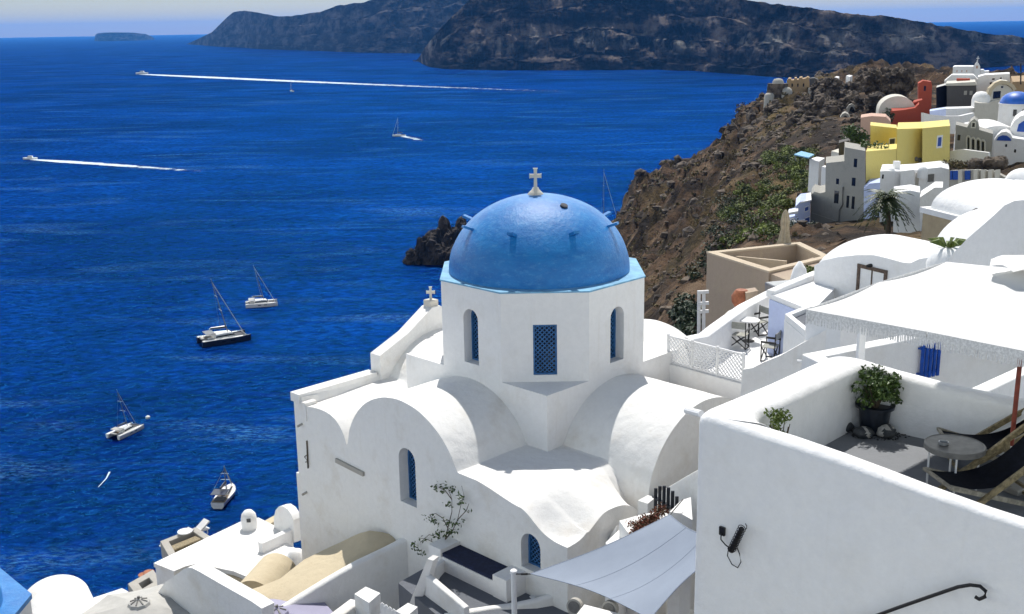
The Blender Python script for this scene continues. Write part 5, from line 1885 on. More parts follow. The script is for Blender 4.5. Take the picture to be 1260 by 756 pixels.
# second blue dome at the left edge
zc_ = -13.0
cn = pz(39, 731, zc_); e1 = (pz(0, 684, zc_) - cn).normalized(); e2 = (pz(18, 764, zc_) - cn).normalized()
bis = (e1 + e2).normalized()
RR = 2.75
ctr = cn + bis * RR
av = math.atan2(-bis.y, -bis.x)
ch2 = thing('blue_dome_chapel', 'chapel with blue dome and pale blue ledge, cut off at the left edge', 'chapel', at(ctr, -20))
pts = [Vector((ctr.x + RR * math.cos(av + PI / 4 * k), ctr.y + RR * math.sin(av + PI / 4 * k), zc_)) for k in range(8)]
bm = NB(); prism(bm, [at(ctr + (p - ctr) * .985, zc_ - .12) for p in pts], zb=-20); obj('drum', bm, 'white_wall', ch2)
bm = NB(); prism(bm, pts, .118); soften(bm, .02, 1); obj('ledge', bm, 'dome_blue', ch2)
bm = NB(); lathe(bm, [(2.12 * math.cos(PI / 2 * k / 20), .002 + 2.0 * math.sin(PI / 2 * k / 20)) for k in range(20)] + [(0, 2.0)], at(ctr, zc_), 48); obj('dome', bm, 'dome_blue', ch2, smooth=60)

# ------------------------------------------------------------------ bench court under the long wall
PA, PB = cw(-4, VA, 0), cw(5, VA, 0)
def uA(x, y): return (pv(x, y, PA, PB) - CC).dot(TU)
u0, u1 = uA(566, 672), uA(630, 706)
zs_ = pv(580, 677, PA, PB).z
zfl = zs_ - .46
bc = thing('masonry_bench', 'white masonry bench built against the long church wall', 'bench', cw((u0 + u1) / 2, VA - .3, zfl))
def ubox(u_0, u_1, v_0, v_1, z0, z1): return prism(NB(), [cw(u_0, v_0, z1), cw(u_1, v_0, z1), cw(u_1, v_1, z1), cw(u_0, v_1, z1)], zb=z0)
bd = .62
bm = ubox(u0, u1, VA - bd, VA - .003, zfl, zs_ - .08); soften(bm, .02, 1); obj('seat', bm, 'white_wall', bc)
bm = ubox(u0 - .45, u0 - .002, VA - bd - .02, VA - .004, zfl, zs_ + .10); soften(bm, .03, 2); obj('end_block', bm, 'white_wall', bc)
bm = ubox(u1 + .002, u1 + .45, VA - bd - .02, VA - .004, zfl, zs_ + .10); soften(bm, .03, 2); obj('end_block', bm, 'white_wall', bc)
bm = ubox(u0 + .02, u1 - .02, VA - bd + .02, VA - .01, zs_ - .078, zs_ + .01); soften(bm, .025, 2)
tag(obj('seat_cushion', bm, 'cushion_blue', smooth=60), 'long navy blue cushion lying on the white masonry bench', 'cushion')
bm = NB()
prism(bm, [cw(u0 - .5, VA - .005, zfl), cw(u1 + 2.6, VA - .005, zfl), cw(u1 + 2.2, VA - 2.6, zfl), cw(u0 - .3, VA - 1.75, zfl)], 3)
tag(obj('bench_court_floor', bm, 'dark_floor'), 'dark grey floor of the little court in front of the masonry bench', 'terrace')
bm = NB(); wall(bm, zpts([(552, 682, zfl + .25), (537, 694, zfl + .35), (525, 705, zfl + .55), (540, 718, zfl + .5), (558, 733, zfl + .45), (574, 747, zfl + .35)]), .16, -16.3, .6)
tag(obj('court_wall', bm, 'white', smooth=45), 'low white wall bending round the left of the bench court', 'wall')
bm = NB(); wall(bm, zpts([(548, 756, -12.85), (575, 751, -12.85), (605, 746.5, -12.85), (632, 743, -12.8), (660, 737, -12.7), (690, 727, -12.6), (712, 719, -12.5)]), .2, -16.3, .8)
tag(obj('curved_parapet', bm, 'white', smooth=50), 'white parapet curving along the lower edge right of the bench court', 'wall')
bm = NB(); wall(bm, zpts([(643, 741, -12.95), (665, 728, -12.8), (690, 713, -12.6), (700, 706, -12.5)]), .16, -16.3, .4)
tag(obj('stair_edge', bm, 'white', smooth=50), 'slanting white stair edge under the grey shade sail', 'wall')
bm = NB(); prism(bm, zpts([(600, 770, -13.2), (660, 728, -13.2), (745, 705, -13.2), (800, 740, -13.2), (760, 800, -13.2)]), 3.0)
tag(obj('shaded_court', bm, 'white_wall'), 'pale floor of the court below the grey shade sail', 'terrace')
# pole and sail
pt = py(632, 704, 21.6); pb = at(pt, -16)
sp = thing('sail_post', 'round white post that holds the left corner of the shade sail', 'post', pb)
bm = NB(); tube(bm, pb, pt, .062, None, 18); obj('post', bm, 'white_clean', sp, smooth=50)
bm = NB(); lathe(bm, [(.075, -.03), (.078, .03), (.05, .055), (0, .06)], pt, 18); obj('cap', bm, 'white_clean', sp, smooth=50)
T1 = py(653, 706.5, 21.3); T2 = py(824, 634, 21.0); T3 = py(905, 668, 18.2); T4 = py(800, 762, 17.6)
sail = thing('shade_sail', 'large pale blue grey shade sail stretched beside the terrace wall', 'shade sail', (T1 + T2 + T3 + T4) / 4)
bm = NB()
n = 28
g = []
c = (T1 + T2 + T3 + T4) / 4
for i in range(n + 1):
    g.append([])
    for j in range(n + 1):
        a, b = i / n, j / n
        p = T1.lerp(T2, a).lerp(T4.lerp(T3, a), b)
        # edges hollow towards the middle, cloth hangs a little
        k = .11 * (math.sin(PI * a) * (2 * b - 1) ** 2 + math.sin(PI * b) * (2 * a - 1) ** 2) * (1 - .0)
        p = p.lerp(c, k)
        p.z -= .22 * math.sin(PI * a) * math.sin(PI * b)
        g[i].append(bm.verts.new(p))
for i in range(n):
    for j in range(n): bm.faces.new((g[i][j], g[i + 1][j], g[i + 1][j + 1], g[i][j + 1]))
GP = [[v.co.copy() for v in r_] for r_ in g]
bmesh.ops.recalc_face_normals(bm, faces=bm.faces[:])
bmesh.ops.solidify(bm, geom=bm.faces[:], thickness=.006)
obj('cloth', bm, 'sail_cloth', sail, smooth=60)
for e_ in ([(i, 0) for i in range(n + 1)], [(i, n) for i in range(n + 1)], [(0, j) for j in range(n + 1)], [(n, j) for j in range(n + 1)], [(i, 10) for i in range(n + 1)], [(i, 19) for i in range(n + 1)]):
    bm = NB(); tubepath(bm, [GP[i][j] + Vector((0, 0, .004)) for i, j in e_], .011, 5); obj('seam', bm, 'grey_metal' if False else 'sail_cloth', sail)
bm = NB(); tubepath(bm, [pt - Vector((0, 0, .05)), T1], .014); tube(bm, pt.lerp(T1, .45) - Vector((0, 0, .03)), pt.lerp(T1, .8) - Vector((0, 0, .01)), .024); obj('tie_rope', bm, 'black_metal', sail)
bm = NB(); tubepath(bm, [T2, T2 + Vector((.35, .5, .12))], .014); obj('tie_rope', bm, 'black_metal', sail)

# climbing plant on the wall
vb = cw(uA(548, 692), VA - .45, zfl)
vine = thing('climbing_plant', 'sparse climbing plant with dark leaves on the church wall by the bench', 'plant', vb)
def onw(x, y, d=.12):
    return pv(x, y, PA - TV * d, PB - TV * d)
stems = [[(548, 690), (547, 676), (548, 664), (551, 650), (556, 630), (556, 615), (552, 602)],
         [(548, 664), (556, 655), (563, 640), (567, 622), (571, 610), (568, 598)],
         [(547, 680), (538, 670), (526, 664), (515, 662)], [(548, 672), (540, 662), (528, 658), (517, 668)], [(551, 650), (545, 638), (536, 632), (528, 634)],
         [(556, 615), (548, 604), (540, 600)], [(563, 640), (574, 628), (577, 620)]]
bm = NB()
for k, s in enumerate(stems):
    pts = [onw(x, y, .14 + .05 * math.sin(k + i)) for i, (x, y) in enumerate(s)]
    pts[0] = vb if k == 0 else pts[0]
    tubepath(bm, pts, [max(.006, (.022 if k == 0 else .013) * (1 - i / (len(pts) + 1))) for i in range(len(pts))], 5)
obj('stems', bm, 'bark', vine)
bm = NB()
rg = random.Random(21)
for (x, y, n_, s_) in [(545, 600, 26, 8), (536, 601, 12, 5), (556, 603, 16, 6), (565, 612, 18, 5), (568, 618, 16, 6), (553, 620, 16, 5), (529, 637, 26, 6), (534, 642, 18, 5), (550, 643, 22, 6), (561, 645, 20, 6), (557, 653, 26, 7), (550, 657, 20, 6), (575, 628, 8, 4), (571, 640, 6, 3), (537, 660, 12, 6), (523, 665, 10, 6), (511, 674, 20, 5), (519, 681, 16, 5), (508, 670, 8, 3), (528, 697, 5, 4), (541, 654, 14, 5)]:
    for _ in range(n_):
        leaves(bm, onw(x + rg.gauss(0, s_ * .5), y + rg.gauss(0, s_ * .45), rg.uniform(.06, .3)), (.03, .03, .03), 1, .095, .5, rg, 0)
obj('leaves', bm, 'leaf', vine)

# gate pillar and pickets at the bottom
o, top = block('gate_pillar', [(436, 731), (450, 722), (468, 730), (454, 742)], 21.9, -17, 'white', 'square white gate pillar at the lower edge, left of the pickets', 'pillar', .04)
zg = top[0].z
bm = NB(); wall(bm, [at(pz(437, 741, zg - .35), zg - .3), at(pz(405, 765, zg - .35), zg - .3)], .3, -17, .4)
tag(obj('pillar_wall', bm, 'white', smooth=40), 'short white wall running left from the gate pillar', 'wall')
pk = thing('picket_gate', 'small white picket gate right of the square pillar', 'gate', pz(478, 760, -14.4))
ga = py(468, 745, 21.4); gb_ = py(487, 756, 20.7)
for k in range(4):
    p = ga.lerp(gb_, (k + .5) / 4)
    bm = NB(); extrude(bm, [p + Vector((x, 0, z)) for x, z in ((-.045, -1.2), (.045, -1.2), (.045, .04), (0, .09), (-.045, .04))], Vector((0, .03, 0))); obj('picket', bm, 'white_clean', pk)
for z in (-.25, -.9):
    bm = NB(); bar(bm, ga + Vector((0, .045, z)), gb_ + Vector((0, .045, z)), .05, .03); obj('rail', bm, 'white_clean', pk)
o, top = block('gate_pillar', [(487, 752), (502, 742), (514, 747), (500, 759)], 20.4, -17, 'white', 'white gate pillar right of the pickets, cut by the lower edge', 'pillar', .04)
# leaning slab between court and pickets
bm = NB(); extrude(bm, [py(x, y, 23.2) for x, y in ((526, 688), (533, 690), (516, 748), (504, 742))], Vector((.12, .2, 0)))
tag(obj('leaning_board', bm, 'white_wall'), 'narrow white sloping board between bench court and picket gate', 'board')
# white box and vents at the bottom
o, top = block('white_box', [(708, 758), (719, 744), (762, 755), (756, 775)], 18.6, -14.5, 'white', 'white box with flat top at the lower edge under the sail', 'box', .03)
for i, (x, y) in enumerate(((709, 745), (752, 748))):
    p = py(x, y, 19.4 if i == 0 else 19.0)
    bm = NB(); tube(bm, p, p + Vector((-.05, -.1, .02)), .16, None, 20); f = obj('wall_vent', bm, 'concrete'); tag(f, ['round grey vent left of the white box under the sail', 'round grey vent right above the white box under the sail'][i], 'vent')
    bm = NB(); tube(bm, p + Vector((-.05, -.1, .02)), p + Vector((-.056, -.112, .022)), .12, None, 20); obj('grille', bm, 'table_grey', f)

# gate, planter and walls by the right arm of the church
gA = py(804, 622, 23.2); gB = py(841, 617, 22.2)
sg = thing('slatted_gate', 'dark grey slatted garden gate with rounded top beside the church', 'gate', at((gA + gB) / 2, -12))
gd = gB - gA; gd.z = 0; gw = gd.length; gd.normalize()
zt0 = py(822, 600, 22.7).z; zb0 = zt0 - 1.25
for k in range(7):
    q = (k + .5) / 7
    p = gA + gd * gw * q
    bm = NB(); bar(bm, at(p, zb0), at(p, zt0 - .28 * (2 * q - 1) ** 2), .075, .03); obj('slat', bm, 'pot_blue', sg)
for z in (zb0 + .2, zt0 - .45):
    bm = NB(); bar(bm, at(gA, z) + Vector((0, .04, 0)), at(gB, z) + Vector((0, .04, 0)), .09, .03); obj('crossbar', bm, 'pot_blue', sg)
bm = NB(); box(bm, at(gA.lerp(gB, .6), zt0 - .62) - Vector((0, .03, 0)), (.32, .02, .16), math.atan2(gd.y, gd.x)); obj('notice_board', bm, 'white_clean', sg)
block('gate_post', [(785, 616), (797, 609.5), (807, 612), (797, 620)], 23.6, -13, 'white', 'square white post left of the dark slatted gate', 'post', .04)
block('gate_post', [(824, 630), (838, 616), (850, 612), (852, 640), (838, 632)], 21.4, -13, 'white', 'white wall block right of the dark slatted gate', 'wall', .04)
bm = NB(); wall(bm, [py(800, 612, 24.6), py(822, 601, 24.2), py(850, 585, 23.0), py(880, 568, 22)], .2, -13, .3)
tag(obj('alley_wall', bm, 'white', smooth=40), 'white wall rising behind the dark slatted gate', 'wall')
o, top = block('planter', [(762, 641), (786, 634), (818, 628), (822, 634), (796, 650), (784, 662), (772, 655)], 22.0, -13, 'white', 'white masonry planter with reddish plants beside the shade sail', 'planter', .04)
zpl = top[0].z
bm = NB()
rg = random.Random(8)
for k in range(60):
    q = rg.random()
    x = 779 + 38 * q + rg.gauss(0, 2); y = 652 - 21 * q + rg.gauss(0, 2.5)
    leaves(bm, pz(x, y, zpl + .1) + Vector((0, 0, rg.uniform(-.02, .10))), (.12, .12, .08), 16, .07, .6, rg, 0)
obj('flowers', bm, 'flowers', o)
bm = NB(); wall(bm, zpts([(728, 688, -12.2), (742, 674, -11.9), (756, 656, -11.4), (764, 645, -11.0)]), .2, -14, .4)
tag(obj('stair_parapet', bm, 'white', smooth=40), 'steep white stair parapet left of the reddish planter', 'wall')
block('step_block', [(745, 668), (764, 650), (780, 664), (760, 690)], 21.7, -14, 'white_wall', 'white stair block below the reddish planter', 'stairs', .03)

# unseen landing added below the camera to bounce sunlight onto facing walls
bm = NB(); prism(bm, [Vector((-5, -16, -8.3)), Vector((18, -16, -8.3)), Vector((18, 6.5, -8.3)), Vector((2.5, 9.0, -8.3)), Vector((-5, 9.0, -8.3))], 1.5)
tag(obj('bounce_landing', bm, 'concrete'), kind='structure')
# ------------------------------------------------------------------ the town on the ridge
def fblock(name, label, outline, A, B, th, m, cat='house', parent=None, soft=.04):
    """building standing on the plane A-B whose front outline is given by sight lines, th metres deep"""
    bm = NB(); facade(bm, A, B, outline, th)
    if soft: soften(bm, soft, 1, 40)
    o = obj(name, bm, m, parent)
    if label: tag(o, label, cat)
    return o

def hole_pane(parent, A, B, x0, y0, x1, y1, frame=None, pane='dark_glass', name='window', fw=.12):
    return pane_on(parent, A, B, x0, y0, x1, y1, frame, pane, name, fw)

# yellow house and its grey side
K = py(1065, 186, 126)
G0 = at(py(1040, 181.3, 128.5), K.z); 
gdir = (Vector((G0.x - K.x, G0.y - K.y, 0))).normalized()
GA, GB = K + gdir * 12, K
YB = py(1169, 156, 138)
ydir = Vector((YB.x - K.x, YB.y - K.y, 0)).normalized()
YA, YBB = K + ydir * .06, K + ydir * 20
yh = thing('yellow_house', 'tall yellow house with a stepped grey side wall above the slope', 'house', at(K, -30))
bm = NB(); facade(bm, GA, GB, [(996, 330), (998, 240), (1002, 236), (1009, 238), (1015.5, 236.5), (1016, 201), (1039, 198.5), (1040, 181.5), (1065, 186), (1064, 330)], 6.5); obj('grey_wall', bm, 'old_grey', yh)
bm = NB(); facade(bm, YA, YBB, [(1065.6, 186.5), (1103, 183.5), (1104, 330), (1064.6, 330)], 6.0); obj('lower_storey', bm, 'yellow', yh)
bm = NB(); facade(bm, YA, YBB, [(1103.4, 159), (1136, 158), (1136, 330), (1103.8, 330)], 9.0); obj('upper_storey', bm, 'yellow', yh)
nY = away(YA, YBB)
Ay2, By2 = YA - nY * 1.2, YBB - nY * 1.2
bm = NB(); facade(bm, Ay2, By2, [(1135, 158), (1169, 155), (1167, 330), (1134, 330)], 9.0); obj('bay', bm, 'yellow', yh)
# back storey beside the little roof terrace
Ay3, By3 = YA + nY * 6.2, YBB + nY * 6.2
bm = NB(); facade(bm, Ay3, By3, [(1071, 154.5), (1104, 158), (1104, 200), (1071, 200)], 5); obj('back_storey', bm, 'yellow', yh)
for (x0, y0, x1, y1) in ((1051, 195.5, 1055, 206), (1048.5, 219, 1053, 229), (1029, 220, 1032.5, 227), (1027, 235, 1032.5, 250.5), (1042, 241, 1045.2, 256), (1048.5, 242, 1052, 257.5), (1012, 222.5, 1015.5, 231)):
    if y0 == 222.5: continue
    hole_pane(yh, GA, GB, x0, y0, x1, y1)
bm = NB(); n = -away(GA, GB)
tubepath(bm, [pv(x, y, GA, GB) + n * .12 for x, y in ((1038, 230), (1037.5, 252), (1034, 258), (1033, 272), (1020, 276))], .09, 6); obj('drain_pipe', bm, 'table_grey', yh)
bm = NB(); extrude(bm, [pv(x, y, GA, GB) + n * .02 for x, y in ((1000, 262), (1063, 283), (1063, 284), (1000, 263))], n * .08); obj('string_course', bm, 'concrete', yh)
pane_on(yh, Ay2, By2, 1154, 169, 1158.5, 180, 'white_clean', 'blue_paint', 'window', .22)
pane_on(yh, Ay3, By3, 1094.5, 171, 1101, 183, 'white_clean', 'navy_paint', 'door', .12)
for (x, y) in ((1127, 196), (1131, 197)):
    bm = NB(); rockmesh(bm, pv(x, y, YA, YBB), .3, int(x), 2, .2); obj('wall_lamp', bm, 'table_grey', yh)
t = thing('roof_plants', 'green plants in tubs on the small terrace of the yellow house', 'plants', py(1080, 182, 132))
bm = NB()
rg = random.Random(4)
for (x, y) in ((1066, 180), (1072, 181), (1079, 180), (1088, 181), (1063, 178)): leaves(bm, py(x, y - 1, 130), (.6, .6, .55), 50, .3, .6, rg, 0)
obj('foliage', bm, 'leaf', t)
bm = NB(); lathe(bm, [(1.0, 0), (1.3, .35), (1.0, .7), (0, .6)], py(1155, 156.5, 143), 16)
tag(obj('roof_bundle', bm, 'brown_wood', smooth=60), 'brown bundled cover on the yellow roof', 'cover')

# palm
pp_ = py(1092, 300, 100)
palm = thing('palm_tree', 'palm tree with drooping fronds in front of the yellow house', 'palm', pp_)
ptop = py(1091, 246, 100)
bm = NB(); tubepath(bm, [pp_, pp_.lerp(ptop, .5) + Vector((.15, 0, 0)), ptop], [.28, .22, .2], 10); obj('trunk', bm, 'bark', palm)
bm = NB()
rg = random.Random(6)
for k in range(80):
    a = rg.uniform(0, 2 * PI); el = rg.uniform(-.25, 1.25)
    L_ = rg.uniform(1.9, 2.8)
    d = Vector((math.cos(a), math.sin(a), 0)); sd = Vector((-d.y, d.x, 0))
    prev = None
    n = 9
    for i in range(n + 1):
        q = i / n
        p = ptop + d * (L_ * q * math.cos(el * (1 - q * .5))) + Vector((0, 0, L_ * (math.sin(el) * q - 1.0 * q * q * (.5 + .4 * math.cos(el)))))
        if prev is not None:
            for sgn in (-1, 1):
                lw_ = .42 * math.sin(PI * min(1, q * .9 + .12))
                tip = p + sd * sgn * lw_ + d * .22 - Vector((0, 0, .14))
                v = [bm.verts.new(x) for x in (prev, p, tip)]
                bm.faces.new(v)
        prev = p
obj('crown', bm, 'palm_leaf', palm)

# white houses round the palm
A_ = py(1083, 212, 116); B_ = py(1171, 208, 120)
wh = thing('white_house', 'long white house with rounded chimneys below the yellow wall', 'house', at((A_ + B_) / 2, -30))
bm = NB(); facade(bm, A_, B_, [(1083, 211), (1091, 210.5), (1106, 211), (1124, 210), (1131, 209), (1144, 207.5), (1158, 206), (1168, 208.5), (1168.5, 300), (1082, 300)], 6); soften(bm, .15, 2, 40); obj('walls', bm, 'white_clean', wh, smooth=45)
for (x, y, r_) in ((1096, 214, .5), (1135, 212, .55)):
    bm = NB(); c = py(x, y, 117.2); lathe(bm, [(r_, -.6), (r_, .15), (r_ * .8, .45), (r_ * .4, .62), (0, .68)], c, 14); obj('chimney', bm, 'white_clean', wh, smooth=60)
bm = NB(); box(bm, py(1103, 207, 119), (.6, .6, 1.5)); obj('chimney', bm, 'white_wall', wh)
nW = away(A_, B_)
A2, B2 = A_ - nW * 1.0, B_ - nW * 1.0
bm = NB(); facade(bm, A2, B2, [(1108, 211), (1125, 209), (1125, 262), (1107.5, 262)], 1.5); obj('front_block', bm, 'white_clean', wh)
pane_on(wh, A_, B_, 1126.5, 213, 1131, 230, 'white_clean', 'concrete', 'door', .12)
pane_on(wh, A_, B_, 1141.5, 214.5, 1149.5, 224, 'white_wall', 'table_grey', 'window', .12)
pane_on(wh, A_, B_, 1085.5, 215, 1087.5, 220, None, 'dark_glass', 'window', .12)
A_ = py(1100, 236, 104); B_ = py(1135, 239, 101)
fblock('white_house', 'low white house with a flat rounded front, right of the palm', [(1099, 237), (1120, 234.5), (1132, 237), (1134, 300), (1099, 300)], A_, B_, 4, 'white_clean', soft=.15)
A_ = py(1060, 213, 124.5); B_ = py(1084, 230, 122)
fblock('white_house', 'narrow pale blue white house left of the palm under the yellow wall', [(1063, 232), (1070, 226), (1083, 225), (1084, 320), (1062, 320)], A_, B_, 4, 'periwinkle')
A_ = py(1136, 245, 98); B_ = py(1172, 228, 100)
fblock('white_house', 'small white house tucked behind the stone edged vault', [(1132, 243), (1150, 231), (1160, 231), (1160, 290), (1132, 290)], A_, B_, 4, 'white_wall')
# blue gates and the wall strip beside them
A_ = py(1168, 212, 112); B_ = py(1245, 214, 106)
gw_ = thing('garden_wall', 'low stone garden wall with blue gates and pale piers behind the big vault', 'wall', at((A_ + B_) / 2, -26))
bm = NB(); facade(bm, A_, B_, [(1168.6, 210), (1200, 209), (1222, 211), (1240, 220), (1243, 280), (1168.6, 280)], .5); obj('wall', bm, 'concrete', gw_)
for i, (x0, x1) in enumerate(((1170, 1172.6), (1173.4, 1181), (1188, 1194.6))):
    bm = NB(); n = -away(A_, B_); extrude(bm, [pv(x, y, A_, B_) + n * .05 for x, y in ((x0, 210.5), (x1, 210), (x1, 221), (x0, 221.5))], n * .08); obj('gate', bm, 'blue_paint', gw_)
for x in (1184, 1203, 1212, 1221, 1229):
    bm = NB(); n = -away(A_, B_); extrude(bm, [pv(x + dx_, y, A_, B_) + n * .05 for dx_, y in ((-2.4, 209), (2.4, 208.6), (2.4, 232), (-2.4, 232))], n * .3); obj('pier', bm, 'stone_white', gw_)
bm = NB()
rg = random.Random(9)
for k in range(16): rockmesh(bm, py(1206 + rg.uniform(-10, 30), 203 + rg.uniform(-3, 5), 118), rg.uniform(.4, .9), k, 2, .4)
tag(obj('rubble', bm, 'rock_grey'), 'grey rubble between grey stone house and garden wall', 'rubble', kind='stuff')
bm = NB()
for k in range(20): leaves(bm, py(1182 + rg.uniform(-20, 16), 203 + rg.uniform(-3, 4), 124), (.9, .8, .5), 26, .3, .5, rg, 0)
tag(obj('dry_garden', bm, 'dry_scrub'), 'dry yellowish bushes below the grey stone house', 'scrub', kind='stuff')
o, top = block('white_house', [(1238, 224), (1262, 218), (1300, 224), (1280, 236), (1240, 236)], 84, -24, 'white_clean', 'white block with a small white dome at the right edge', 'house')
bm = NB(); c = py(1258, 226, 86); lathe(bm, [(1.35 * math.cos(PI / 2 * k / 10), 1.2 * math.sin(PI / 2 * k / 10)) for k in range(10)] + [(0, 1.2)], c, 20); obj('dome', bm, 'white_clean', o, smooth=60)
t = thing('shade_roof', 'dark lattice shade roof at the right edge above the blank wall', 'pergola', py(1250, 240, 62))
for k in range(7):
    bm = NB(); bar(bm, py(1236 + k * 5, 237 + (k % 2), 62), py(1240 + k * 5, 243, 58), .1); obj('slat', bm, 'black_metal', t)
for x in (1238, 1258):
    bm = NB(); bar(bm, py(x, 240, 60), py(x, 252, 60), .12); obj('post', bm, 'black_metal', t)

# small white house below the grey wall
A_ = py(968, 262, 122); B_ = py(1000, 255, 125)
A_, B_ = py(966, 262, 121), py(999, 256, 128)
sh = thing('white_house', 'small white house with blue windows in the shade of the grey wall', 'house', at((A_ + B_) / 2, -40))
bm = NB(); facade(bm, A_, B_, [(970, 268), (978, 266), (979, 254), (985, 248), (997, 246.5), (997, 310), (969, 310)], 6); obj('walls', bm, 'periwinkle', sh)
bm = NB(); n = -away(A_, B_); extrude(bm, [pv(x, y, A_, B_) + n * .1 for x, y in ((984, 249), (997.5, 246), (997.5, 247.4), (984, 250.4))], Vector((A_.x, A_.y, 0)).normalized() * 6); obj('roof', bm, 'white_clean', sh)
for q in ((990, 255, 994.5, 259.5), (990.5, 268, 996, 275), (972.5, 270, 976, 275)): pane_on(sh, A_, B_, *q, 'white_clean', 'blue_paint', 'window', .1)
rd_ = Vector((A_.x, A_.y, 0)).normalized(); A2, B2 = A_ - rd_ * 2.3, B_ - rd_ * 2.3
bm = NB(); facade(bm, A2, B2, [(966, 276), (990, 274), (990, 277.5), (966, 279.5)], 2.2); obj('balcony', bm, 'white_clean', sh)
bm = NB(); facade(bm, A2, B2, [(970, 262), (982, 260), (982, 263), (970, 265)], 2.2); obj('balcony', bm, 'white_clean', sh)
bm = NB(); facade(bm, A2 - rd_ * 2, B2 - rd_ * 2, [(974, 289), (1003, 284), (1010, 300), (1010, 330), (974, 330)], 3); obj('lower_terrace', bm, 'periwinkle', sh)
for i, (x, y) in enumerate(((985, 283), (999, 280), (1005, 293), (976, 278), (1021, 291))):
    t = thing('round_bush', ['dark round bush in front of the small white house', 'dark reddish bush against the corner of the grey wall', 'dark bush on the lower terrace below the grey wall', 'dark bush left below the small white house', 'dark round bush against the foot of the grey wall'][i], 'bush', py(x, y + 6, 114))
    bm = NB(); c = py(x, y, 114)
    for k in range(5): leaves(bm, c + Vector((rg.uniform(-.3, .3), rg.uniform(-.3, .3), rg.uniform(-.3, .3))), (.7, .7, .65), 60, .28, .6, rg, 0)
    obj('foliage', bm, 'leaf_dark', t)
    bm = NB(); tube(bm, py(x, y + 7, 114), c, .1); obj('stem', bm, 'bark', t)

# red house
A_ = py(1096, 140, 190); B_ = py(1131, 137, 194)
rh = thing('red_house', 'dark red house with a tower block and tan dome on the ridge', 'house', at((A_ + B_) / 2, -40))
bm = NB(); facade(bm, A_, B_, [(1095.5, 137), (1112, 135.5), (1126, 133), (1131, 128), (1132, 170), (1096, 170)], 7); obj('walls', bm, 'red_wall', rh)
n = away(A_, B_)
bm = NB(); facade(bm, A_ + n * 7.2, B_ + n * 7.2, [(1130, 103), (1136, 99.5), (1146, 101), (1147, 106), (1145, 150), (1130, 150)], 4); obj('tower', bm, 'red_wall', rh)
bm = NB(); facade(bm, A_ + n * 3.5, B_ + n * 3.5, [(1121, 127), (1135, 123), (1136, 150), (1121, 150)], 5); obj('upper_room', bm, 'red_wall', rh)
bm = NB(); c0 = py(1104, 134, 197); vault(bm, c0, c0 + Vector((1.5, 6, 0)), 3.1, 2.6, c0.z - .4, -40, 16); obj('vault', bm, 'stone_white', rh, smooth=40)
pane_on(rh, A_ + n * 7.2, B_ + n * 7.2, 1137, 106, 1139.5, 112, None, 'dark_glass', 'window')
for (x, y) in ((1120, 131), (1122, 125.5)):
    pane_on(rh, A_ + n * 3.5, B_ + n * 3.5, x, y - 3, x + 2, y, None, 'dark_glass', 'window')
t = thing('round_bush', 'dark green bush at the left corner of the red house', 'bush', py(1091, 150, 186))
bm = NB(); leaves(bm, py(1092, 143, 186), (1.1, 1.0, 1.3), 220, .5, .6, rg, 0); obj('foliage', bm, 'leaf_dark', t)
bm = NB(); tube(bm, py(1091, 150, 186), py(1092, 143, 186), .15); obj('stem', bm, 'bark', t)
A_ = py(1058, 150, 170); B_ = py(1092, 148, 174)
fblock('pink_house', 'low pinkish house left of the red house', [(1059, 145), (1072, 143), (1090, 144), (1096, 150), (1096, 175), (1059, 175)], A_, B_, 6, 'pink_wall')
A_ = py(1040, 180, 140); B_ = py(1053, 178, 142)
fblock('shed', 'small dark shed left above the yellow house', [(1032, 176), (1044, 173), (1046, 175), (1046, 192), (1032, 192)], A_, B_, 3, 'dark_grey', 'shed')
t = thing('awning', 'pale blue awning on the slope left of the yellow house', 'awning', py(988, 190, 165))
bm = NB(); prism(bm, zpts([(977, 190, py(977, 190, 165).z), (986, 186, py(977, 190, 165).z), (1002, 190, py(977, 190, 165).z), (995, 194, py(977, 190, 165).z)]), .15); obj('cloth', bm, 'ledge_blue', t)
for x in (979, 998):
    bm = NB(); tube(bm, py(x, 190, 165), py(x, 198, 165), .08); obj('post', bm, 'grey_metal', t)
bm = NB(); prism(bm, zpts([(1000, 178, -23.5), (1036, 174, -23.5), (1046, 182, -23.5), (1010, 188, -23.5)]), 1.5)
tag(obj('path', bm, 'tan_stone'), kind='structure')
t = thing('garden_bushes', 'green garden bushes left above the yellow house', 'bushes', py(1052, 175, 150))
bm = NB()
for k in range(14): leaves(bm, py(1052 + rg.uniform(-12, 12), 169 + rg.uniform(-9, 9), 150), (1.1, 1, .9), 50, .45, .6, rg, 0)
obj('foliage', bm, 'leaf', t)

# dark grey house
A_ = py(1166, 112, 212); B_ = py(1203, 110, 216)
dg = thing('dark_grey_house', 'dark grey flat house with a pale roof edge in front of the bell tower', 'house', at((A_ + B_) / 2, -40))
bm = NB(); facade(bm, A_, B_, [(1165, 106), (1201, 105.5), (1203, 160), (1165, 160)], 9); obj('walls', bm, 'dark_grey', dg)
n = away(A_, B_); t_ = (B_ - A_).normalized()
bm = NB(); facade(bm, A_ - n * .3, B_ - n * .3, [(1164, 103), (1200, 101), (1202, 105.4), (1164, 105.9)], 9.5); obj('roof', bm, 'stone_white', dg)
bm = NB(); facade(bm, A_ + n * 1.5, B_ + n * 1.5, [(1152, 108), (1164.8, 104.5), (1164.8, 160), (1152, 160)], 7); obj('side_wing', bm, 'hull_navy', dg)
bm = NB(); facade(bm, A_ + n * 4, B_ + n * 4, [(1177, 97), (1193.5, 97), (1193.5, 99.5), (1177, 99.5)], 2); obj('roof_box', bm, 'red_wall', dg)
for x in (1186.3, 1193.2): pane_on(dg, A_, B_, x, 112, x + 3.6, 117, None, 'concrete', 'window')
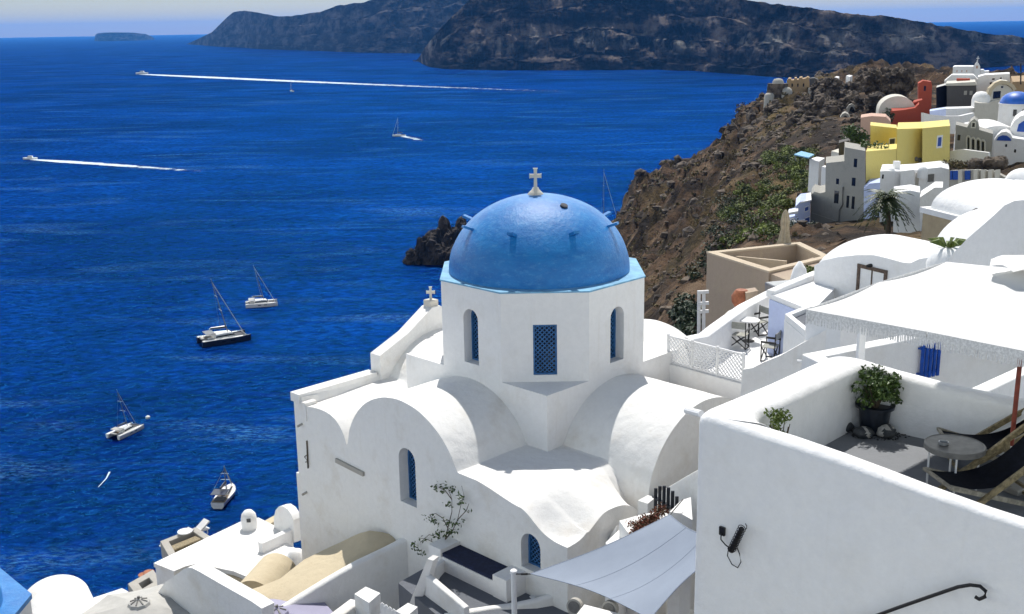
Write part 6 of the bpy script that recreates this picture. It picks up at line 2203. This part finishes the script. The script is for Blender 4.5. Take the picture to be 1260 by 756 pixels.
A_ = py(1160, 99, 238); B_ = py(1206, 97, 242)
fblock('white_house', 'pale stepped white house between dark grey house and long church', [(1162, 100), (1171, 92.5), (1198, 92.5), (1203, 98), (1203, 112), (1162, 112)], A_, B_, 6, 'white_wall')
# long church with bell tower on the skyline
A_ = py(1172, 92, 262); B_ = py(1210, 91, 262)
lc = thing('hilltop_church', 'long white church with a bell tower on the skyline', 'church', at((A_ + B_) / 2, -40))
bm = NB(); facade(bm, A_, B_, [(1172, 95), (1172.5, 83), (1174.5, 82), (1198, 82), (1199, 95)], 7); soften(bm, .4, 2); obj('nave', bm, 'white_clean', lc, smooth=45)
for x in (1177, 1183, 1189): pane_on(lc, A_, B_, x, 86.5, x + 1.2, 89, None, 'pink_wall', 'window')
n = away(A_, B_)
A2, B2 = A_ - n * .8, B_ - n * .8
bm = NB(); facade(bm, A2, B2, [(1198.5, 98), (1198.5, 82), (1200, 79), (1201.6, 77), (1202.2, 74), (1202.8, 77), (1204.4, 79), (1206, 82), (1206.5, 98)], 2); obj('bell_tower', bm, 'white_clean', lc)
pane_on(lc, A2, B2, 1201, 81, 1203.6, 84.5, None, 'pink_wall', 'bell_opening')
bm = NB(); c = py(1203, 76, 261.5); cross_mesh(bm, c, 1.2, .7, .12); obj('cross', bm, 'white_clean', lc)
bm = NB(); facade(bm, A2, B2, [(1206.6, 98), (1206.6, 86), (1210, 86), (1212, 88), (1217, 87.5), (1218, 98)], 4); obj('annex', bm, 'white_clean', lc)
A_ = py(1201, 100, 236); B_ = py(1244, 98, 240)
h_ = thing('white_house', 'wide white house with a level roof right of the bell tower', 'house', at((A_ + B_) / 2, -40))
bm = NB(); facade(bm, A_, B_, [(1202, 108), (1203, 95), (1212, 92.5), (1232, 91.5), (1242.5, 91), (1243, 118), (1202, 118)], 8); obj('walls', bm, 'white_wall', h_)
for q in ((1221, 96.5, 1224, 98.5), (1230.5, 95.5, 1232.5, 97.5), (1218, 101.5, 1221, 104)): pane_on(h_, A_, B_, *q, None, 'dark_glass', 'window')
# church with the big open arch
A_ = py(1199, 134, 186); B_ = py(1236, 128, 190)
ac_ = thing('arched_church', 'cream white church with a big arched gable and small apse', 'church', at((A_ + B_) / 2, -40))
n = away(A_, B_)
bm = NB(); facade(bm, A_, B_, [(1199, 126), (1205, 127), (1217, 127), (1222, 124), (1250, 120), (1250, 150), (1199, 150)], 7); obj('base', bm, 'stone_white', ac_)
A2, B2 = A_ + n * 1.2, B_ + n * 1.2
arch = [(1213, 128), (1214, 117), (1217, 109), (1223, 103), (1231, 99.8), (1239, 101), (1245, 105), (1248.5, 110), (1249, 128)]
bm = NB(); facade(bm, A2, B2, arch, 6); soften(bm, .1, 1, 40); obj('gable', bm, 'stone_white', ac_)
bm = NB()
oo = [(1213, 118), (1216.5, 108.5), (1223, 102), (1231, 99), (1239, 100), (1246, 104.5), (1249.5, 110)]
ii = [(1217.5, 119), (1220, 111), (1225, 106), (1231, 103.5), (1238, 104.5), (1243, 107.5), (1246, 111.5)]
extrude(bm, [pv(x, y, A2, B2) - n * .25 for x, y in oo + ii[::-1]], n * .5); obj('arch_band', bm, 'cream', ac_)
pane_on(ac_, A2 - n * .02, B2 - n * .02, 1222.5, 112.5, 1231.5, 121.5, None, 'dark_glass', 'doorway')
pane_on(ac_, A2 - n * .02, B2 - n * .02, 1232, 106.3, 1234.6, 108.3, None, 'dark_glass', 'window')
bm = NB(); c0 = py(1207, 124, 190); lathe(bm, [(1.5, -3), (1.5, .2), (1.3, .9), (.8, 1.45), (0, 1.6)], c0, 20); obj('apse', bm, 'white_wall', ac_, smooth=55)
# blue domed church in the town
bd_ = thing('town_church', 'small white church with a blue dome among the right edge houses', 'church', at(py(1250, 150, 168), -40))
dcn = py(1251, 127, 168)
r_ = (pz(1272, 127, dcn.z) - pz(1230, 127, dcn.z)).length / 2
bm = NB(); lathe(bm, [(r_ * math.cos(PI / 2 * k / 14), r_ * .72 * math.sin(PI / 2 * k / 14)) for k in range(14)] + [(0, r_ * .72)], dcn, 36); obj('dome', bm, 'dome_far', bd_, smooth=60)
bm = NB(); lathe(bm, [(r_ * 1.02, -6), (r_ * 1.02, -.25), (r_ * 1.06, -.2), (r_ * 1.06, -.02), (r_ * .9, -.01)], dcn, 36); obj('drum', bm, 'white_wall', bd_, smooth=40)
for a in (-2.05, -1.55, -1.05):
    bm = NB(); p = dcn + Vector((math.cos(a) * r_ * 1.02, math.sin(a) * r_ * 1.02, -1.3)); box(bm, p, (.12, .5, 1.0), a); f = obj('window', bm, 'dark_glass', bd_)
A_ = py(1222, 190, 150); B_ = py(1266, 196, 146)
n = away(A_, B_); tt_ = (B_ - A_); tt_.z = 0; tt_.normalize()
bm = NB(); facade(bm, A_, B_, [(1221, 205), (1223, 173), (1227, 167), (1232, 163), (1238, 162), (1243, 165), (1246, 170), (1290, 176), (1290, 215)], 9); soften(bm, .1, 1, 40); obj('front_wall', bm, 'white_wall', bd_, smooth=40)
for q in ((1237, 177.5, 1239.5, 181), (1248, 184, 1250.5, 188)): pane_on(bd_, A_, B_, *q, None, 'dark_glass', 'window')
bm = NB(); extrude(bm, [pv(x, y, A_, B_) - n * .12 for x, y in ((1226.5, 173), (1229, 168.5), (1234, 166.5), (1239, 167), (1243.5, 170.5), (1244.5, 173.5))], n * .1); obj('lunette', bm, 'blue_paint', bd_)
A2, B2 = A_ + n * 3.5, B_ + n * 3.5
bm = NB(); facade(bm, A2, B2, [(1240, 180), (1243, 158), (1248, 149), (1256, 143), (1264, 141), (1275, 144), (1280, 190), (1240, 190)], 9); soften(bm, .1, 1, 40); obj('side_vault', bm, 'white_wall', bd_, smooth=40)
bm = NB(); extrude(bm, [pv(x, y, A2, B2) - n * .12 for x, y in ((1251.5, 162), (1254, 153), (1260, 149), (1268, 150), (1268, 163))], n * .1); obj('lunette', bm, 'blue_paint', bd_)
bm = NB(); v0 = py(1224, 158, 158); vault(bm, v0 + Vector((-1.5, -5, 0)), v0 + Vector((1, 6, 0)), 3.3, 2.0, v0.z - 1.2, -40, 18); obj('vault', bm, 'white_wall', bd_, smooth=40)
bm = NB(); v0 = py(1203, 157, 160); vault(bm, v0 + Vector((-.5, -3.5, 0)), v0 + Vector((1.5, 6, 0)), 2.2, 1.7, v0.z - 1.4, -40, 16); obj('vault', bm, 'white_wall', bd_, smooth=40)
# grey stone house with white arches
A_ = py(1175, 160, 146); B_ = py(1222, 172, 141)
gs = thing('grey_stone_house', 'grey stone house front with white arched openings beside the town church', 'house', at((A_ + B_) / 2, -40))
bm = NB(); facade(bm, A_, B_, [(1174, 195), (1176, 153.5), (1190, 157), (1194, 150), (1199, 146.5), (1203, 150), (1205, 160), (1222, 165), (1219, 200), (1174, 200)], 5); obj('walls', bm, 'old_grey', gs)
n = away(A_, B_)
for (x0, x1, y0, y1) in ((1190.5, 1194, 168, 184), (1196, 1200, 170, 184), (1202, 1206.5, 171, 186), (1208, 1212, 173, 187)):
    bm = NB()
    m_ = (x0 + x1) / 2
    o_ = [(x0 - 1, y1), (x0 - 1, y0 + 1), (m_ - 1, y0 - 1.4), (m_ + 1, y0 - 1.2), (x1 + 1, y0 + 1.4), (x1 + 1, y1 + .4), (x1, y1 + .3), (x1, y0 + 2), (m_ + .4, y0 + .2), (m_ - .4, y0), (x0, y0 + 2), (x0, y1)]
    extrude(bm, [pv(x, y, A_, B_) - n * .15 for x, y in o_], n * .2); obj('arch', bm, 'stone_white', gs)
    pane_on(gs, A_, B_, x0 + .2, y0 + 2, x1 - .2, y1, None, 'dark_glass', 'opening')
pane_on(gs, A_, B_, 1178.5, 166, 1182, 173, None, 'dark_glass', 'window')
pane_on(gs, A_, B_, 1196.6, 151.5, 1200, 156.5, 'stone_white', 'dark_glass', 'window', .15)
A_ = py(1168, 188, 139); B_ = py(1218, 195, 135)
fblock('white_terrace_wall', 'long white terrace wall in front of the grey stone house', [(1169, 186), (1185, 184), (1200, 186), (1216, 188), (1216.5, 199), (1169, 199)], A_, B_, .5, 'white_wall', 'wall')
# white terrace left of the arched church
A_ = py(1137, 146, 175); B_ = py(1200, 142, 180)
fblock('white_terrace', 'white walled terrace between red house and grey stone house', [(1137, 139), (1144, 141), (1164, 143), (1182, 143), (1199, 139), (1199, 165), (1137, 165)], A_, B_, .6, 'white_wall', 'terrace')
n = away(A_, B_)
fblock('white_house', 'low white range at the back of the white walled terrace', [(1164, 134), (1199, 133), (1200, 143), (1164, 143)], A_ + n * 5, B_ + n * 5, 4, 'white_clean')
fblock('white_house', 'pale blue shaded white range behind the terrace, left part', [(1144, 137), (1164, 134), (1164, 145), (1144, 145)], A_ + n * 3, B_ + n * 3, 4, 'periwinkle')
o, top = block('white_house', [(1244, 94), (1275, 92), (1280, 99), (1246, 101)], 232, -40, 'ochre_wall', 'tan stone house at the far right edge above the blue dome', 'house')
bm = NB(); bar(bm, py(1256, 104, 200), py(1256, 78, 200), .18)
tag(obj('lamp_pole', bm, 'black_metal'), 'dark pole standing at the right edge against the sea', 'pole')

# castle ruin and round tower on the point
A_ = py(966, 110, 372); B_ = py(1025, 106, 384)
cr = thing('castle_ruin', 'ochre castle ruin with broken battlements on the end of the ridge', 'ruin', at((A_ + B_) / 2, -50))
bm = NB(); facade(bm, A_, B_, [(967, 120), (968, 100), (970, 97), (973, 97), (973.5, 99), (977, 99), (977.5, 96.5), (980, 96.5), (980.5, 98.5), (983, 98.3), (983.5, 96), (987, 95.5), (987.5, 97.5), (991, 97), (994, 95), (996, 96.5), (996, 120)], 9); obj('front_wall', bm, 'ochre_wall', cr)
n = away(A_, B_)
bm = NB(); facade(bm, A_ + n * 2, B_ + n * 2, [(996, 120), (996.5, 97), (1002, 96), (1008, 99), (1014, 102), (1016, 120)], 6); obj('side_wall', bm, 'dark_grey', cr)
bm = NB(); facade(bm, A_ - n * 2, B_ - n * 2, [(994, 120), (994.5, 109), (1000, 107), (1004, 109), (1005, 120)], 2); obj('lower_wall', bm, 'stone_white', cr)
for x in (974, 981, 988): pane_on(cr, A_, B_, x, 103, x + 1.6, 107, None, 'dark_glass', 'opening')
rt = thing('round_tower', 'old round stone tower with a whitish top left of the castle ruin', 'tower', py(956, 130, 368))
c = py(957, 112, 368)
bm = NB(); lathe(bm, [(4.6, -9), (4.3, -3), (3.6, -1.8), (3.3, 2.4), (0, 2.4)], c, 22)
for v in bm.verts: v.co += Vector((noise.noise(v.co * .5), noise.noise(v.co * .5 + Vector((5, 5, 5))), 0)) * .5
obj('tower', bm, 'rock_grey', rt, smooth=40)
bm = NB(); lathe(bm, [(1.9, 2.4), (1.8, 3.1), (1.3, 3.8), (0, 4.1)], c, 16); obj('top', bm, 'concrete', rt, smooth=60)
bm = NB(); c = py(967, 116, 366); lathe(bm, [(2.2, -4), (2.2, .4), (1.8, 1.6), (1.0, 2.2), (0, 2.4)], c, 16)
tag(obj('domed_hut', bm, 'concrete', smooth=50), 'small pale domed hut between round tower and castle ruin', 'hut')
bm = NB(); c = py(947, 118, 366); lathe(bm, [(1.9, -5), (1.7, .2), (1.2, .8), (0, 1.0)], c, 14)
tag(obj('domed_hut', bm, 'concrete', smooth=50), 'pale stone stump left of the round tower', 'hut')
# rocky ruins along the crest, with dark caves
rg = random.Random(31)
def outcrop(x, y, Y, r_, label, sq=(1.3, 1, 1)):
    p = py(x, y, Y)
    t = thing('rock_outcrop', label, 'rock', p - Vector((0, 0, r_)), 'rock outcrops along the ridge')
    bm = NB()
    for k in range(6):
        rockmesh(bm, p + Vector((rg.uniform(-1, 1) * r_ * sq[0], rg.uniform(-.6, .8) * r_, rg.uniform(-.8, .25) * r_)), r_ * rg.uniform(.35, .65), rg.randrange(999), 4, .55, (rg.uniform(.8, 1.3), rg.uniform(.8, 1.2), rg.uniform(.7, 1.1)))
    obj('crag', bm, 'rock_grey', t)
    return t
oc = [(1016, 122, 330, 5, 'grey crag right of the castle ruin'), (1034, 110, 340, 5, 'grey crag on the skyline right of the castle ruin'), (1052, 108, 320, 6, 'broad grey crag on the skyline above the caves'), (1072, 102, 330, 6, 'dark crag on the skyline behind the red house'),
      (985, 140, 330, 6, 'brown crag below the castle ruin'), (1008, 140, 300, 6, 'grey crag left of the cave mouths'), (1036, 138, 280, 6, 'grey crag between the cave mouths'), (1062, 130, 260, 5, 'grey crag left of the red house'), (945, 150, 385, 5, 'brown crag below the round tower'), (1024, 158, 230, 4, 'grey crag above the pale path'), (978, 165, 270, 4, 'brown crag on the middle slope'), (1104, 104, 270, 5, 'dark crag left of the red tower')]
for x, y, Y, r_, lab in oc: outcrop(x, y, Y, r_, lab)
for i, (x, y, Y) in enumerate(((1020, 146, 262), (1040, 147, 250), (1048, 136, 258))):
    A_ = py(x - 8, y, Y); B_ = py(x + 8, y, Y + 3)
    t = thing('cave_front', ['pale rough cave house front with a dark mouth, lowest left', 'pale rough cave house front with a dark mouth, in the middle', 'pale rough cave house front with a dark mouth, upper right'][i], 'cave house', at((A_ + B_) / 2, -40))
    bm = NB(); facade(bm, A_, B_, [(x - 6, y + 12), (x - 6.5, y - 2), (x - 3.5, y - 6.5), (x, y - 8), (x + 3.5, y - 6.2), (x + 6.3, y - 1), (x + 6, y + 12)], 5); obj('wall', bm, 'pink_wall' if i == 0 else 'concrete', t)
    bm = NB(); n = away(A_, B_)
    extrude(bm, [pv(xx, yy, A_, B_) - n * .1 for xx, yy in ((x - 2.8, y + 8), (x - 2.8, y - .5), (x - 1.6, y - 3.6), (x, y - 4.6), (x + 1.6, y - 3.4), (x + 2.8, y - .2), (x + 2.8, y + 8))], n * .08); obj('opening', bm, 'dark_glass', t)
for i, (x, y, Y, w) in enumerate(((1030, 95, 345, 3), (1045, 93.5, 340, 4), (1118, 92, 300, 4), (1085, 91, 330, 3))):
    z = py(x, y, Y).z
    o, top = block('far_house', [(x - w, y), (x, y - 1.2), (x + w, y - .3), (x + 1, y + 1.2)], Y, z - 5, 'white_wall' if i < 2 else 'concrete', ['tiny white house on the skyline near the castle ruin, left one', 'tiny white house on the skyline near the castle ruin, right one', 'small grey house on the skyline left of the dark grey house', 'small grey ruin on the skyline above the caves'][i], 'house', 0)
for i, (x, y, Y) in enumerate(((1032, 186, 150), (1005, 196, 165), (1020, 205, 150))):
    o, top = block('slope_house', [(x - 9, y), (x, y - 3), (x + 10, y - 1.5), (x + 3, y + 3)], Y, py(x, y, Y).z - 5, 'white_wall' if i else 'stone_white', ['low pale flat roof just left of the yellow house top', 'low white flat roof on the slope beside the pale blue awning', 'low white flat roof left of the grey stepped wall'][i], 'house', 0)
# ------------------------------------------------------------------ boats
def hull_mesh(bm, L_, B, H, y0=0.0, transom=.75, n=14, keel=-.35):
    """hull along +x (bow), centred at y0"""
    rings = []
    for i in range(n + 1):
        q = i / n
        x = -L_ / 2 + L_ * q
        w = B / 2 * (transom + (1 - transom) * math.sin(PI * min(1, q * 1.1) * .5)) * (1 if q < .55 else math.cos((q - .55) / .45 * PI / 2) ** .75)
        w = max(w, .02)
        sh = H * (1 + .28 * max(0, q - .35) ** 1.5)
        rings.append([bm.verts.new((x, y0 + yy * w, z)) for yy, z in ((-1.0, sh), (-.94, sh * .45), (-.55, keel * .5), (0, keel), (.55, keel * .5), (.94, sh * .45), (1.0, sh))])
    for a, b in zip(rings, rings[1:]):
        for j in range(6): bm.faces.new((a[j], a[j + 1], b[j + 1], b[j]))
        bm.faces.new((a[6], a[0], b[0], b[6]))
    bm.faces.new(rings[0]); bm.faces.new(rings[-1][::-1])
    return bm
def slabx(bm, x0, x1, w0, w1, z0, z1, inset=.15):
    a = [(x0, -w0 / 2, z0), (x1, -w1 / 2, z0), (x1, w1 / 2, z0), (x0, w0 / 2, z0)]
    b = [(x0 + inset, -w0 / 2 + inset, z1), (x1 - inset * 2.2, -w1 / 2 + inset, z1), (x1 - inset * 2.2, w1 / 2 - inset, z1), (x0 + inset, w0 / 2 - inset, z1)]
    va = [bm.verts.new(p) for p in a]; vb = [bm.verts.new(p) for p in b]
    bm.faces.new(va[::-1]); bm.faces.new(vb)
    for i in range(4): bm.faces.new((va[i], va[(i + 1) % 4], vb[(i + 1) % 4], vb[i]))
    return bm
def rig(root, x, z, H, rake, Lb, bow_x, cover='hull_navy', spread=2.2):
    top = Vector((x - H * rake, 0, z + H))
    bm = NB(); tube(bm, (x, 0, z), top, .16, .10, 8); obj('mast', bm, 'grey_metal', root)
    bm = NB(); tube(bm, (x - .2, 0, z + 1.3), (x - Lb, 0, z + 1.55), .13, .12, 8); obj('boom', bm, 'grey_metal', root)
    bm = NB(); tube(bm, (x - .35, 0, z + 1.62), (x - Lb + .3, 0, z + 1.78), .34, .2, 8); obj('sail_cover', bm, cover, root)
    for f in (.42, .68):
        p = Vector((x, 0, z)).lerp(top, f)
        bm = NB(); bar(bm, p + Vector((-.1, -spread * (1 - f * .4) / 2, 0)), p + Vector((-.1, spread * (1 - f * .4) / 2, 0)), .09); obj('spreader', bm, 'hull_white', root)
    bm = NB(); tube(bm, Vector((x, 0, z)).lerp(top, .93), (bow_x, 0, z - .8), .13, .10, 6); obj('furled_jib', bm, 'canvas_old', root)
    for s in (-1, 1):
        bm = NB(); tube(bm, Vector((x, 0, z)).lerp(top, .9), (x - .9, s * spread * 1.3, z - .7), .03, .03, 4); obj('shroud', bm, 'grey_metal', root)
def catamaran(label, dark=False):
    root = thing('catamaran', label, 'catamaran', group='catamarans anchored below the church')
    L_, B = 14.0, 7.4
    hm = 'hull_navy' if dark else 'hull_white'
    for s in (-1, 1):
        bm = NB(); hull_mesh(bm, L_, 1.75, 1.5, s * (B / 2 - .85)); h = obj('hull', bm, hm, root, smooth=45)
        bm = NB(); slabx(bm, -L_ / 2 + .2, L_ / 2 - 2.2, 1.45, .9, 1.56, 1.66, .05)
        bmesh.ops.translate(bm, verts=bm.verts[:], vec=(0, s * (B / 2 - .85), 0)); obj('side_deck', bm, 'hull_white', root)
        for x in (-1.0, 1.6):
            bm = NB(); box(bm, (x, s * (B / 2 + .005) - s * .0, 1.0), (1.3, .06, .28)); obj('port_light', bm, 'dark_glass', h)
    bm = NB(); box(bm, (-1.6, 0, 1.25), (7.2, 5.2, .5)); obj('bridge_deck', bm, 'hull_white', root)
    bm = NB(); slabx(bm, -3.1, 3.0, 5.0, 3.6, 1.5, 2.75, .5); cb = obj('cabin', bm, 'hull_white', root)
    bm = NB(); slabx(bm, -2.9, 2.86, 4.85, 3.46, 1.95, 2.35, .17); obj('window_band', bm, 'dark_glass', cb)
    bm = NB(); box(bm, (-4.2, 0, 3.2), (2.7, 4.6, .10)); obj('bimini', bm, 'canvas_old' if not dark else 'hull_navy', root)
    for sx in (-5.3, -3.1):
        for s in (-1, 1):
            bm = NB(); tube(bm, (sx, s * 2.1, 1.5), (sx, s * 2.1, 3.2), .04, .04, 5); obj('bimini_post', bm, 'grey_metal', root)
    bm = NB(); box(bm, (-4.3, 0, 1.56), (2.2, 4.4, .06)); obj('cockpit_floor', bm, 'teak', root)
    for s in (-1, 1):
        bm = NB(); box(bm, (-4.2, s * 1.5, 1.8), (1.8, .6, .4)); obj('cockpit_bench', bm, 'hull_white', root)
    bm = NB(); box(bm, (4.2, 0, 1.45), (3.2, 4.1, .03)); obj('net', bm, 'net', root)
    bm = NB(); tube(bm, (5.75, -B / 2 + .9, 1.7), (5.75, B / 2 - .9, 1.7), .14, None, 8); obj('cross_beam', bm, 'grey_metal', root)
    bm = NB(); box(bm, (-6.3, 0, 1.9), (.9, 3.0, .5)); soften(bm, .15, 2); obj('dinghy', bm, 'canvas_old', root)
    rig(root, 1.2, 2.6, 16.0, .22, 5.2, 5.75, 'hull_navy', 3.4)
    return root
def sea_at(x, y): return pz(x, y, SEA)
c1 = catamaran('catamaran anchored highest in the picture, left of the sea rock')
c1.location = sea_at(322, 376); c1.rotation_euler = (0, 0, R(14)); c1.scale = (.84,) * 3
c2 = dup(c1, sea_at(155, 533), R(66), 'white catamaran anchored farthest left, seen from behind'); c2.scale = (.66,) * 3
c3 = catamaran('largest catamaran with dark hulls and raked mast, in the middle of the anchorage', True)
c3.location = sea_at(276, 420); c3.rotation_euler = (0, 0, R(30)); c3.scale = (1.16,) * 3
# motor sailer
def yacht(label, L_=12.0, B=3.8, awning=True, H=13, rake=.12):
    root = thing('sailing_yacht', label, 'yacht')
    bm = NB(); hull_mesh(bm, L_, B, 1.3); obj('hull', bm, 'hull_white', root, smooth=45)
    bm = NB(); slabx(bm, -L_ / 2 + .4, L_ / 2 - 1.4, B * .8, B * .35, 1.36, 1.44, .05); obj('deck', bm, 'teak', root)
    bm = NB(); slabx(bm, -L_ * .12, L_ * .28, B * .55, B * .38, 1.43, 1.95, .18); cb = obj('cabin', bm, 'hull_white', root)
    bm = NB(); slabx(bm, -L_ * .10, L_ * .26, B * .57, B * .40, 1.6, 1.8, .08); obj('window_band', bm, 'dark_glass', cb)
    bm = NB(); box(bm, (-L_ * .30, 0, 1.5), (L_ * .26, B * .55, .1)); obj('cockpit', bm, 'net', root)
    if awning:
        bm = NB(); box(bm, (-L_ * .30, 0, 3.0), (L_ * .30, B * .85, .08)); obj('awning', bm, 'hull_navy', root)
        for s in (-1, 1):
            bm = NB(); tube(bm, (-L_ * .4, s * B * .36, 1.4), (-L_ * .4, s * B * .36, 3.0), .04, None, 5); obj('awning_post', bm, 'grey_metal', root)
    rig(root, L_ * .1, 1.9, H, rake, L_ * .38, L_ / 2 - .3, 'hull_navy', B * .6)
    return root
y1 = yacht('small white yacht with dark stern awning, just above the bare white roof', 10.5, 3.9, True, 5.5, .03); y1.location = sea_at(277.5, 614); y1.rotation_euler = (0, 0, R(86))
y2 = yacht('small sailing yacht under way in mid picture with a short wake', 13, 4, False, 16, .05); y2.location = sea_at(491, 168); y2.rotation_euler = (0, 0, R(170))
y3 = dup(y2, sea_at(359, 113), R(120), 'tiny sailing yacht far out below the long straight wake'); y3.scale = (1.1,) * 3
y4 = yacht('white yacht mostly hidden behind the right side of the blue dome', 20, 5.5, False, 27, .0); y4.location = sea_at(738, 277); y4.rotation_euler = (0, 0, R(5))
def speedboat(label, s):
    root = thing('speedboat', label, 'speedboat')
    bm = NB(); hull_mesh(bm, 12, 3.6, 1.5); obj('hull', bm, 'hull_white', root, smooth=45)
    bm = NB(); slabx(bm, -2.5, 2.2, 2.6, 1.8, 1.5, 3.0, .4); cb = obj('cabin', bm, 'hull_white', root)
    bm = NB(); slabx(bm, -2.3, 2.15, 2.62, 1.82, 2.1, 2.5, .22); obj('window_band', bm, 'dark_glass', cb)
    root.scale = (s,) * 3
    return root
s1 = speedboat('white ferry boat drawing the long straight wake below the islet', 2.6); s1.location = sea_at(174.5, 91.5); s1.rotation_euler = (0, 0, R(172))
s2 = speedboat('white speedboat with a short wake at the far left', 1.0); s2.location = sea_at(37, 196.5); s2.rotation_euler = (0, 0, R(176))

# wakes: churned foam lying on the water
def foam_material():
    m = bpy.data.materials.new('foam')
    nt, N, L, b = nodes_of(m)
    b.inputs['Base Color'].default_value = (0.55, 0.62, 0.70, 1); b.inputs['Roughness'].default_value = 0.9
    tc = N.new('ShaderNodeAttribute'); tc.attribute_name = 'thin'
    geo = N.new('ShaderNodeNewGeometry')
    mp = N.new('ShaderNodeMapping'); mp.inputs['Scale'].default_value = (.03, .03, .03)
    L.new(geo.outputs['Position'], mp.inputs['Vector'])
    t = N.new('ShaderNodeTexNoise'); t.inputs['Scale'].default_value = 3; t.inputs['Detail'].default_value = 6; t.inputs['Roughness'].default_value = .7
    L.new(mp.outputs['Vector'], t.inputs['Vector'])
    s = N.new('ShaderNodeMath'); s.operation = 'SUBTRACT'
    L.new(t.outputs['Fac'], s.inputs[0]); L.new(tc.outputs['Fac'], s.inputs[1])
    r = N.new('ShaderNodeValToRGB'); r.color_ramp.elements[0].position = 0.0; r.color_ramp.elements[1].position = 0.22
    L.new(s.outputs['Value'], r.inputs['Fac'])
    L.new(r.outputs['Color'], b.inputs['Alpha'])
    MATS['foam'] = m
foam_material()
def wake(name, label, pts, w, thin0, thin1):
    """pts: sight lines along the wake; w: width in metres at each"""
    P = [sea_at(x, y) + Vector((0, 0, .25)) for x, y in pts]
    fine = []
    for (a, wa), (b, wb) in zip(zip(P, w), zip(P[1:], w[1:])):
        n = max(2, int((b - a).length / 12))
        for i in range(n): fine.append((a.lerp(b, i / n), wa + (wb - wa) * i / n))
    fine.append((P[-1], w[-1]))
    bm = NB(); lay = bm.verts.layers.float.new('thin')
    rows_ = []
    for i, (p, ww) in enumerate(fine):
        q = i / (len(fine) - 1)
        d = (fine[min(i + 1, len(fine) - 1)][0] - fine[max(i - 1, 0)][0]).normalized()
        s = Vector((-d.y, d.x, 0))
        row = []
        for k in range(7):
            f = k / 3 - 1
            v = bm.verts.new(p + s * (ww / 2 * f))
            v[lay] = thin0 + (thin1 - thin0) * q ** 1.3 + .55 * abs(f) ** 2.2
            row.append(v)
        rows_.append(row)
    for a, b in zip(rows_, rows_[1:]):
        for k in range(6): bm.faces.new((a[k], a[k + 1], b[k + 1], b[k]))
    o = obj(name, bm, 'foam')
    return tag(o, label, 'wake', kind='stuff')
wake('long_wake', 'long straight white wake of the ferry boat', [(176, 91.8), (250, 95.2), (350, 99.8), (450, 104), (550, 108), (650, 111.5), (780, 115.5)], [25, 50, 52, 50, 50, 55, 70], -.12, .62)
wake('short_wake', 'white wake trailing from the speedboat at the left', [(39, 196.8), (80, 199.5), (140, 203.5), (200, 208), (270, 213)], [5, 13, 14, 15, 18], -.12, .60)
wake('yacht_wake', 'faint wake right of the small sailing yacht', [(495, 168), (505, 170), (522, 174)], [6, 14, 20], .12, .55)
wake('mooring_line_wake', 'thin pale drifting line of foam near the left catamaran', [(135, 582), (131, 590), (121, 601)], [.45, .4, .35], .0, .3)
bm = NB(); lathe(bm, [(.6, -.3), (.6, .5), (.2, .8), (0, .85)], sea_at(182, 515), 12)
tag(obj('mooring_buoy', bm, 'hull_white', smooth=50), 'small white mooring buoy right of the left catamaran', 'buoy')
